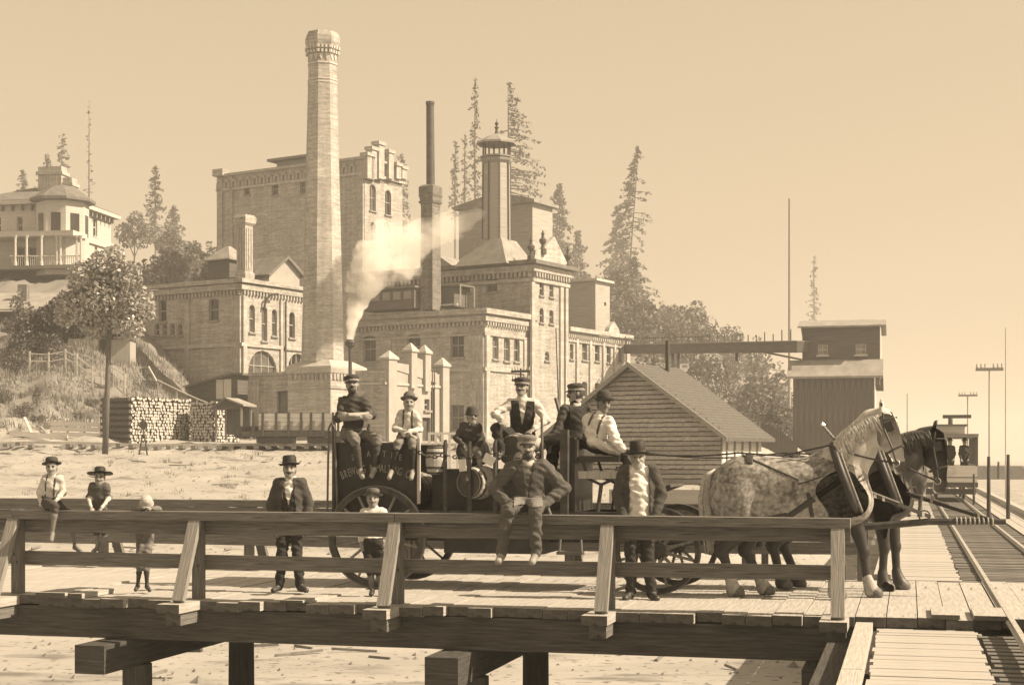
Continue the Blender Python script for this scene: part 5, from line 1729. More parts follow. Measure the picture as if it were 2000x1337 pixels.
def dvp(px, v):
    """depth of the vertical plane at bridge offset v, seen at a pixel column"""
    o = br(0, v); k = solve(o, E1, px)
    return o.y + k * E1.y

# --- on and at the near railing
person('boy in braces and dark round hat sitting on the near railing at far left', dvp(100, 0.0),
       dict(head=(101, 912), sL=(87, 934), sR=(118, 935), eL=(77, 963, .05), wL=(83, 985, -.03), eR=(124, 961, .0), wR=(110, 976, -.15), pel=(99, 981, .03),
            kL=(108, 989, -.34), aL=(102, 1041, -.32), tL=(100, 1056, -.40), kR=(133, 1002, .22), aR=(147, 1066, .24), tR=(158, 1078, .16)),
       r=.73, hr=.84, face=(.12, -1, -.1), shirt='cl_light', trouser='cl_dark', shin='skin_dark', shoe='skin_dark', hat='boater', hatm='felt', hat_tilt=(.04, -.38), hair='hair',
       garments=(('collar', 'collar', 'cl_white', ()), ('braces', 'suspenders', 'cl_dark', (.055,)), ('waistband', 'belt', 'cl_dark', (.07,))))
person('small boy in dark buttoned blouse and very wide hat perched behind the near railing', dvp(195, .16),
       dict(head=(195, 931), sL=(180, 948), sR=(208, 949), eL=(173, 971, .0), wL=(178, 990, -.12), eR=(214, 971), wR=(199, 991, -.16), pel=(194, 999, .1),
            kL=(188, 1036, -.03), aL=(190, 1069, .0), tL=(182, 1077, -.06), kR=(204, 1036, -.03), aR=(204, 1067, .02), tR=(199, 1077, -.06)),
       r=.62, hr=.78, face=(.05, -1, -.12), shirt='cl_brown', sleeve='cl_brown', forearm='cl_light', trouser='cl_dark', shin='skin_dark', shoe='skin_dark', hat='wide', hatm='felt_black', hat_tilt=(.06, -.34),
       garments=(('collar', 'cape_collar', 'cl_brown', ()),))
person('small child in short trousers bent over the near railing with head on folded arms', 20.1,
       dict(head=(286, 985, -.42), sL=(270, 999, -.28), sR=(302, 999, -.28), eL=(262, 994, -.46), wL=(281, 992, -.56), eR=(310, 994, -.46), wR=(292, 991, -.58), pel=(283, 1044, .10),
            kL=(273, 1104, .0), aL=(269, 1142, .12), tL=(265, 1152, -.0), kR=(286, 1104, .0), aR=(287, 1143, .06), tR=(292, 1153, -.06)),
       r=.66, hr=.78, face=(.1, -.75, -.65), shirt='cl_mid', trouser='cl_mid', shin='cl_dark', shoe='boot', hat='bucket', hatm='straw', hair='hair_fair')
person('moustached man in dark suit and felt hat standing on the deck left of the wagon', 20.38,
       dict(head=(566, 916), sL=(544, 943), sR=(589, 944), eL=(531, 983, .02), wL=(534, 1024, -.06), eR=(602, 983, .02), wR=(599, 1024, -.06), pel=(566, 1020),
            kL=(551, 1085, -.05), aL=(545, 1143), tL=(534, 1154, -.14), kR=(580, 1085, -.05), aR=(586, 1143), tR=(598, 1154, -.14)),
       r=1.0, face=(.05, -1, .02), shirt='cl_white', sleeve='cl_black', trouser='cl_black', hat='fedora', hatm='felt_black', hat_tilt=(.05, -.04), moustache='hair',
       garments=(('vest', 'vest', 'cl_black', (.07, .02)), ('jacket', 'jacket', 'cl_dark', (.06, .11, .16)), ('collar', 'collar', 'cl_white', ())))
person('smiling boy in white wide collared blouse and dark shorts standing before the big wheel', 19.8,
       dict(head=(728, 974), sL=(711, 1000), sR=(748, 1000), eL=(704, 1029), wL=(705, 1056, -.02), eR=(756, 1029), wR=(754, 1057, -.02), pel=(730, 1062),
            kL=(723, 1112, -.03), aL=(727, 1152), tL=(725, 1161, -.12), kR=(742, 1112, -.03), aR=(744, 1152), tR=(748, 1161, -.12)),
       r=.82, hr=.88, face=(.05, -1, 0), shirt='cl_white', trouser='cl_black', shin='cl_mid', shoe='boot', hat='boater', hatm='felt_mid', hat_tilt=(-.05, -.25), hair='hair_fair',
       garments=(('wide_collar', 'cape_collar', 'cl_white', ()),))
person('man in work cap with bulky coat and pale apron sitting on the near railing', dvp(1030, 0.0),
       dict(head=(1030, 874), sL=(1001, 914), sR=(1063, 912), eL=(966, 953, .05), wL=(990, 984, -.14), eR=(1100, 953, .05), wR=(1062, 984, -.12), pel=(1031, 977, .02),
            kL=(991, 997, -.44), aL=(979, 1082, -.30), tL=(973, 1098, -.42), kR=(1046, 997, -.44), aR=(1046, 1080, -.38), tR=(1039, 1100, -.50)),
       r=1.12, hr=1.04, face=(.0, -1, -.02), shirt='cl_brown', trouser='cl_brown', shoe='boot_pale', hat='cap', hatm='cl_mid', beard=('hair', .045), moustache='hair', loose=1.4,
       garments=(('vest', 'vest', 'cl_dark', (.05, .04)), ('apron', 'apron', 'cl_mid', (-.03, .05, .17)), ('neckcloth', 'collar', 'cl_light', ())))
person('bearded old man in tall black hat and open jacket standing by the front wheel', 19.35,
       dict(head=(1246, 893), sL=(1219, 920), sR=(1275, 919), eL=(1207, 966, .02), wL=(1219, 1010, -.08), eR=(1290, 964, .02), wR=(1278, 1010, -.08), pel=(1248, 1022),
            kL=(1233, 1098, -.04), aL=(1231, 1158), tL=(1221, 1170, -.15), kR=(1267, 1098, -.04), aR=(1272, 1158), tR=(1283, 1170, -.15)),
       r=1.08, hr=1.02, face=(-.12, -1, -.08), shirt='cl_white', sleeve='cl_dark', trouser='cl_black', hat='tall', hatm='felt_black', hat_tilt=(.04, 0), hair='hair_grey', beard=('hair_grey', .075), moustache='hair_grey',
       garments=(('jacket', 'jacket', 'cl_dark', (.12, .13, .20)), ('collar', 'collar', 'cl_white', ())))
# --- on the wagon
person('bearded man in cap with rolled sleeves and crossed arms sitting at the wagon tail', dvp(690, 2.3),
       dict(head=(688, 751), sL=(667, 783), sR=(713, 783), eL=(661, 817, -.06), wL=(704, 815, -.26), eR=(725, 810, -.06), wR=(681, 810, -.30), pel=(691, 846, .12),
            kL=(693, 855, -.38), aL=(704, 918, -.34), tL=(708, 932, -.46), kR=(738, 857, -.28), aR=(731, 915, -.30), tR=(726, 930, -.42)),
       r=1.0, face=(.05, -1, .15), shirt='cl_dark', sleeve='cl_dark', forearm='skin', trouser='cl_mid', shin='cl_dark', shoe='boot_pale', hat='cap', hatm='felt', hat_tilt=(.1, 0), beard=('hair', .05), moustache='hair', hatpos=.05,
       hands={'L': ((1, -.05, .15), (.0, 1, 0)), 'R': ((-1, .1, .05), (0, 1, -.2))}, garments=(('rolled_cuff', 'cuffs', 'cl_dark', (-.06, .06)), ('waistband', 'belt', 'cl_dark', (.05,))))
person('boy in round hat and braces sitting on the lettered wagon side', dvp(797, 2.3),
       dict(head=(799, 787), sL=(781, 809), sR=(813, 810), eL=(772, 836, -.02), wL=(801, 849, -.16), eR=(820, 838, -.02), wR=(797, 843, -.20), pel=(797, 852, .12),
            kL=(777, 866, -.30), aL=(764, 919, -.27), tL=(760, 934, -.38), kR=(805, 865, -.30), aR=(806, 919, -.27), tR=(803, 935, -.38)),
       r=.80, hr=.88, face=(.1, -1, -.02), shirt='cl_light', trouser='cl_mid', shin='cl_black', shoe='boot_pale', hat='bowler', hatm='felt_mid', hat_tilt=(0, -.3), hair='hair_fair',
       garments=(('collar', 'collar', 'cl_white', ()), ('braces', 'suspenders', 'cl_dark', (.06,)), ('waistband', 'belt', 'cl_dark', (.08,))))
person('boy in dark buttoned blouse and floppy hat sitting on the wagon chest', dvp(920, 2.45),
       dict(head=(922, 812), sL=(904, 831), sR=(935, 833), eL=(891, 855, .0), wL=(907, 871, -.16), eR=(942, 856), wR=(930, 873, -.14), pel=(920, 876, .1),
            kL=(916, 886, -.28), aL=(916, 924, -.26), tL=(914, 937, -.36), kR=(936, 886, -.25), aR=(938, 922, -.2), tR=(941, 935, -.3)),
       r=.75, hr=.84, face=(.25, -1, -.05), shirt='cl_dark', trouser='cl_mid', shin='cl_grey', shoe='boot_pale', hat='bucket', hatm='felt', hair='hair',
       garments=(('collar', 'collar', 'cl_light', ()),))
person('man in dark vest and shirt sleeves sitting high on the kegs with one knee raised', dvp(1018, 2.65),
       dict(head=(1019, 757), sL=(995, 788), sR=(1047, 787), eL=(966, 808, -.12), wL=(979, 820, -.32), eR=(1067, 821, -.05), wR=(1042, 838, -.26), pel=(1019, 848, .12),
            kL=(968, 836, -.28), aL=(980, 884, -.32), tL=(973, 895, -.44), kR=(1031, 858, -.42), aR=(1032, 910, -.34), tR=(1036, 922, -.46)),
       r=1.0, face=(-.35, -1, .12), shirt='cl_light', trouser='cl_black', hat='cap', hatm='felt', moustache='hair', hatpos=.055,
       garments=(('vest', 'vest', 'cl_black', (.05, .03)),))
person('man in dark cap and coat on the wagon turning his back and looking left', dvp(1120, 2.95),
       dict(head=(1124, 768), sL=(1099, 800, -.14), sR=(1147, 797, .14), eL=(1088, 838, -.18), wL=(1078, 862, -.24), eR=(1150, 838, .2), wR=(1128, 862, .3), pel=(1122, 858, .05),
            kL=(1078, 866, -.1), aL=(1074, 918, -.05), tL=(1064, 930, -.05), kR=(1084, 868, .3), aR=(1080, 918, .3), tR=(1068, 930, .35)),
       r=1.0, front=(-.6, .6, 0), face=(-1, -.25, -.05), shirt='cl_black', sleeve='cl_dark', trouser='cl_black', hat='cap', hatm='felt', moustache='hair', hair='hair', hatpos=.055,
       garments=(('coat', 'vest', 'cl_black', (.0, -.05)), ('scarf', 'collar', 'cl_light', ())))
person('driver in white shirt and round hat on the high wagon seat holding the reins', dvp(1172, 2.5),
       dict(head=(1179, 789), sL=(1147, 819, .06), sR=(1191, 824, -.1), eL=(1156, 863, -.08), wL=(1210, 884, -.2), eR=(1203, 862, -.22), wR=(1217, 877, -.32), pel=(1161, 864, .08),
            kL=(1217, 879, -.12), aL=(1236, 940, -.12), tL=(1252, 954, -.2), kR=(1222, 882, .15), aR=(1243, 940, .15), tR=(1259, 954, .1)),
       r=1.04, front=(.4, -1, 0), face=(.32, -1, -.05), shirt='cl_white', trouser='cl_dark', hat='bowler', hatm='felt', hat_tilt=(.1, .05), skin='skin_dark', loose=1.15,
       hands={'L': ((1, -.2, .1), (0, .2, -1)), 'R': ((1, .1, .05), (0, .2, -1))},
       garments=(('braces', 'suspenders', 'cl_brown', (.075,)), ('waistband', 'belt', 'cl_brown', (.07,))))
# ================================================================== the team of two draught horses
def coat_mat(name, lo, hi, scale, dark=None):
    m = bpy.data.materials.new(name); m.use_nodes = True
    nt = m.node_tree; b = nt.nodes['Principled BSDF']
    b.inputs['Roughness'].default_value = .5; b.inputs['Specular IOR Level'].default_value = .35
    tc = nt.nodes.new('ShaderNodeTexCoord')
    nz = nt.nodes.new('ShaderNodeTexNoise'); nz.inputs['Scale'].default_value = 6; nz.inputs['Detail'].default_value = 3
    nt.links.new(tc.outputs['Object'], nz.inputs['Vector'])
    av = nt.nodes.new('ShaderNodeMix'); av.data_type = 'RGBA'; av.inputs[0].default_value = .10
    nt.links.new(tc.outputs['Object'], av.inputs[6]); nt.links.new(nz.outputs['Color'], av.inputs[7])
    vo = nt.nodes.new('ShaderNodeTexVoronoi'); vo.feature = 'SMOOTH_F1'; vo.inputs['Scale'].default_value = scale; vo.inputs['Smoothness'].default_value = .35
    nt.links.new(av.outputs[2], vo.inputs['Vector'])
    n2 = nt.nodes.new('ShaderNodeTexNoise'); n2.inputs['Scale'].default_value = 2.2; n2.inputs['Detail'].default_value = 6
    nt.links.new(tc.outputs['Object'], n2.inputs['Vector'])
    ad = nt.nodes.new('ShaderNodeMath'); ad.operation = 'MULTIPLY_ADD'; ad.inputs[1].default_value = .75
    vh = nt.nodes.new('ShaderNodeMath'); vh.operation = 'MULTIPLY'; vh.inputs[1].default_value = .42
    nt.links.new(vo.outputs['Distance'], vh.inputs[0])
    n5 = nt.nodes.new('ShaderNodeTexNoise'); n5.inputs['Scale'].default_value = scale * .7; n5.inputs['Detail'].default_value = 4; n5.inputs['Roughness'].default_value = .6
    nt.links.new(tc.outputs['Object'], n5.inputs['Vector'])
    a5 = nt.nodes.new('ShaderNodeMath'); a5.operation = 'MULTIPLY_ADD'; a5.inputs[1].default_value = .95
    nt.links.new(n5.outputs[0], a5.inputs[0]); nt.links.new(vh.outputs[0], a5.inputs[2])
    nt.links.new(n2.outputs[0], ad.inputs[0]); nt.links.new(a5.outputs[0], ad.inputs[2])
    rp = nt.nodes.new('ShaderNodeMapRange'); rp.inputs['From Min'].default_value = .82; rp.inputs['From Max'].default_value = 1.32
    nt.links.new(ad.outputs[0], rp.inputs[0])
    mx = nt.nodes.new('ShaderNodeMix'); mx.data_type = 'RGBA'
    mx.inputs[6].default_value = g3(hi); mx.inputs[7].default_value = g3(lo)
    nt.links.new(rp.outputs[0], mx.inputs[0]); nt.links.new(mx.outputs[2], b.inputs['Base Color'])
    n3 = nt.nodes.new('ShaderNodeTexNoise'); n3.inputs['Scale'].default_value = 60; n3.inputs['Detail'].default_value = 3
    nt.links.new(tc.outputs['Object'], n3.inputs['Vector'])
    bp = nt.nodes.new('ShaderNodeBump'); bp.inputs['Strength'].default_value = .25; bp.inputs['Distance'].default_value = .01
    nt.links.new(n3.outputs[0], bp.inputs['Height']); nt.links.new(bp.outputs[0], b.inputs['Normal'])
    return m
MT['coat_dapple'] = coat_mat('coat_dapple_grey', .085, .40, 20)
MT['coat_pale'] = mat('coat_pale', .5, rough=.5, var=.2, scale=7, coord='Object')
MT['coat_dark'] = mat('coat_dark_bay', .05, rough=.45, var=.35, scale=5, coord='Object', spec=.4)
MT['coat_black'] = mat('coat_black', .035, rough=.45, var=.3, scale=6, coord='Object', spec=.4)
MT['hoof'] = mat('hoof', .12, rough=.5, var=.3, scale=9, coord='Object')
MT['feather'] = mat('feather_hair', .36, var=.3, scale=20, coord='Object')
MT['muzzle'] = mat('muzzle', .11, rough=.5, var=.25, scale=9, coord='Object')
MT['mane_pale'] = mat('mane_pale', .45, rough=.5, var=.35, scale=30, coord='Object')
MT['brass'] = mat('harness_metal', .5, rough=.3, var=.2, scale=9, metal=.6, spec=.5)

def horse(label, O, coat, headcoat, legcoat, feather, mane, hind, fore, poll, head_dir, h=.016, blinkers=True, harness=True, forelock=True):
    """O: point on the ground under the buttocks; forward E1, left E2"""
    def W(x, y, z): return O + E1 * x + E2 * y + Z * z
    A = (E1, E2, Z)
    F = Field(np.array(W(-.3, 0, 0)) - np.array([.35, .75, .1]), np.array(W(-.3, 0, 0)) + np.array([3.3, .85, 2.75]), h)
    lo = np.minimum(F.lo, 0)
    mats = [MT[m] for m in (coat, headcoat, legcoat, feather, 'hoof', 'muzzle', 'eye')]
    fl = (E2, .86)
    F.cap(W(.52, 0, 1.39), W(1.45, 0, 1.36), .40, .405, 0, .1, ('body',), flat=fl)
    F.ell(W(.44, 0, 1.42), (.44, .335, .375), A, 0, .1, ('body',))
    for s in (-1, 1):
        F.ell(W(.34, s * .16, 1.28), (.34, .19, .36), A, 0, .08, ('body',))
    F.ell(W(1.50, 0, 1.63), (.30, .13, .24), A, 0, .12, ('body',))
    F.ell(W(1.62, 0, 1.34), (.37, .32, .44), A, 0, .1, ('body',))
    F.ell(W(1.82, 0, 1.22), (.23, .27, .27), A, 0, .1, ('body',))
    P = Vector(poll)
    nb = W(1.60, 0, 1.56); nt_ = W(*(P - Vector((.10, 0, .12))))
    F.cap(nb, nb.lerp(nt_, .5), .335, .26, 1, .12, ('neck',), flat=(E2, .60))
    F.cap(nb.lerp(nt_, .5), nt_, .26, .185, 1, .08, ('neck',), flat=(E2, .62))
    hd = Vector(head_dir).normalized()          # poll to muzzle, local axes
    dw = (E1 * hd.x + E2 * hd.y + Z * hd.z)
    lat = (E2 - dw * E2.dot(dw)).normalized()
    fw = lat.cross(dw)
    if fw.dot(E1) < 0 and abs(fw.z) < .9: fw = -fw
    if fw.z < -.2: fw = -fw
    pw = W(*P)
    K = 1.17
    def Hh(a, f_, l=0.0): return pw + (dw * a + fw * f_ + lat * l) * K
    HA = (dw, fw, lat)
    F.ell(Hh(.10, .0), (.17 * K, .135 * K, .105 * K), HA, 1, .05, ('head',))
    F.ell(Hh(.24, -.06), (.17 * K, .125 * K, .085 * K), HA, 1, .05, ('head',))
    F.cap(Hh(.16, .02), Hh(.58, .01), .115 * K, .075 * K, 1, .05, ('head',), flat=(lat, .78))
    F.ell(Hh(.62, -.005), (.095 * K, .088 * K, .078 * K), HA, 5, .04, ('head',))
    F.ell(Hh(.66, -.06), (.05 * K, .04 * K, .05 * K), HA, 5, .03, ('head',))
    for s in (-1, 1):
        F.ell(Hh(.20, .035, s * .092), (.035 * K, .026 * K, .018 * K), HA, 1, .02)
        F.ell(Hh(.20, .032, s * .102), (.022 * K, .019 * K, .012 * K), HA, 6, .004)
        F.carve(Hh(.66, .045, s * .06), (.024 * K, .018 * K, .022 * K), HA, .014)
        e0 = Hh(-.02, .02, s * .075); e1 = e0 + (-dw * .7 + fw * .35 + lat * s * .15).normalized() * .17
        F.cap(e0, e0.lerp(e1, .45), .036, .04, 1, .02, ('head',), flat=(fw, .6)); F.cap(e0.lerp(e1, .45), e1, .04, .008, 1, .01, ('head',), flat=(fw, .6))
    for s, (sx, hx, fx, ox) in zip((-1, 1), hind):
        F.cap(W(.36, s * .19, 1.28), W(sx, s * .21, .98), .25, .165, 0, .08)
        F.cap(W(sx, s * .21, .98), W(hx, s * .19, .60), .155, .082, 2, .06)
        F.ell(W(hx - .02, s * .19, .58), (.085, .07, .10), A, 2, .03)
        F.cap(W(hx, s * .19, .58), W(fx, s * .19, .22), .066, .056, 2, .03)
        F.cap(W(fx, s * .19, .24), W(ox - .02, s * .19, .09), .068, .098, 3, .03)
        F.cap(W(ox, s * .19, .075), W(ox + .035, s * .19, .045), .088, .092, 4, .015)
    for s, (ex, kx, fx, ox) in zip((-1, 1), fore):
        F.cap(W(1.66, s * .2, 1.25), W(ex, s * .2, 1.0), .2, .125, 0, .08)
        F.cap(W(ex, s * .2, 1.0), W(kx, s * .18, .60), .115, .07, 2, .04)
        F.ell(W(kx + .01, s * .18, .58), (.072, .068, .085), A, 2, .02)
        F.cap(W(kx, s * .18, .57), W(fx, s * .18, .20), .058, .052, 2, .03)
        F.cap(W(fx, s * .18, .23), W(ox - .02, s * .18, .09), .065, .096, 3, .03)
        F.cap(W(ox, s * .18, .075), W(ox + .035, s * .18, .045), .088, .092, 4, .015)
    F.D = np.maximum(F.D, -(F.ax[2][None, None, :] - .004) + 0 * F.D)
    root = thing('horse', label, 'horse', O)
    V, Q, mi = surface(F.D, F.lo, h, F.M)
    np_mesh('body', V, Q, mats, mi, root, O)
    rr = random.Random(5)
    # tail
    mb = MB()
    for k in range(26):
        a = rr.uniform(0, 6.28); q = rr.uniform(.2, 1)
        oy = math.cos(a) * .06 * q; ox = math.sin(a) * .05 * q
        mb.tube([W(.05, 0, 1.62), W(-.05 + ox, oy, 1.55), W(-.09 + ox * 1.3, oy * 1.6, 1.25), W(-.06 + ox * 1.6, oy * 2, .95), W(-.02 + ox * 1.2, oy * 1.5, .62 + rr.uniform(-.1, .12))], [.02, .024, .03, .024, .006], 5)
    mb.build('tail', MT[mane], root, smooth=True)
    # mane on the near side, and a forelock
    mb = MB()
    crest0 = W(1.52, -.03, 1.86); crest1 = W(*(P + Vector((-.07, -.02, .03))))
    nv = Vector((-(crest1 - crest0).dot(Z), 0, (crest1 - crest0).dot(E1)))
    for k in range(60):
        t = (k + .5) / 60
        c = crest0.lerp(crest1, t) + (Z * .7 - E1 * .7) * (.085 * math.sin(math.pi * min(1, t * 1.05)) ** .6)
        L = rr.uniform(.22, .38) * (1 - .25 * t)
        wid = .20 * (1 - .35 * t)
        mb.tube([c + E1 * .02, c - E2 * wid * .55 - Z * .03 + E1 * rr.uniform(-.01, .03), c - E2 * wid * .95 - Z * L * .5 + E1 * (.06 + rr.uniform(-.02, .02)), c - E2 * wid - Z * L + E1 * (.10 + rr.uniform(-.03, .03))], [.018, .022, .018, .004], 5)
    if forelock:
        for k in range(10):
            l = rr.uniform(-.05, .05)
            mb.tube([Hh(-.02, .05, l * .5), Hh(.04, .12, l), Hh(.14, .125, l * 1.3), Hh(.22, .12, l * 1.4)], [.014, .016, .012, .003], 5)
    mb.build('mane', MT[mane], root, smooth=True)
    if not harness: return root, W, Hh, F
    # collar and hames
    mb = MB(); cc = W(1.70, 0, 1.50); dl = (E1 * .34 - Z * .94).normalized()
    pts = [cc + dl * .45 * math.cos(a) * (1.0 if math.cos(a) > 0 else 1.03) + E2 * .335 * math.sin(a) * (1 - .12 * math.cos(a + math.pi)) for a in np.linspace(0, 2 * math.pi, 29)]
    mb.tube(pts, .052, 10, cap=False); mb.build('collar', MT['leather'], root, smooth=True)
    for s in (-1, 1):
        mb = MB()
        p2 = [cc + E1 * .07 + dl * .50 * math.cos(a) + E2 * s * .315 * abs(math.sin(a)) for a in np.linspace(.25, math.pi - .12, 12)]
        top = p2[-1]
        p2 += [top - dl * .12 + E2 * s * .05 - E1 * .05, top - dl * .24 + E2 * s * .09 - E1 * .10]
        mb.tube(p2, [.02] * 12 + [.017, .012], 7); hm = mb.build('hame', MT['keg'], root)
        mb = MB(); mb.lathe([(0, -.03), (.025, -.015), (.028, .005), (.015, .028), (0, .03)], 8, Matrix.Translation(p2[-1])); mb.build('hame_ball', MT['brass'], hm)
    # straps lying on the coat
    B = smin(F.G['body'], F.G['neck'], .1)
    def strap(nm, c, n, half, infl=.012, lim=None):
        n = Vector(n); nw = (E1 * n.x + E2 * n.y + Z * n.z).normalized(); cw = W(*c)
        G = np.maximum(B - infl, np.abs(F.dot(cw, nw)) - half)
        for (lc, ln) in (lim or ()):
            lw = Vector(ln); lw = (E1 * lw.x + E2 * lw.y + Z * lw.z).normalized()
            G = np.maximum(G, F.dot(W(*lc), lw))
        o = surface(G.astype(np.float32), F.lo, h)
        if o: np_mesh(nm, o[0], o[1], [MT['leather']], None, root, O)
    strap('shoulder_trace', (1.35, 0, 1.28), (-.58, 0, .81), .038, .016, lim=(((1.72, 0, 1.3), (1, 0, 0)), ((.86, 0, 1.3), (-1, 0, 0)), ((0, -.06, 0), (0, 1, 0))))
    strap('belly_band', (1.28, 0, 1.2), (1, 0, .12), .026, .014, lim=(((0, 0, 1.34), (0, 0, 1)),))
    strap('hip_strap', (.86, 0, 1.62), (.40, 0, .92), .012, .014, lim=(((.36, 0, 0), (-1, 0, 0)), ((1.15, 0, 0), (1, 0, 0)), ((0, -.05, 0), (0, 1, 0))))
    strap('side_strap', (1.3, 0, 1.5), (-.30, 0, .95), .011, .014, lim=(((1.12, 0, 0), (-1, 0, 0)), ((1.62, 0, 0), (1, 0, 0)), ((0, -.05, 0), (0, 1, 0))))
    strap('back_pad', (.52, 0, 1.7), (.5, 0, .1), .05, .016, lim=(((0, 0, 1.70), (0, 0, -1)),))
    # trace back to the wagon
    mb = MB(); mb.tube([W(1.0, -.36, 1.07), W(.5, -.40, .98), W(.0, -.38, .88), W(-.55, -.36, .76)], [.022, .02, .02, .018], 6); mb.build('trace', MT['leather'], root)
    # bridle
    mb = MB()
    for s in (-1, 1):
        mb.tube([Hh(.02, .03, s * .11), Hh(.2, -.02, s * .118), Hh(.4, -.015, s * .10), Hh(.57, -.03, s * .082)], .013, 6)
    mb.tube([Hh(.42, .10, 0), Hh(.42, .085, .07), Hh(.43, .0, .098), Hh(.44, -.09, .06), Hh(.44, -.105, 0), Hh(.44, -.09, -.06), Hh(.43, .0, -.098), Hh(.42, .085, -.07), Hh(.42, .10, 0)], .013, 6)
    mb.tube([Hh(.10, .145, 0), Hh(.11, .11, .085), Hh(.10, .03, .118)], .012, 6); mb.tube([Hh(.10, .145, 0), Hh(.11, .11, -.085), Hh(.10, .03, -.118)], .012, 6)
    bd = mb.build('bridle', MT['leather'], root)
    for s in (-1, 1):
        mb = MB(); mb.obb(Hh(.19, .035, s * .135), dw * .06, fw * .05, lat * .006); mb.build('blinker', MT['leather'], bd)
        mb = MB(); mb.tube([Hh(.575 + .035 * math.cos(a), -.035 + .035 * math.sin(a), s * .088) for a in np.linspace(0, 2 * math.pi, 11)], .007, 5); mb.build('bit_ring', MT['brass'], bd)
    return root, W, Hh, F

ug = solve(br(0, 2.12), E1, 1389)
H1, W1, HH1, F1 = horse('dapple grey draught horse with pale head and dark harness, nearest of the team', br(ug, 2.12, 0), 'coat_dapple', 'coat_pale', 'coat_black', 'feather', 'mane_pale',
      hind=((.50, .17, .27, .33), (.62, .42, .60, .68)), fore=((1.60, 1.60, 1.56, 1.60), (1.80, 1.92, 1.97, 2.04)), poll=(2.13, -.02, 2.33), head_dir=(.36, -.16, -.92))
H2, W2, HH2, F2 = horse('dark horse with lowered head harnessed on the far side of the wagon pole', br(ug + .50, 3.42, 0), 'coat_dark', 'coat_dark', 'coat_black', 'coat_dark', 'hair',
      hind=((.50, .20, .28, .34), (.55, .3, .45, .5)), fore=((1.62, 1.66, 1.64, 1.68), (1.75, 1.80, 1.82, 1.88)), poll=(2.28, -.02, 2.12), head_dir=(.16, -.12, -.97))
# far cart horse on the walkway
H3 = dup(H2, br(.9, 31, .0), math.radians(-90), label='distant dark horse standing on the walkway seen between the two near heads', scale=.95)
# reins from the driver to both bits
def hangline(a, b, s, n=8): return sag(a, b, s, n)
rh = at(1224, 881, dvp(1172, 2.5) - .26)
rn = thing('reins', 'pair of long leather reins running from the driver to the horses', 'reins', rh)
mb = MB(); mb.tube(hangline(rh, W1(.35, -.05, 1.84), .05) + [W1(.9, -.06, 1.80)] + hangline(W1(1.5, -.16, 1.93), HH1(.575, -.035, -.09), .03, 5), .013, 5); mb.build('rein', MT['leather'], rn)
mb = MB(); mb.tube(hangline(rh + Z * .03, W2(.3, -.02, 1.84), .09) + [W2(.9, -.05, 1.82)] + hangline(W2(1.5, -.1, 1.93), HH2(.575, -.035, -.09), .03, 5), .013, 5); mb.build('rein', MT['leather'], rn)
# pole straps from the collars to the tongue tip
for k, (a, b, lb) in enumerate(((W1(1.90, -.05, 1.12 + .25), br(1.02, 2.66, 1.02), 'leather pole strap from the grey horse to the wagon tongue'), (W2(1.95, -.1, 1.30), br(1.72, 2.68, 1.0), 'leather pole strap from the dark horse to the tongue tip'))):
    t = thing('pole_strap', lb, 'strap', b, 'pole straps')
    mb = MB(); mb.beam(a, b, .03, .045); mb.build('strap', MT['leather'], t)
    mb = MB(); mb.beam(a + Z * .03 - E2 * .03, Vector(a).lerp(b, .55) + Z * .03 - E2 * .03, .014, .018); mb.build('strap_highlight', MT['keg'], t)  # pale strip painted as light along the strap's top edge
    mb = MB()
    for q in (.2, .32, .9):
        mb.obb(Vector(a).lerp(b, q), (Vector(b) - Vector(a)).normalized() * .02, E2 * .02, Z * .03)
    mb.build('buckle', MT['brass'], t)
# ================================================================== woodpile, hut, flat car, siding
CK = cxy(255, 82)
gk = float(gz(CK.x, CK.y)) - .1
laK = solve(CK, BA, 373); lbK = solve(CK, BB, 198)
zk = zat(778, 82)
WP = thing('cordwood_pile', 'long stack of cordwood with bright cut ends facing the sun', 'woodpile', CK + Z * gk)
mb = MB(); mb.obb(CK + BA * laK / 2 + BB * (lbK / 2 + .05) + Z * (gk + zk) / 2, BA * (laK / 2 - .06), BB * (lbK / 2 - .05), Z * ((zk - gk) / 2 - .05)); mb.build('core', MT['log_bark'], WP)
nK = BA.cross(Z)
r_ = random.Random(11)
def logs(parent, O, ud, L, z0, z1, depth, key):
    n = ud.cross(Z)
    mb = MB()
    z = z0 + .08
    row = 0
    while z < z1:
        u = .07 + (row % 2) * .09
        while u < L - .05:
            rr = r_.uniform(.065, .10)
            k = r_.uniform(-.03, .12)
            c = O + ud * (u + r_.uniform(-.02, .02)) + Z * (z + r_.uniform(-.02, .02) + (r_.uniform(0, .1) if z > z1 - .2 else 0))
            N = 6; ph = r_.uniform(0, 1)
            ring = [ud * rr * math.cos(2 * math.pi * i / N + ph) + Z * rr * math.sin(2 * math.pi * i / N + ph) for i in range(N)]
            f = [c + n * k + q for q in ring]; b = [c - n * depth + q for q in ring]
            mb.cur = 0; mb.face(f)
            mb.cur = 1
            for i in range(N):
                j = (i + 1) % N
                mb.face([f[j], f[i], b[i], b[j]])
            u += rr * 2.05
        z += .165; row += 1
    return tag(mb.build('logs', [MT['log_end'], MT['log_bark']], parent), kind='stuff')
logs(WP, CK, BA, laK, gk, zk, .35, 0)
OK_ = CK + BB * lbK
for i in range(8):
    zz_ = gk + .12 + i * (zk - gk - .15) / 7
    piece('log', WP, OK_ - BB * lbK / 2 - BA * .02 + Z * zz_, BB * (lbK / 2 - .02), BA * .09, Z * .085, 'log_bark', key=i)
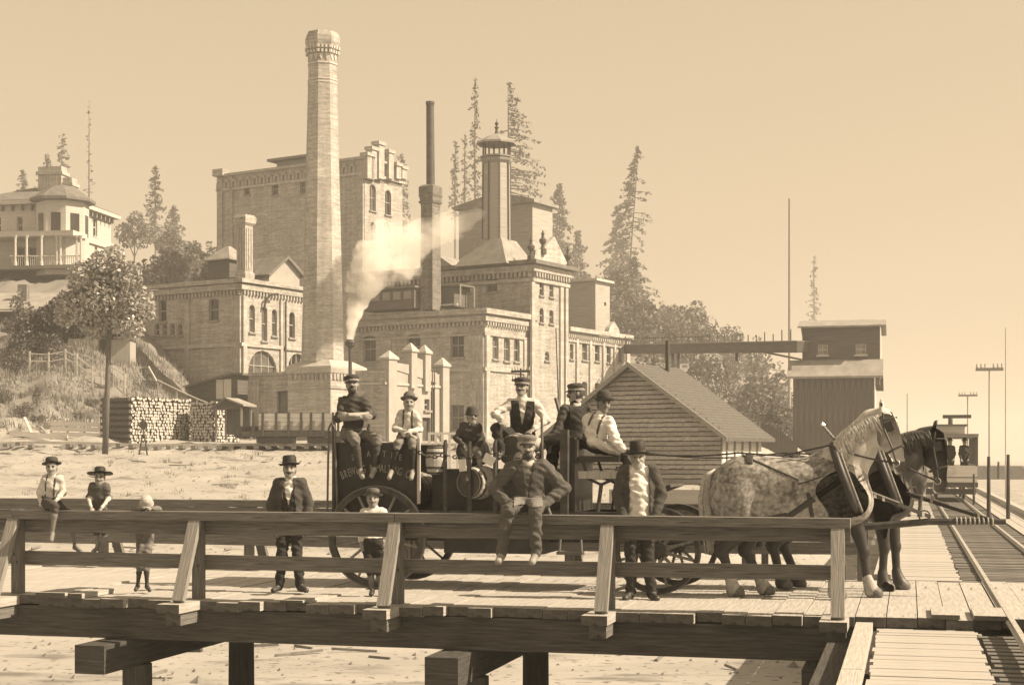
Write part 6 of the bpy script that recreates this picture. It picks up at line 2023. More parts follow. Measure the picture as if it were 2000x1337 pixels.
# darker second stack
CK2 = cxy(418, 84)
lb2 = solve(CK2, BB, 371)
g2 = float(gz(CK2.x, CK2.y)) - .1; zk2 = zat(783, 84)
WP2 = thing('cordwood_pile', 'short shaded cordwood stack between the bright woodpile and the small hut', 'woodpile', CK2 + Z * g2)
mb = MB(); mb.obb(CK2 + BB * lb2 / 2 + BA * 1.1 + Z * (g2 + zk2) / 2, BA * 1.0, BB * (lb2 / 2 - .04), Z * ((zk2 - g2) / 2 - .05)); mb.build('core', MT['log_bark'], WP2)
logs(WP2, CK2 + BB * lb2, -BB, lb2, g2, zk2, .3, 1)
logs(WP2, CK2, BA, 2.1, g2, zk2, .3, 2)

# open fronted hut
q = at(456, 848, 81)
HU = thing('open_hut', 'small open sided hut with pale gable roof beside the woodpile', 'hut', q)
wz = zat(795, 81) - q.z
X1, Y1 = E1, E2
for sx in (-.72, .72):
    for sy in (-.6, .6):
        mb = MB(); p = q + X1 * sx + Y1 * sy; mb.beam(p - Z * .3, p + Z * wz, .10, .10); mb.build('post', MT['board_mid'], HU)
mb = MB()
a_, b_ = .95, .85
ap_ = wz + .5
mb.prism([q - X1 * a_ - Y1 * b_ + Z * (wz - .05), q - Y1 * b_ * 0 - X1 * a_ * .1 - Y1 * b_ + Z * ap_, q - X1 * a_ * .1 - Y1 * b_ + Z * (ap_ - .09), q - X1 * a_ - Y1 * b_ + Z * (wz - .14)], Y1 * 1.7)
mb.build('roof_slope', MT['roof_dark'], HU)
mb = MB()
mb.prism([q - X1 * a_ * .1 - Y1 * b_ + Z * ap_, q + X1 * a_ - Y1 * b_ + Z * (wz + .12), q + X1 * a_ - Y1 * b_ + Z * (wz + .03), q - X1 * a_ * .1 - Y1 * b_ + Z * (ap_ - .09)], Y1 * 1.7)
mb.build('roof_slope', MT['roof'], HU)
mb = MB(); mb.prism([q - X1 * .8 - Y1 * .62 + Z * (wz - .1), q + X1 * .8 - Y1 * .62 + Z * (wz - .1), q + X1 * .8 - Y1 * .62 + Z * (wz + .1), q - X1 * .1 - Y1 * .62 + Z * (ap_ - .12)], Y1 * .05); mb.build('gable_board', MT['board_dark'], HU)
mb = MB(); mb.obb(q + Y1 * .6 + Z * (wz / 2), X1 * .7, Y1 * .03, Z * wz / 2); mb.build('back_wall', MT['board_dark'], HU)

# siding
SD = 77.0
sid = thing('siding_track', None, None, (-8, SD, 2), kind='structure')
def sidz(x, y=SD): return float(gz(x, y)) + .12
mb = MB()
x = -30.0
while x < 6:
    mb.box((x, SD + rnd.uniform(-.03, .03), sidz(x) - .06), .22, 2.3, .16); x += .62
tag(mb.build('ties', MT['tie'], sid), kind='stuff')
for dy in (-.7, .7):
    mb = MB()
    for i in range(12):
        xa, xb = -30 + 3 * i, -27 + 3 * i
        mb.beam((xa, SD + dy, sidz(xa) + .09), (xb, SD + dy, sidz(xb) + .09), .07, .13)
    mb.build('rail', MT['steel'], sid)
sid2 = thing('lower_siding_track', None, None, (-8, 56, 0), kind='structure')
for dy in (-.6, .5):
    mb = MB()
    for i in range(10):
        xa, xb = -22 + 3 * i, -19 + 3 * i
        mb.beam((xa, 55 + dy, float(gz(xa, 55 + dy)) + .08), (xb, 55 + dy, float(gz(xb, 55 + dy)) + .08), .07, .16)
    mb.build('rail', MT['rust'], sid2)
# flat car
qx0, qx1 = at(480, 850, SD).x, at(690, 850, SD).x
gr = sidz((qx0 + qx1) / 2) + .16
FC = thing('flat_car', 'low railway flat car with upright stakes and pale lumber standing on the siding', 'flat car', ((qx0 + qx1) / 2, SD, gr))
zd = zat(842, SD)
mb = MB(); mb.obb(((qx0 + qx1) / 2, SD, zd - .14), ((qx1 - qx0) / 2, 0, 0), (0, 1.15, 0), (0, 0, .13)); mb.build('deck_frame', MT['board_dark'], FC)
for i, px in enumerate((478, 502, 520, 546, 570, 594, 613, 636, 655)):
    x = at(px, 800, SD).x
    if i in (0,): continue
    mb = MB(); mb.beam((x, SD - 1.2, zd - .25), (x + .02, SD - 1.2, zat(806, SD)), .13, .12); mb.build('stake', MT['timber_dark'], FC)
    mb = MB(); mb.beam((x, SD + 1.2, zd - .25), (x + .02, SD + 1.2, zat(808, SD)), .13, .12); mb.build('stake', MT['timber_dark'], FC)
for k in range(4):
    xa = at(512, 800, SD).x; xb = at(652, 800, SD).x
    piece('lumber', FC, ((xa + xb) / 2, SD - .2 + .0, zd + .13 + k * .21), (( xb - xa) / 2, 0, 0), (0, .85, 0), (0, 0, .1), 'board_pale', key=k)
for cx_ in (at(540, 0, SD).x, at(638, 0, SD).x):
    mb = MB(); mb.obb((cx_, SD, zd - .45), (.85, 0, 0), (0, .95, 0), (0, 0, .14)); tr_ = mb.build('truck_frame', MT['iron'], FC)
    for dx in (-.55, .55):
        for dy in (-.75, .75):
            mb = MB(); mb.lathe([(.0, -.06), (.28, -.06), (.34, -.03), (.34, .05), (.1, .06), (.0, .06)], 16, Matrix.Translation((cx_ + dx, SD + dy, gr + .30)) @ Matrix.Rotation(math.pi / 2, 4, 'X')); mb.build('wheel', MT['iron'], tr_)
mb = MB(); mb.obb((qx0 - .15, SD, zd - .15), (.2, 0, 0), (0, .9, 0), (0, 0, .2)); mb.tube([(qx0 - .6, SD, zd - .2), (qx0, SD, zd - .2)], .06, 6); mb.build('coupler', MT['iron'], FC)
mb = MB(); xx = at(508, 830, SD).x; mb.obb((xx - .3, SD, zd + .05), (.6, 0, 0), (0, .7, 0), (0, 0, .2)); mb.build('brake_gear', MT['iron'], FC)
# switch stand
q = at(280, 866, 73)
q.z = float(gz(q.x, q.y))
SW = thing('switch_stand', 'railway switch stand with round dark target in front of the cordwood', 'switch stand', q)
mb = MB(); mb.beam(q + Vector((-.22, 0, -.1)), q + Vector((-.05, 0, 1.0)), .08, .06); mb.beam(q + Vector((.2, 0, -.1)), q + Vector((.05, 0, 1.0)), .08, .06); mb.build('stand_frame', MT['iron'], SW)
mb = MB(); mb.tube([q + Z * .8, q + Z * 1.75], .035, 6); mb.build('mast', MT['iron'], SW)
mb = MB(); mb.lathe([(0, -.03), (.2, -.03), (.2, .03), (0, .03)], 18, Matrix.Translation(q + Z * 1.45) @ Matrix.Rotation(math.pi / 2, 4, 'X')); mb.build('target', MT['iron'], SW)
# steam exhaust pipe
q = at(684, 720, 100)
EP = thing('exhaust_pipe', 'thin iron exhaust pipe with flared head blowing the steam plume', 'pipe', q)
mb = MB(); mb.tube([q - Z * 1.5, at(684, 678, 100)], .12, 8); mb.build('pipe', MT['iron'], EP)
mb = MB(); mb.lathe([(.13, -.25), (.32, -.1), (.36, .12), (.22, .3), (.22, .1), (.1, .1)], 12, Matrix.Translation(at(684, 672, 100))); mb.build('exhaust_head', MT['iron'], EP)

# ================================================================== shingled gable house
CS = cxy(1409, 62)
gs = float(gz(CS.x, CS.y))
GH = thing('shingled_house', 'plain gabled house clad in rows of shingles behind the driver and horses', 'house', CS + Z * (gs - .2))
lbS = solve(CS, BB, 1076); laS = solve(CS, BA, 1487)
OS = CS + BB * lbS
ze = zat(842, 62)
apx = at(1236, 709, 62)
ua = lbS - solve(CS, BB, 1236)
za = EYE - (709 - HOR) / FPX * (OS - BB * ua).y
dS = -BB; nS = dS.cross(Z)
z0s = gs - 1.2
zl_ = ze - .05
mb = MB()
mb.prism([OS + Z * z0s, OS + dS * lbS + Z * z0s, OS + dS * lbS + Z * zl_, OS + dS * ua + Z * (za - .15), OS + Z * zl_], BA * .15); mb.build('gable_wall', MT['end_grain_shade'], GH)  # dark backing colour stands for the shade between shingle courses
n_ = 30
for i in range(n_):
    za0 = z0s + .5 + (za - z0s - .7) * i / n_; za1 = za0 + (za - z0s - .7) / n_
    if za0 < zl_ - .02: u0, u1 = .0, lbS
    else:
        t = (za0 - zl_) / (za - .15 - zl_); u0 = ua * t; u1 = lbS + (ua - lbS) * t
    if za1 > zl_: t1 = max(0, (za1 - zl_) / (za - .15 - zl_))
    else: t1 = 0
    if u1 - u0 < .3: continue
    mb = MB()
    # jagged butt line of the shingles
    k = max(2, int((u1 - u0) / .32))
    us = sorted([u0, u1] + [u0 + (u1 - u0) * (j + r_.uniform(-.2, .2)) / k for j in range(1, k)])
    for a, b in zip(us[:-1], us[1:]):
        dz = r_.uniform(-.012, .012) + .042
        c0 = OS + dS * (a + .003); c1 = OS + dS * (b - .003)
        lo_ = .07
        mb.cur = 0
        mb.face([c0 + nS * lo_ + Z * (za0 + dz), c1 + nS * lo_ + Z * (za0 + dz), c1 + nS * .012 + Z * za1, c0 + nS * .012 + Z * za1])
        mb.cur = 1  # butt faces coloured dark as the shade under each course
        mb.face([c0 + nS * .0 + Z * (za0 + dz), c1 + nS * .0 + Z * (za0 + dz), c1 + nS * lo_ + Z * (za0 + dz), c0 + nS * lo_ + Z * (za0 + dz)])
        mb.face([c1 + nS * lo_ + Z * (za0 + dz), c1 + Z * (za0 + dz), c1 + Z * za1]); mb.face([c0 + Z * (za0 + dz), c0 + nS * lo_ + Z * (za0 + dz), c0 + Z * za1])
    mb.build('shingle_course', [MT['shingle' if r_.random() < .55 else 'shingle_b'], MT['end_grain_shade']], GH)
mb = MB(); wall(mb, CS, BA, laS, z0s, zl_, []); mb.build('side_wall', MT['white_paint'], GH)
for i in range(5):
    u = laS * (.12 + .19 * i)
    mb = MB(); mb.obb(CS + BA * u + BA.cross(Z) * .03 + Z * (z0s + zl_) / 2, BA * .05, BA.cross(Z) * .03, Z * (zl_ - z0s) / 2 * .9); mb.build('batten', MT['board_mid'], GH)
mb = MB(); wall(mb, CS + BA * laS, BB, lbS, z0s, zl_, []); wall(mb, OS + BA * laS, -BA, laS, z0s, zl_, [])
mb.prism([CS + BA * (laS - .15) + Z * zl_, CS + BA * (laS - .15) + BB * lbS + Z * zl_, CS + BA * (laS - .15) + BB * (lbS - ua) + Z * (za - .15)], BA * .15); mb.build('rear_wall', MT['shingle'], GH)
ov = .45
R0 = OS - BA * ov
ridge = R0 + dS * ua + Z * za
sl = (za - zl_ - .1) / ua
eL = R0 - dS * ov + Z * (za - sl * (ua + ov)); eR = R0 + dS * (lbS + ov * 1.0) + Z * (za - (za - zl_ - .1) / (lbS - ua) * (lbS - ua + ov))
for nm, e_ in (('left', eL), ('right', eR)):
    mb = MB(); mb.prism([ridge, e_, e_ - Z * .13, ridge - Z * .13], BA * (laS + ov * 2)); rf = mb.build('roof_slope', MT['shingle_roof'], GH)
    k = 26
    if nm == 'right':
        for i in range(k):
            p0_ = ridge.lerp(e_, (i + .9) / k); d_ = (e_ - ridge).normalized()
            mb = MB(); mb.obb(p0_ + BA * (laS / 2 + ov) + Z * .012, BA * (laS / 2 + ov), d_ * .012, Z * .009); mb.build('shingle_butt', MT['shingle_roof'], rf)
    mb = MB(); mb.prism([ridge + Z * .03 - BA * .04, e_ + Z * .03 - BA * .04, e_ - Z * .17 - BA * .04, ridge - Z * .17 - BA * .04], BA * .05); mb.build('barge_board', MT['board_mid'], GH)
mb = MB(); p = ridge + BA * (laS * .75) + Z * -.2 + dS * .3; mb.obb(p + Z * .6, BA * .07, BB * .07, Z * .7); mb.build('stove_chimney', MT['iron'], GH)

# ================================================================== grain elevator and conveyor
CE = cxy(1707, 104)
GE = thing('grain_elevator', 'dark board grain elevator tower with two small windows and stepped lean-to roof', 'elevator', CE + Z * 1.5)
ED = (E2, -E1)
laE = 5.5; lbE = solve(CE, -E1, 1549)
ge = -2.5
zE = zat(735, 104)
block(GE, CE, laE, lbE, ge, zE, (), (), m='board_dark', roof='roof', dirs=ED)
# end boards coloured paler than the front to carry the sunlight on that side
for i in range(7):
    mb = MB(); mb.obb(CE + E2 * (laE * (i + .5) / 7) + E1 * .02 + Z * (ge + zE) / 2, E2 * (laE / 14 - .02), E1 * .03, Z * (zE - ge) / 2); mb.build('sunlit_end_board', MT['board_pale'], GE)
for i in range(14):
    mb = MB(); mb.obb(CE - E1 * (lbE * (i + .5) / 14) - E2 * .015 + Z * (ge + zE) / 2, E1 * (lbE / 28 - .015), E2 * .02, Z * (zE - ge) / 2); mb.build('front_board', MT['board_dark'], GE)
CE2 = cxy(1718, 105.2)
lbE2 = solve(CE2, -E1, 1567); laE2 = 4.2
zE2 = zat(634, 105.2)
OE2 = CE2 - E1 * lbE2
ops = [px_op(OE2, E1, (1597, 1617, 672, 693)), px_op(OE2, E1, (1671, 1692, 671, 692))]
block(GE, CE2, laE2, lbE2, zE - .5, zE2, (), ops, m='board_dark', roof='roof', dirs=ED, wall_name='upper_wall')
for o in ops: window(GE, OE2, E1, o, 2, 2, frame='trim', glass='glass_pale')
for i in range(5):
    mb = MB(); mb.obb(CE2 + E2 * (laE2 * (i + .5) / 5) + E1 * .02 + Z * (zE + zE2) / 2, E2 * (laE2 / 10 - .02), E1 * .03, Z * (zE2 - zE) / 2); mb.build('sunlit_end_board', MT['board_pale'], GE)  # upper end boards, sunlight put into their pale colour too
q0 = CE - E1 * (lbE + .4) - E2 * .4
mb = MB(); mb.prism([q0 + Z * (zE - .1), q0 + E2 * 1.7 + Z * (zat(704, 105)), q0 + E2 * 1.7 + Z * (zat(704, 105) + .12), q0 + Z * (zE + .05)], E1 * (lbE + 1.0)); mb.build('lean_to_roof', MT['roof'], GE)
q0 = CE2 - E1 * (lbE2 + .3) - E2 * .35
mb = MB(); mb.prism([q0 + Z * (zE2 - .02), q0 + E2 * (laE2 / 2 + .35) + Z * (zE2 + .55), q0 + E2 * (laE2 + .7) + Z * (zE2 - .3), q0 + E2 * (laE2 + .7) + Z * (zE2 - .42), q0 + E2 * (laE2 / 2 + .35) + Z * (zE2 + .42), q0 + Z * (zE2 - .14)], E1 * (lbE2 + .7)); mb.build('top_roof', MT['roof'], GE)
q0 = CE + E2 * 1.6 + E1 * .05
mb = MB(); mb.prism([q0 + Z * (zat(702, 106)), q0 + E2 * 3.9 + Z * (zE - .6), q0 + E2 * 3.9 + Z * (zE - .75), q0 + Z * (zat(702, 106) - .15)], E1 * .5 + Z * -.02); mb.build('side_roof', MT['roof_dark'], GE)

A_ = at(1228, 681, 134); B_ = at(1568, 676, 106)
CV_ = thing('conveyor_gallery', 'raised timber conveyor gallery running from the brewery wing to the elevator', 'conveyor', A_.lerp(B_, .5) - Z * 8)
dcv = (B_ - A_).normalized(); hcv = dcv.cross(Z).normalized()
mb = MB(); mb.beam(A_ + Z * -.05, B_ + Z * -.05, .9, .75); mb.build('trough', MT['board_dark'], CV_)
mb = MB(); mb.beam(A_ + Z * .36, B_ + Z * .36, 1.05, .07); mb.build('deck_board', MT['board_mid'], CV_)
for i in range(24):
    p = A_.lerp(B_, (i + .3) / 24)
    mb = MB(); mb.beam(p + Z * .3 + hcv * .45, p + Z * (.95 + r_.uniform(-.1, .25)) + hcv * .45, .07, .07); mb.build('rail_post', MT['board_dark'], CV_)
mb = MB(); mb.beam(A_ + Z * .88 + hcv * .45, A_.lerp(B_, .62) + Z * .85 + hcv * .45, .05, .06); mb.build('hand_rail', MT['board_dark'], CV_)
for px, y1 in ((1330, 740), (1342, 725), (1457, 700)):
    t = (px - 1228) / 340
    p = A_.lerp(B_, t)
    zb_ = float(gz(p.x, p.y)) if px != 1457 else zat(705, p.y)
    mb = MB(); mb.beam(Vector((p.x, p.y, zb_)), p + Z * -.3, .2, .2); mb.build('support_leg', MT['board_dark'], CV_)
mb = MB(); mb.beam(at(1470, 683, 112), at(1566, 702, 105.5), .12, .12); mb.build('stay_brace', MT['board_dark'], CV_)
# tall bare spar behind the conveyor, pole by the vest man
pole(1542, 160, 388, 800, 6, 'very tall bare mast rising behind the conveyor gallery', (), None, 'pole', name='bare_mast', cat='mast')
pole(1017, 78, 719, 890, 5, 'telegraph pole with two short crossarms directly behind the capped man', ((725, 19), (742, 18)), None, 'timber_dark')
pole(1094, 90, 640, 880, 3, 'slender pale pole leaning against the brewery tower wall', (), None, 'timber_dark', lean=-.25, name='utility_pole')

# ================================================================== houses on the left hill
VD = 138.0
va = (E2 * .3 + Vector((.0, 1, 0)) * .7).normalized()          # receding wall
va = Vector((.176, .984, 0)).normalized(); vb = Vector((-va.y, va.x, 0))
gv = zat(540, VD)
VH = thing('hill_mansion', 'large pale wooden mansion with bay, cornice brackets and columned veranda on the hill', 'house', at(150, 540, VD))
CVH = cxy(132, VD)
laV = 9.0; lbV = solve(CVH, vb, -60)
zc1 = zat(395, VD); zf2 = zat(463, VD); zfl = zat(525, VD)
OV = CVH + vb * lbV
fo = [px_op(OV, -vb, (x0, x1, 423, 456)) for x0, x1 in ((33, 44), (-10, 2))] + [px_op(OV, -vb, (x0, x1, 482, 520)) for x0, x1 in ((33, 48), (56, 72), (85, 110), (114, 128))]
so = [px_op(CVH, va, (x0, x1, 425, 462), 0) for x0, x1 in ((148, 153), (157, 161), (182, 190))] + [px_op(CVH, va, (x0, x1, 480, 522), 0) for x0, x1 in ((160, 166), (185, 190))]
block(VH, CVH, laV, lbV, gv - 4, zc1, so, fo, m='board_pale', roof='roof', dirs=(va, vb))
for o in fo: window(VH, OV, -vb, o, 1, 2, frame='trim')
for o in so: window(VH, CVH, va, o, 1, 2, frame='trim')
# corner bay
qb = CVH + vb * .6 + va * .3
mb = MB(); mb.lathe([(2.3, gv), (2.3, zc1 - .1)], 8, Matrix.Translation(qb), phase=math.pi / 8); by = mb.build('corner_bay', MT['board_pale'], VH)
for k in range(8):
    t = math.pi / 8 + 2 * math.pi * (k + .5) / 8
    d = Vector((math.cos(t), math.sin(t), 0)); s_ = Vector((-d.y, d.x, 0))
    if d.y > .5: continue
    mb = MB(); mb.obb(qb + d * 2.14 + Z * (zat(441, VD)), d * .04, s_ * .42, Z * .95); f_ = mb.build('bay_window', MT['glass'], by)
    mb = MB()
    for sx in (-1, 1): mb.obb(qb + d * 2.16 + s_ * .45 * sx + Z * zat(441, VD), d * .05, s_ * .06, Z * 1.0)
mb = MB(); mb.lathe([(2.35, zc1 - .1), (2.9, zc1), (2.9, zc1 + .25), (1.2, zc1 + 1.4), (0, zc1 + 1.5)], 8, Matrix.Translation(qb), phase=math.pi / 8); mb.build('bay_roof', MT['roof_dark'], VH)
band(VH, 'cornice', CVH, laV, lbV, zc1 + .05, .35, .7, 'trim', dirs=(va, vb))
dentils(VH, 'brackets', CVH, laV, lbV, zc1 - .4, .16, .5, .9, .5, 'board_mid', dirs=(va, vb))
band(VH, 'belt_course', CVH, laV, lbV, zf2 + .35, .6, .2, 'trim', dirs=(va, vb))
mb = MB()
hz = zc1 + .25
pts = [CVH - va * .7 - vb * .7, CVH + va * (laV + .7) - vb * .7, CVH + va * (laV + .7) + vb * (lbV + .7), CVH - va * .7 + vb * (lbV + .7)]
rid = [CVH + va * laV / 2 + vb * 4, CVH + va * laV / 2 + vb * (lbV - 4)]
mb.face([pts[0] + Z * hz, pts[1] + Z * hz, rid[0] + Z * (hz + 2.0)]); mb.face([pts[3] + Z * hz, pts[0] + Z * hz, rid[0] + Z * (hz + 2.0), rid[1] + Z * (hz + 2.0)]); mb.face([pts[1] + Z * hz, pts[2] + Z * hz, rid[1] + Z * (hz + 2.0), rid[0] + Z * (hz + 2.0)]); mb.face([pts[2] + Z * hz, pts[3] + Z * hz, rid[1] + Z * (hz + 2.0)])
mb.build('hipped_roof', MT['roof_dark'], VH)
for px, y0, w in ((103, 340, 1.15), (128, 362, .9)):
    p = cxy(px, VD + 4)
    mb = MB(); mb.obb(p + Z * (zat(y0, VD + 4) + zc1) / 2, va * .6, vb * w, Z * (zat(y0, VD + 4) - zc1 + 1.2) / 2); ch = mb.build('chimney', MT['brick_pale'], VH)
    mb = MB(); mb.obb(p + Z * zat(y0, VD + 4), va * .75, vb * (w + .15), Z * .15); mb.build('chimney_cap', MT['stone'], ch)
# veranda
vz = zf2
q0 = OV - va * 2.2 - vb * 0
mb = MB(); mb.obb(CVH + vb * (lbV / 2 - .6) - va * 1.2 + Z * vz, vb * (lbV / 2 + 1.2), va * 1.4, Z * .22); mb.build('veranda_roof', MT['trim'], VH)
mb = MB(); mb.obb(CVH + vb * (lbV / 2 - .6) - va * 1.2 + Z * (zfl - .1), vb * (lbV / 2 + 1.2), va * 1.4, Z * .15); mb.build('veranda_floor', MT['board_mid'], VH)
for px in (30, 52, 81, 111, 118, 150, 158):
    p = cxy(px, VD - 2.4)
    mb = MB(); mb.tube([p + Z * zfl, p + Z * (zfl + .3), p + Z * (zfl + .35), p + Z * (vz - .5), p + Z * (vz - .2)], [.17, .17, .11, .10, .2], 8); mb.build('column', MT['trim'], VH)
mb = MB()
x = 24
while x < 160:
    p = cxy(x, VD - 2.4); mb.beam(p + Z * zfl, p + Z * (zfl + .8), .05, .05); x += 4
tag(mb.build('balusters', MT['trim'], VH), kind='stuff')
mb = MB(); mb.beam(cxy(20, VD - 2.4) + Z * (zfl + .85), cxy(160, VD - 2.4) + Z * (zfl + .85), .12, .1); mb.build('veranda_rail', MT['trim'], VH)
mb = MB(); mb.obb(CVH + vb * (lbV / 2) - va * .5 + Z * (zfl - 2.2), vb * lbV / 2, va * .1, Z * 2.0); mb.build('lattice_base', MT['board_dark'], VH)

LD = 112.0
LH = thing('porch_house', 'low house with tin roof, dark chimney and arched porch posts below the mansion', 'house', at(70, 668, LD))
gl = zat(672, LD)
CL_ = cxy(135, LD); lbL_ = solve(CL_, Vector((-1, 0, 0)), -40)
DX = (Vector((0, 1, 0)), Vector((-1, 0, 0)))
OL_ = CL_ + DX[1] * lbL_
dl = [px_op(OL_, -DX[1], (x0, x1, 624, 664)) for x0, x1 in ((36, 46), (62, 74), (92, 102))]
block(LH, CL_, 6, lbL_, gl - 1.5, zat(608, LD), (), dl, m='board_mid', roof='roof', dirs=DX)
for o in dl: window(LH, OL_, -DX[1], o, 1, 2)
q0 = OL_ + Vector((-.5, -2.3, 0))
mb = MB(); mb.prism([q0 + Z * (zat(612, LD)), q0 + Vector((0, 2.4, 0)) + Z * (zat(595, LD)), q0 + Vector((0, 5.5, 0)) + Z * (zat(566, LD)), q0 + Vector((0, 5.5, 0)) + Z * (zat(566, LD) + .12), q0 + Vector((0, 2.4, 0)) + Z * (zat(595, LD) + .12), q0 + Z * (zat(612, LD) + .12)], (lbL_ + 1, 0, 0)); mb.build('roof_slope', MT['roof'], LH)
for px in (33, 49, 75, 104):
    p = cxy(px, LD - 2.1)
    mb = MB(); mb.beam(p + Z * (gl - 1), p + Z * zat(613, LD - 2), .22, .2); mb.build('porch_post', MT['trim'], LH)
for a, b in ((33, 49), (49, 75), (75, 104)):
    mb = MB()
    p, q_ = cxy(a, LD - 2.1), cxy(b, LD - 2.1)
    for t in range(8):
        s0, s1 = t / 8, (t + 1) / 8
        f_ = lambda s: p.lerp(q_, s) + Z * (zat(624, LD - 2) + .45 * math.sin(math.pi * s) ** .6 - .3)
        mb.beam(f_(s0), f_(s1), .1, .14)
    mb.build('porch_arch', MT['trim'], LH)
p = cxy(46, LD + 1)
mb = MB(); mb.obb(p + Z * zat(580, LD), (.33, 0, 0), (0, .33, 0), (0, 0, 1.0)); mb.build('chimney', MT['brick_dark'], LH)
# pale garden building and fences on the bank
q = at(205, 700, 104)
GS = thing('garden_shed', 'small pale garden shed half hidden under the street tree crown', 'shed', q)
mb = MB(); mb.obb(at(168, 683, 104), (1.0, 0, 0), (0, .8, 0), (0, 0, 1.0)); mb.build('shed_wall', MT['white_paint'], GS)
mb = MB(); mb.obb(at(238, 694, 104), (.75, 0, 0), (0, .8, 0), (0, 0, 1.0)); mb.build('shed_wall', MT['board_buff'], GS)
mb = MB(); mb.obb(at(203, 672, 104.2), (.5, 0, 0), (0, .5, 0), (0, 0, .9)); mb.build('doorway', MT['board_dark'], GS)
mb = MB(); mb.obb(at(203, 652, 104), (2.5, 0, 0), (0, 1.2, 0), (0, 0, .08)); mb.build('shed_roof', MT['roof_dark'], GS)
GF = thing('garden_fence', 'thin pale post and rail fence along the top of the grassy bank', 'fence', at(190, 712, 96))
pp = []
for px, py in ((58, 705), (95, 712), (128, 716), (150, 724), (180, 726), (198, 724), (220, 722), (243, 724)):
    d = 97; b = at(px, py, d); b.z = float(gz(b.x, b.y)) - .1
    mb = MB(); mb.beam(b, b + Z * 1.35, .09, .09); mb.build('post', MT['board_pale'], GF); pp.append(b)
for a, b in zip(pp[:-1], pp[1:]):
    for h_ in (.75, 1.2):
        mb = MB(); mb.beam(a + Z * h_, b + Z * h_, .05, .07); mb.build('rail', MT['board_pale'], GF)
SR = thing('stair_railing', 'long thin handrail descending the slope beside the brick office', 'railing', at(350, 740, 100))
pts = [at(290, 716, 101), at(308, 742, 100), at(345, 760, 99), at(384, 778, 98), at(415, 790, 97)]
mb = MB(); mb.tube(pts[1:], .045, 6); mb.build('handrail', MT['board_pale'], SR)
mb = MB(); mb.tube([pts[0], pts[1] + Z * -.2], .07, 6); mb.build('end_post', MT['board_pale'], SR)
for p in pts[1:]:
    mb = MB(); mb.tube([p, Vector((p.x, p.y, float(gz(p.x, p.y)) - .1))], .045, 6); mb.build('post', MT['board_mid'], SR)
def board(name, label, p0, p1, w, h_, m):
    mb = MB(); mb.beam(p0, p1, w, h_); return tag(mb.build(name, MT[m]), label, 'plank')
def onb(px, py, d, dz=.1):
    p = at(px, py, d); p.z = float(gz(p.x, p.y)) + dz; return p
board('loose_plank', 'long pale plank lying at the foot of the grassy bank', onb(20, 808, 84, .25), onb(132, 808, 84, .3), .3, .28, 'board_pale')
board('loose_plank', 'weathered diagonal plank running down the bank toward the tracks', onb(92, 826, 80, .12), onb(158, 864, 75, .1), .25, .1, 'board_mid')
board('loose_plank', 'short pale plank leaning on the foot of the bank', onb(48, 795, 85.5, .6), onb(66, 812, 84, .1), .15, .08, 'board_pale')
board('loose_plank', 'second short leaning plank beside the low board fence', onb(80, 793, 85.5, .5), onb(100, 808, 84, .1), .15, .08, 'board_mid')
LB = thing('low_board_fence', 'low fence of pale horizontal boards left of the cordwood pile', 'fence', onb(155, 800, 86, 0))
for k in range(3):
    a, b = onb(98, 800, 86, .15 + k * .3), onb(200, 800, 86, .15 + k * .3)
    mb = MB(); mb.beam(a, b, .05, .25); mb.build('board', MT['board_pale'], LB)
for px in (100, 132, 165, 197):
    a = onb(px, 800, 86.1, -.1); mb = MB(); mb.beam(a, a + Z * 1.1, .1, .1); mb.build('post', MT['board_mid'], LB)

# railing of a ramp beside the lodge
RR = thing('ramp_railing', 'white braced railing between the lettered wagon panel and the lodge', 'railing', at(862, 868, 60))
d = 62
for px in (838, 851, 864, 878, 893):
    p = onb(px, 868, d, -.2); top = at(px, 845, d)
    mb = MB(); mb.beam(p, top, .1, .1); mb.build('post', MT['trim'], RR)
mb = MB(); mb.beam(at(836, 846, d), at(948, 846, d), .09, .1); mb.build('hand_rail', MT['trim'], RR)
mb = MB(); mb.beam(at(852, 849, d), at(878, 872, d), .09, .1); mb.build('brace', MT['board_mid'], RR)
for px in (915, 948):
    p = onb(px, 868, d, -.2); mb = MB(); mb.beam(p, at(px, 845, d), .1, .1); mb.build('post', MT['trim'], RR)

# ================================================================== streetcar
TV = 46.0
tc = br(2.36, TV, 0)
TR = thing('streetcar', 'open fronted streetcar coming along the trestle with passengers on its platform', 'streetcar', tc)
def tb(u0, u1, v0, v1, z0, z1, m, name, parent=None):
    mb = MB(); mb.obb(br(2.36 + (u0 + u1) / 2, TV + (v0 + v1) / 2, (z0 + z1) / 2), E1 * (u1 - u0) / 2, E2 * (v1 - v0) / 2, Z * (z1 - z0) / 2); return mb.build(name, MT[m], parent or TR)
tb(-1.05, 1.05, 0, 7, .55, .75, 'board_dark', 'underframe')
tb(-1.02, 1.02, -.02, .06, .75, 1.42, 'white_paint', 'dash_panel')
tb(-1.02, 1.02, -.03, .0, .92, .97, 'board_mid', 'dash_stripe')
tb(-1.02, -.96, .08, 7, .75, 1.45, 'board_pale', 'side_panel'); tb(.96, 1.02, .08, 7, .75, 1.45, 'board_pale', 'side_panel')
for u_ in (-1.0, 1.0):
    for v_ in (.02, 1.4, 2.8, 4.2, 5.6, 6.9):
        tb(u_ - .05, u_ + .05, v_ - .05, v_ + .05, 1.40, 2.55, 'board_dark', 'post')
tb(-.05, .05, 1.35, 1.45, .75, 2.55, 'board_dark', 'post')
tb(-1.06, 1.06, -.3, 7.2, 2.55, 2.68, 'board_mid', 'roof_edge'); tb(-.55, .55, .2, 6.8, 2.68, 3.0, 'board_pale', 'clerestory'); tb(-.65, .65, .1, 6.9, 3.0, 3.07, 'roof_dark', 'roof')
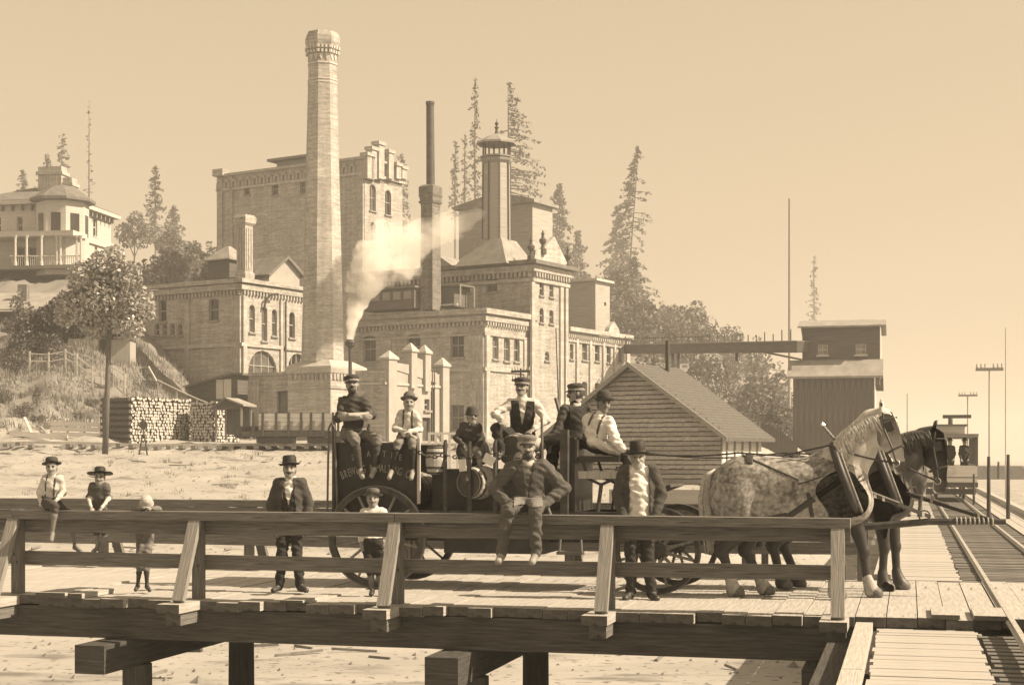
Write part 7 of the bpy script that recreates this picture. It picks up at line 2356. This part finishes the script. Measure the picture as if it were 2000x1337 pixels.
mb = MB(); p = br(2.36, TV + .3, 3.05); mb.tube([p, p + Z * .28], .09, 8); mb.obb(p + Z * .33 + E1 * .25, E1 * .55, E2 * .04, Z * .07); mb.build('roof_sign', MT['board_dark'], TR)
mb = MB(); mb.lathe([(0, -.1), (.13, -.1), (.16, .05), (0, .06)], 12, Matrix.Translation(br(2.36, TV - .06, 1.2)) @ Matrix.Rotation(math.pi / 2, 4, 'X')); mb.build('headlamp', MT['brass'], TR)
tb(-.95, .95, -.35, -.05, .28, .5, 'iron', 'fender')
for v_ in (1.6, 5.2):
    for u_ in (-.53, .53):
        mb = MB(); mb.lathe([(0, -.05), (.33, -.05), (.36, .03), (0, .05)], 16, Matrix.Translation(br(2.36 + u_, TV + v_, .38)) @ Matrix((E2, Z, E1)).transposed().to_4x4()); mb.build('wheel', MT['iron'], TR)
for v_ in (-.05,):
    for u_ in (-.53, .53):
        mb = MB(); mb.lathe([(0, -.05), (.26, -.05), (.28, .03), (0, .05)], 16, Matrix.Translation(br(2.36 + u_, TV + .6, .33)) @ Matrix((E2, Z, E1)).transposed().to_4x4()); mb.build('wheel', MT['iron'], TR)
dT_ = br(2.36, TV + .5, 0).y
for px0, lb, w in ((1855, 'dark clothed motorman at the left side of the streetcar platform', 0), (1884, 'dark clothed passenger at the right side of the streetcar platform', 1)):
    s = 47 / 150
    def j(dx, dy, dd=0): return (px0 + dx * s, 940 + dy * s, dd)
    person(lb, dT_, dict(head=j(0, -245), sL=j(-24, -215), sR=j(24, -215), eL=j(-32, -175), wL=j(-22, -140, -.2), eR=j(32, -175), wR=j(22, -140, -.2), pel=j(0, -135), kL=j(-13, -70), aL=j(-14, -14), tL=j(-18, -5, -.15), kR=j(13, -70), aR=j(14, -14), tR=j(18, -5, -.15)),
           h=.022, shirt='cl_black', trouser='cl_black', hat='bowler', hatm='felt_black', hair=None)
# far low shore
mb = MB()
for i in range(14):
    x0 = 60 + i * 9
    mb.prism([(x0, 262, -2.6), (x0 + 9.01, 262, -2.6), (x0 + 9.01, 262, r_.uniform(-.3, .6)), (x0, 262, r_.uniform(-.3, .6))], (0, 40, 0))
tag(mb.build('far_shore', MT['bush_dark']), kind='structure')
# ================================================================== trees, bushes, grass
NR = np.random.RandomState(21)
def leaf_cards(name, C, size, mat_, parent, base, tri=False, updown=None, elong=1.0, rs=NR):
    """many small leaf quads at points C"""
    n = len(C)
    a = rs.randn(n, 3); a /= np.linalg.norm(a, axis=1)[:, None]
    b = rs.randn(n, 3); b -= a * (a * b).sum(1)[:, None]; b /= np.linalg.norm(b, axis=1)[:, None]
    s = (np.asarray(size) * rs.uniform(.6, 1.25, n))[:, None] if np.ndim(size) == 0 else np.asarray(size)[:, None] * rs.uniform(.6, 1.25, n)[:, None]
    V = np.stack([C - a * s * .5 * elong, C + b * s * .38, C + a * s * .5 * elong, C - b * s * .38], 1).reshape(-1, 3)
    Q = np.arange(n * 4).reshape(n, 4)
    return np_mesh(name, V.astype(np.float32), Q, [mat_], None, parent, base, smooth=False)

def lumpy(n, lobes, rs, shell=.55):
    """points spread through overlapping lobes (cx,cy,cz,rx,ry,rz), thicker towards the outside"""
    w = np.array([l[3] * l[4] * l[5] for l in lobes]) ** .8; w /= w.sum()
    k = rs.choice(len(lobes), n, p=w)
    d = rs.randn(n, 3); d /= np.linalg.norm(d, axis=1)[:, None]
    r = rs.uniform(shell ** 3, 1, n) ** (1 / 3.)
    L = np.array(lobes)
    return L[k, :3] + d * r[:, None] * L[k, 3:]

# ---- street tree
TD = 73.0
tb_ = at(205, 862, TD); tb_.z = float(gz(tb_.x, tb_.y)) - .1
ST = thing('street_tree', 'round leafy tree on a tall thin leaning trunk in front of the woodpile', 'tree', tb_)
mb = MB(); t0 = at(214, 640, TD); mb.tube([tb_, tb_.lerp(t0, .5), t0, at(216, 590, TD + .3), at(214, 550, TD + .3)], [.15, .125, .11, .08, .05], 10)
for (a, b) in (((214, 640), (160, 575)), ((214, 630), (265, 590)), ((215, 610), (190, 530)), ((215, 600), (245, 530)), ((213, 645), (130, 630))):
    p, q = at(a[0], a[1], TD), at(b[0], b[1], TD + rnd.uniform(-.8, .8)); mb.tube([p, p.lerp(q, .5) + Z * .1, q], [.06, .045, .02], 6)
mb.build('trunk', MT['bark'], ST, smooth=True)
lob = []
def lobe(px, py, rp, dd=0, fl=1.0):
    p = at(px, py, TD + dd); r = rp / FPX * TD
    lob.append((p.x, p.y, p.z, r, r * .9, r * fl))
for a in ((205, 525, 38), (168, 545, 38), (240, 545, 40), (264, 590, 38, -.4), (212, 590, 56, 0), (165, 600, 42), (135, 592, 28), (252, 632, 32, -.5), (190, 632, 34), (284, 610, 20), (128, 615, 24), (222, 500, 22)): lobe(*a)
pts = lumpy(8600, lob, NR, .66)
leaf_cards('crown', pts, .185, MT['leaf'], ST, tb_, elong=1.25)
# ---- dark bushy tree behind it, to the left
def broadleaf(label, base, trunk_h, lobes, n, size, m, group=None, name='leafy_tree', cat='tree'):
    t = thing(name, label, cat, base, group)
    c = Vector((np.mean([l[0] for l in lobes]), np.mean([l[1] for l in lobes]), min(l[2] for l in lobes)))
    mb = MB(); mb.tube([base - Z * .3, base.lerp(c, .6), c], [.16, .13, .07], 7)
    for l in lobes[:5]: mb.tube([base.lerp(c, .6), base.lerp(c, .6).lerp(Vector(l[:3]), .6), Vector(l[:3])], [.08, .05, .02], 5)
    mb.build('trunk', MT['bark'], t)
    leaf_cards('crown', lumpy(n, lobes, NR, .6), size, MT[m], t, base)
    return t
def lobes_px(lst, D):
    o = []
    for (px, py, rp, *r) in lst:
        p = at(px, py, D + (r[0] if r else 0)); q = rp / FPX * D
        o.append((p.x, p.y, p.z, q, q * .9, q * .9))
    return o
b0 = at(80, 690, 100); b0.z = float(gz(b0.x, b0.y))
broadleaf('dark spreading tree shading the porch house behind the street tree', b0, 2, lobes_px([(70, 628, 24), (100, 622, 34), (135, 632, 32), (45, 640, 16), (160, 640, 24), (115, 602, 24)], 100), 2600, .26, 'bush_dark')

# ---- hill bushes: a few shapes, many copies
def bush_proto(i, label, n, m, lobes, leaf):
    t = thing('hill_bush', label, 'bush', (0, 0, 0), 'bushes on the hillside')
    BASE[t.name] = Vector((0, 0, 0))
    mb = MB()
    for k in range(5):
        l = lobes[k % len(lobes)]
        mb.tube([Vector((0, 0, -.3)), Vector(l[:3]) * .5, Vector(l[:3])], [.05, .035, .015], 5)
    mb.build('stem', MT['bark'], t)
    leaf_cards('foliage', lumpy(n, lobes, NR, .45), leaf, MT[m], t, Vector((0, 0, 0)))
    return t
LBL = ['loose leafy bush growing on the hillside', 'dark rounded bush growing on the hillside', 'tall upright bush growing on the hillside']
PROT = [bush_proto(0, LBL[0], 620, 'bush', [(0, 0, .7, .9, .9, .6), (.6, .1, .5, .5, .5, .45), (-.6, -.1, .6, .55, .5, .5), (.1, .3, 1.1, .5, .5, .45)], .16),
        bush_proto(1, LBL[1], 620, 'bush_dark', [(0, 0, .65, .85, .85, .65), (.5, -.2, .8, .5, .5, .45), (-.45, .1, .9, .5, .5, .5)], .15),
        bush_proto(2, LBL[2], 560, 'bush', [(0, 0, .8, .55, .55, .8), (.2, .1, 1.6, .4, .4, .55), (-.25, 0, 1.3, .4, .4, .5), (.05, 0, 2.1, .25, .25, .4)], .16)]
spots = []
def on_hill(px, d): 
    p = cxy(px, d); p.z = float(gz(p.x, p.y)); return p
R2 = random.Random(4)
def scatter(n, pxr, dr, sr, cond=lambda px, p: True):
    k = 0; tries = 0
    while k < n and tries < n * 60:
        tries += 1
        px = R2.uniform(*pxr); d = R2.uniform(*dr); p = on_hill(px, d)
        if not cond(px, p): continue
        spots.append((p, R2.uniform(*sr))); k += 1
scatter(42, (215, 425), (150, 285), (1.4, 3.4), lambda px, p: p.z > 6)
scatter(66, (1215, 1545), (150, 285), (1.6, 4.2), lambda px, p: p.z > 3.0)
scatter(26, (1050, 1260), (230, 290), (2.6, 4.4))
scatter(14, (740, 930), (260, 290), (2.6, 4.4))
scatter(14, (-40, 230), (170, 285), (1.6, 3.4))
scatter(10, (20, 120), (97, 106), (.8, 1.4))
scatter(22, (-10, 400), (88, 104), (.3, .75), lambda px, p: p.z > 3.6)
scatter(1, (-10, 150), (90, 104), (.6, 1.1), lambda px, p: px < 150 or p.z < 7)
scatter(8, (1500, 1560), (112, 130), (1.0, 1.8))
for i, (p, s) in enumerate(spots):
    pr = PROT[R2.choice([0, 0, 1, 2])]
    if i < 3: pr = PROT[i]
    loc = Vector((p.x, p.y, p.z - .1))
    sc = (s * R2.uniform(.85, 1.2), s * R2.uniform(.85, 1.2), s * R2.uniform(.75, 1.1))
    if i < 3:
        pr.location = loc; pr.scale = sc
    else:
        dup(pr, loc, R2.uniform(0, 6.28), scale=sc)
# bigger broadleaf crowns on the hill
for px, py, rp, D, lb in ((1355, 625, 48, 250, 'broad leafy tree crown rising above the conveyor gallery'), (1280, 650, 34, 255, 'smaller leafy tree on the hill left of the broad crown'),
                          (262, 445, 40, 255, 'leafy tree on the hill crest right of the mansion'), (375, 500, 36, 235, 'dark leafy tree on the slope left of the malt house'), (330, 470, 30, 265, 'pale leafy tree above the office roof'),
                          (345, 520, 28, 180, 'low dark tree close above the office roof'), (170, 560, 24, 118, 'leafy shrub tree below the mansion veranda')):
    b = on_hill(px, D)
    c = at(px, py, D)
    if c.z - b.z < 1.5: b.z = c.z - 2
    broadleaf(lb, b, 2, lobes_px([(px, py, rp * .62), (px - rp * .5, py + rp * .25, rp * .5, -1), (px + rp * .5, py + rp * .2, rp * .5, 1), (px + rp * .1, py - rp * .45, rp * .42), (px - rp * .3, py + rp * .6, rp * .45), (px + rp * .35, py + rp * .65, rp * .45)], D), 1500, .30 * D / 165, 'bush' if 'dark' not in lb else 'bush_dark')

# ---- conifers on the crest
def conifer(label, px, ytop, ybase, D, hw, start=.15, nb=70, bare=0.0, lean=0, tip=None, dense=1.0, side=0, seed=0, trunk_px=4, droop=.35):
    D = 300 + (D - 190) * 13; rs = np.random.RandomState(seed + 5); q = random.Random(seed)
    b = at(px, ybase, D)
    foot = Vector((b.x, b.y, min(b.z, float(gz(b.x, b.y))) - .5))
    top = at(px + lean, ytop, D)
    t = thing('conifer', label, 'conifer', foot, 'conifers on the crest')
    r = trunk_px / FPX * D / 2
    mid = b.lerp(top, .5) + Vector((q.uniform(-.25, .25), 0, 0))
    mb = MB(); mb.tube([foot, b - Z * .01, b.lerp(mid, .5), mid, mid.lerp(top, .5), top], [r * 1.2, r, r * .9, r * .7, r * .45, .03], 7)
    axis = [b, b.lerp(mid, .5), mid, mid.lerp(top, .5), top]
    def along(s):
        s = min(max(s, 0), .9999) * 4; i = int(s); return axis[i].lerp(axis[i + 1], s - i)
    P = []; 
    W = hw / FPX * D * 1.4
    for k in range(nb):
        s = start + (1 - start) * (k + q.random()) / nb
        if q.random() < bare: continue
        p = along(s)
        prof = (1 - (s - start) / (1 - start)) ** .75 * .95 + .06
        L = W * prof * q.uniform(.45, 1.1)
        an = q.uniform(0, 6.283)
        if side and q.random() < .65: an = (0 if side > 0 else math.pi) + q.uniform(-.6, .6)
        d = Vector((math.cos(an), math.sin(an), 0))
        e1_ = p + d * L * .55 + Z * (-droop * L * .25 + .1); e2_ = p + d * L + Z * (-droop * L + q.uniform(-.1, .25) * L)
        mb.tube([p, e1_, e2_], [.05 * D / 230 * (1 + L * .1), .035 * D / 230, .01], 4, cap=False)
        m = int(dense * .7 * (6 + L * 9 * 230 / D))
        for j in range(m):
            f = q.uniform(.25, 1.02)
            c = (p.lerp(e1_, f / .55) if f < .55 else e1_.lerp(e2_, (f - .55) / .45))
            g_ = D / 230; P.append((c.x + q.gauss(0, .16) * g_, c.y + q.gauss(0, .22) * g_, c.z - abs(q.gauss(0, .22)) * g_))
    mb.build('trunk', MT['bark'], t)
    if P: leaf_cards('crown', np.array(P), .42 * max(1, D / 230), MT['needle'], t, foot, elong=1.5, rs=rs)
    return t
conifer('very tall thin conifer with short ragged branches left of the vent shaft', 928, 150, 430, 235, 16, .1, 80, seed=1, dense=.55)
conifer('tall conifer with long drooping branches right behind the vent shaft', 992, 160, 430, 225, 74, .12, 64, seed=2, dense=.65, side=1, droop=.28)
conifer('thin sparse conifer between the iron stack and the headhouse', 889, 272, 430, 240, 14, .05, 60, seed=3, dense=.5)
conifer('slim sparse conifer just left of the headhouse roof', 908, 258, 430, 243, 12, .1, 56, seed=4, dense=.45)
conifer('scraggly conifer rising right of the malt house gable', 784, 300, 470, 225, 22, .05, 70, seed=5, dense=.7)
conifer('dense pointed conifer right of the timber headhouse', 1092, 358, 560, 205, 36, .0, 120, seed=6, dense=1.2)
conifer('leaning conifer with bent bare top above the wing', 1222, 285, 640, 195, 50, .1, 110, lean=26, seed=7, dense=.9, side=-1)
conifer('dense bushy conifer left of the leaning conifer', 1205, 400, 650, 200, 44, .0, 130, seed=8, dense=1.1)
conifer('broad low conifer at the right shoulder of the wing', 1238, 500, 660, 190, 42, .0, 120, seed=9, dense=1.2)
conifer('small conifer between the tower gable and the wing penthouse', 1128, 450, 590, 195, 34, .0, 100, seed=10, dense=1.0)
conifer('bare spar tree with hardly any branches above the mansion', 174, 195, 470, 250, 8, .3, 26, seed=11, dense=.3, trunk_px=3.5)
conifer('ragged conifer behind the mansion chimneys', 118, 262, 420, 240, 24, .1, 60, seed=12, dense=.5, lean=4)
conifer('low fuzzy conifer at the left behind the mansion roof', 92, 300, 420, 245, 34, .0, 80, seed=13, dense=.6)
conifer('slender dark conifer standing alone left of the malt house', 304, 322, 480, 215, 22, .05, 90, seed=14, dense=.8)
conifer('faint distant conifer above the elevator roof', 1590, 500, 700, 330, 18, .1, 60, seed=15, dense=.5)
conifer('ragged conifer at the left edge behind the mansion', 45, 330, 430, 235, 22, .0, 60, seed=16, dense=.7)
conifer('short thick conifer right of the lone slender one', 340, 400, 490, 200, 26, .0, 80, seed=17, dense=1.1)

# ---- grass and weeds on the bank
def blades(name, pts, hgt, wid, m, jitter=.5, label=None):
    n = len(pts)
    V = np.zeros((n, 3, 3), np.float32)
    a = NR.uniform(0, 2 * np.pi, n)
    h = hgt * NR.uniform(.5, 1.3, n); w = wid * NR.uniform(.6, 1.4, n)
    d = np.stack([np.cos(a), np.sin(a), 0 * a], 1)
    V[:, 0] = pts - d * w[:, None]; V[:, 1] = pts + d * w[:, None]
    V[:, 2] = pts + np.stack([NR.randn(n) * jitter * h * .5, NR.randn(n) * jitter * h * .5, h], 1)
    o = np_mesh(name, V.reshape(-1, 3), np.arange(n * 3).reshape(n, 3), [MT[m]], None, None, (0, 0, 0), smooth=False)
    return tag(o, label, None, None, 'stuff')
def pts_on(n, pxr, dr, cond=None, clump=0):
    px = NR.uniform(*pxr, n * 4); d = NR.uniform(*dr, n * 4)
    if clump:
        c = NR.randint(0, clump, n * 4); cp = NR.uniform(*pxr, clump); cd = NR.uniform(*dr, clump)
        px = cp[c] + NR.randn(n * 4) * 5; d = cd[c] + NR.randn(n * 4) * .35
    x = (px - 1000) / FPX * d
    z = gz(x, d)
    ok = np.ones(len(px), bool) if cond is None else cond(px, x, d, z)
    return np.stack([x, d, z - .03], 1)[ok][:n]
blades('bank_grass', pts_on(20000, (-220, 425), (85, 112), lambda px, x, d, z: (z > 3.3) & (np.sin(x * 1.1 + 2 * np.sin(d * .7)) * np.sin(d * .9 + x * .4) < .35 + .3 * NR.rand(len(x)))), .5, .03, 'grass')
blades('hill_grass', pts_on(9000, (1150, 1560), (115, 250), lambda px, x, d, z: z > 2.9), .7, .05, 'grass')
blades('ground_weeds', pts_on(1300, (20, 660), (50, 76), None, clump=60), .17, .02, 'grass')
w0 = onb(429, 978, 49, 0)
pw_ = np.array([(w0.x + NR.randn() * .16, w0.y + NR.randn() * .12, w0.z - .02) for _ in range(90)])
o = blades('weed_tuft', pw_, .5, .012, 'grass', .35)
tag(o, 'dark tuft of tall weeds standing alone beyond the far railing', 'weed tuft'); o['kind'] = 'thing'
# ---- stones on the slope
mb = MB(); 
for k in range(700):
    px = R2.uniform(10, 1650); d = R2.uniform(30, 78) if R2.random() < .8 else R2.uniform(27, 36)
    p = cxy(px, d); z = float(gz(p.x, p.y)); s = R2.uniform(.03, .11)
    if R2.random() < .07: s *= 1.8
    q = [Vector((p.x + s * R2.uniform(.6, 1.2) * math.cos(a), p.y + s * R2.uniform(.6, 1.2) * math.sin(a), z - .02)) for a in (0, 1.25, 2.5, 3.77, 5.0)]
    t = Vector((p.x + s * .2, p.y, z + s * R2.uniform(.4, .8)))
    for i in range(5): mb.face([q[i], q[(i + 1) % 5], t])
for k in range(90):
    px = R2.uniform(10, 1600); d = R2.uniform(28, 76); p = cxy(px, d); p.z = float(gz(p.x, p.y)) + .02
    a = R2.uniform(0, 3.14); v = Vector((math.cos(a), math.sin(a) * .6, 0)) * R2.uniform(.15, .7)
    mb.beam(p - v, p + v + Z * R2.uniform(0, .06), .05, .05)
MT['stones'] = mat('stones', .2, var=.4, scale=3)
tag(mb.build('stones', MT['stones']), kind='stuff')
# dark board fence right of the shingled house
BF = thing('dark_board_fence', 'low dark board fence between the shingled house and the elevator', 'fence', onb(1520, 880, 84, 0))
for k in range(18):
    p = cxy(1488 + k * 4, 86); gb = float(gz(p.x, p.y))
    mb = MB(); mb.obb(p + Z * (gb + .55), E1 * .055, E2 * .02, Z * (.75 + rnd.uniform(-.05, .05))); mb.build('board', MT['board_dark'], BF)

# ================================================================== steam
def steam():
    DS_ = 100.5
    cs = [(684, 664, 5), (684.5, 657, 6), (685, 649, 7), (686, 641, 8), (688, 632, 10), (690, 622, 12), (693, 611, 14), (697, 597, 17), (702, 580, 22), (712, 552, 34), (728, 524, 44), (748, 508, 48), (720, 505, 34), (770, 492, 48), (798, 474, 42), (825, 462, 36), (852, 450, 32), (880, 442, 28), (908, 432, 22), (932, 420, 16), (785, 520, 36), (756, 468, 38), (790, 450, 30)]
    W = [(at(x, y, DS_ + i * .12), r / FPX * DS_) for i, (x, y, r) in enumerate(cs)]
    lo = np.array([min(w[0][i] - w[1] for w in W) for i in range(3)]) - .6; hi = np.array([max(w[0][i] + w[1] for w in W) for i in range(3)]) + .6
    F = Field(lo, hi, .12)
    F.D[:] = 2.0
    for p, r in W:
        d = np.sqrt(((F.ax[0] - p.x) ** 2)[:, None, None] + ((F.ax[1] - p.y) ** 2)[None, :, None] + ((F.ax[2] - p.z) ** 2)[None, None, :]) - r
        F.D = smin(F.D, d.astype(np.float32), .35)
    x, y, z = F.ax[0][:, None, None], F.ax[1][None, :, None], F.ax[2][None, None, :]
    zr = np.clip((z - at(0, 650, DS_).z) / 3.5, .12, 1)
    F.D = F.D + (.22 * np.sin(3.1 * x + 2 * np.sin(2.3 * z)) * np.sin(2.7 * z + y * 2) + .12 * np.sin(7 * x + 3 * z) * np.sin(6.1 * z + 2 * np.sin(5 * y)) * 1.0) * zr
    V, Q, _ = surface(F.D, F.lo, F.h)
    m = bpy.data.materials.new('steam'); m.use_nodes = True
    nt = m.node_tree; nt.nodes.clear()
    out = nt.nodes.new('ShaderNodeOutputMaterial')
    pv = nt.nodes.new('ShaderNodeVolumePrincipled')
    pv.inputs['Color'].default_value = (1, .99, .97, 1)
    pv.inputs['Anisotropy'].default_value = 0.0
    tc = nt.nodes.new('ShaderNodeTexCoord')
    nz = nt.nodes.new('ShaderNodeTexNoise'); nz.inputs['Scale'].default_value = .55; nz.inputs['Detail'].default_value = 5; nz.inputs['Roughness'].default_value = .6
    nt.links.new(tc.outputs['Object'], nz.inputs['Vector'])
    rp = nt.nodes.new('ShaderNodeMapRange'); rp.inputs['From Min'].default_value = .36; rp.inputs['From Max'].default_value = .66; rp.inputs['To Max'].default_value = 1.0
    nt.links.new(nz.outputs[0], rp.inputs[0])
    # thinner as it drifts off to the right
    sx = nt.nodes.new('ShaderNodeSeparateXYZ'); nt.links.new(tc.outputs['Object'], sx.inputs[0])
    r2 = nt.nodes.new('ShaderNodeMapRange'); r2.inputs['From Min'].default_value = 2.2; r2.inputs['From Max'].default_value = 8.0; r2.inputs['To Min'].default_value = 1.0; r2.inputs['To Max'].default_value = .14
    nt.links.new(sx.outputs[0], r2.inputs[0])
    mu = nt.nodes.new('ShaderNodeMath'); mu.operation = 'MULTIPLY'
    nt.links.new(rp.outputs[0], mu.inputs[0]); nt.links.new(r2.outputs[0], mu.inputs[1])
    r3 = nt.nodes.new('ShaderNodeMapRange'); r3.inputs['From Min'].default_value = .2; r3.inputs['From Max'].default_value = 3.6; r3.inputs['To Min'].default_value = 5.5; r3.inputs['To Max'].default_value = 1.25
    nt.links.new(sx.outputs[2], r3.inputs[0])
    m3 = nt.nodes.new('ShaderNodeMath'); m3.operation = 'MULTIPLY'
    nt.links.new(mu.outputs[0], m3.inputs[0]); nt.links.new(r3.outputs[0], m3.inputs[1])
    nt.links.new(m3.outputs[0], pv.inputs['Density'])
    nt.links.new(pv.outputs[0], out.inputs['Volume'])
    o = np_mesh('steam', V, Q, [m], None, None, at(685, 655, DS_))
    o.location = at(685, 655, DS_)
    tag(o, None, None, None, 'stuff')
steam()
# ================================================================== air
HAZE = 0.0009
hm = bpy.data.materials.new('haze'); hm.use_nodes = True
nt = hm.node_tree; nt.nodes.clear()
out = nt.nodes.new('ShaderNodeOutputMaterial'); pv = nt.nodes.new('ShaderNodeVolumePrincipled')
pv.inputs['Color'].default_value = (.80, .79, .77, 1); pv.inputs['Density'].default_value = HAZE; pv.inputs['Anisotropy'].default_value = 0.0
nt.links.new(pv.outputs[0], out.inputs['Volume'])
mb = MB(); mb.obb((0, 1170, 26), (2020, 0, 0), (0, 1240, 0), (0, 0, 29.6))
hz_ = mb.build('haze', hm); hz_['kind'] = 'stuff'
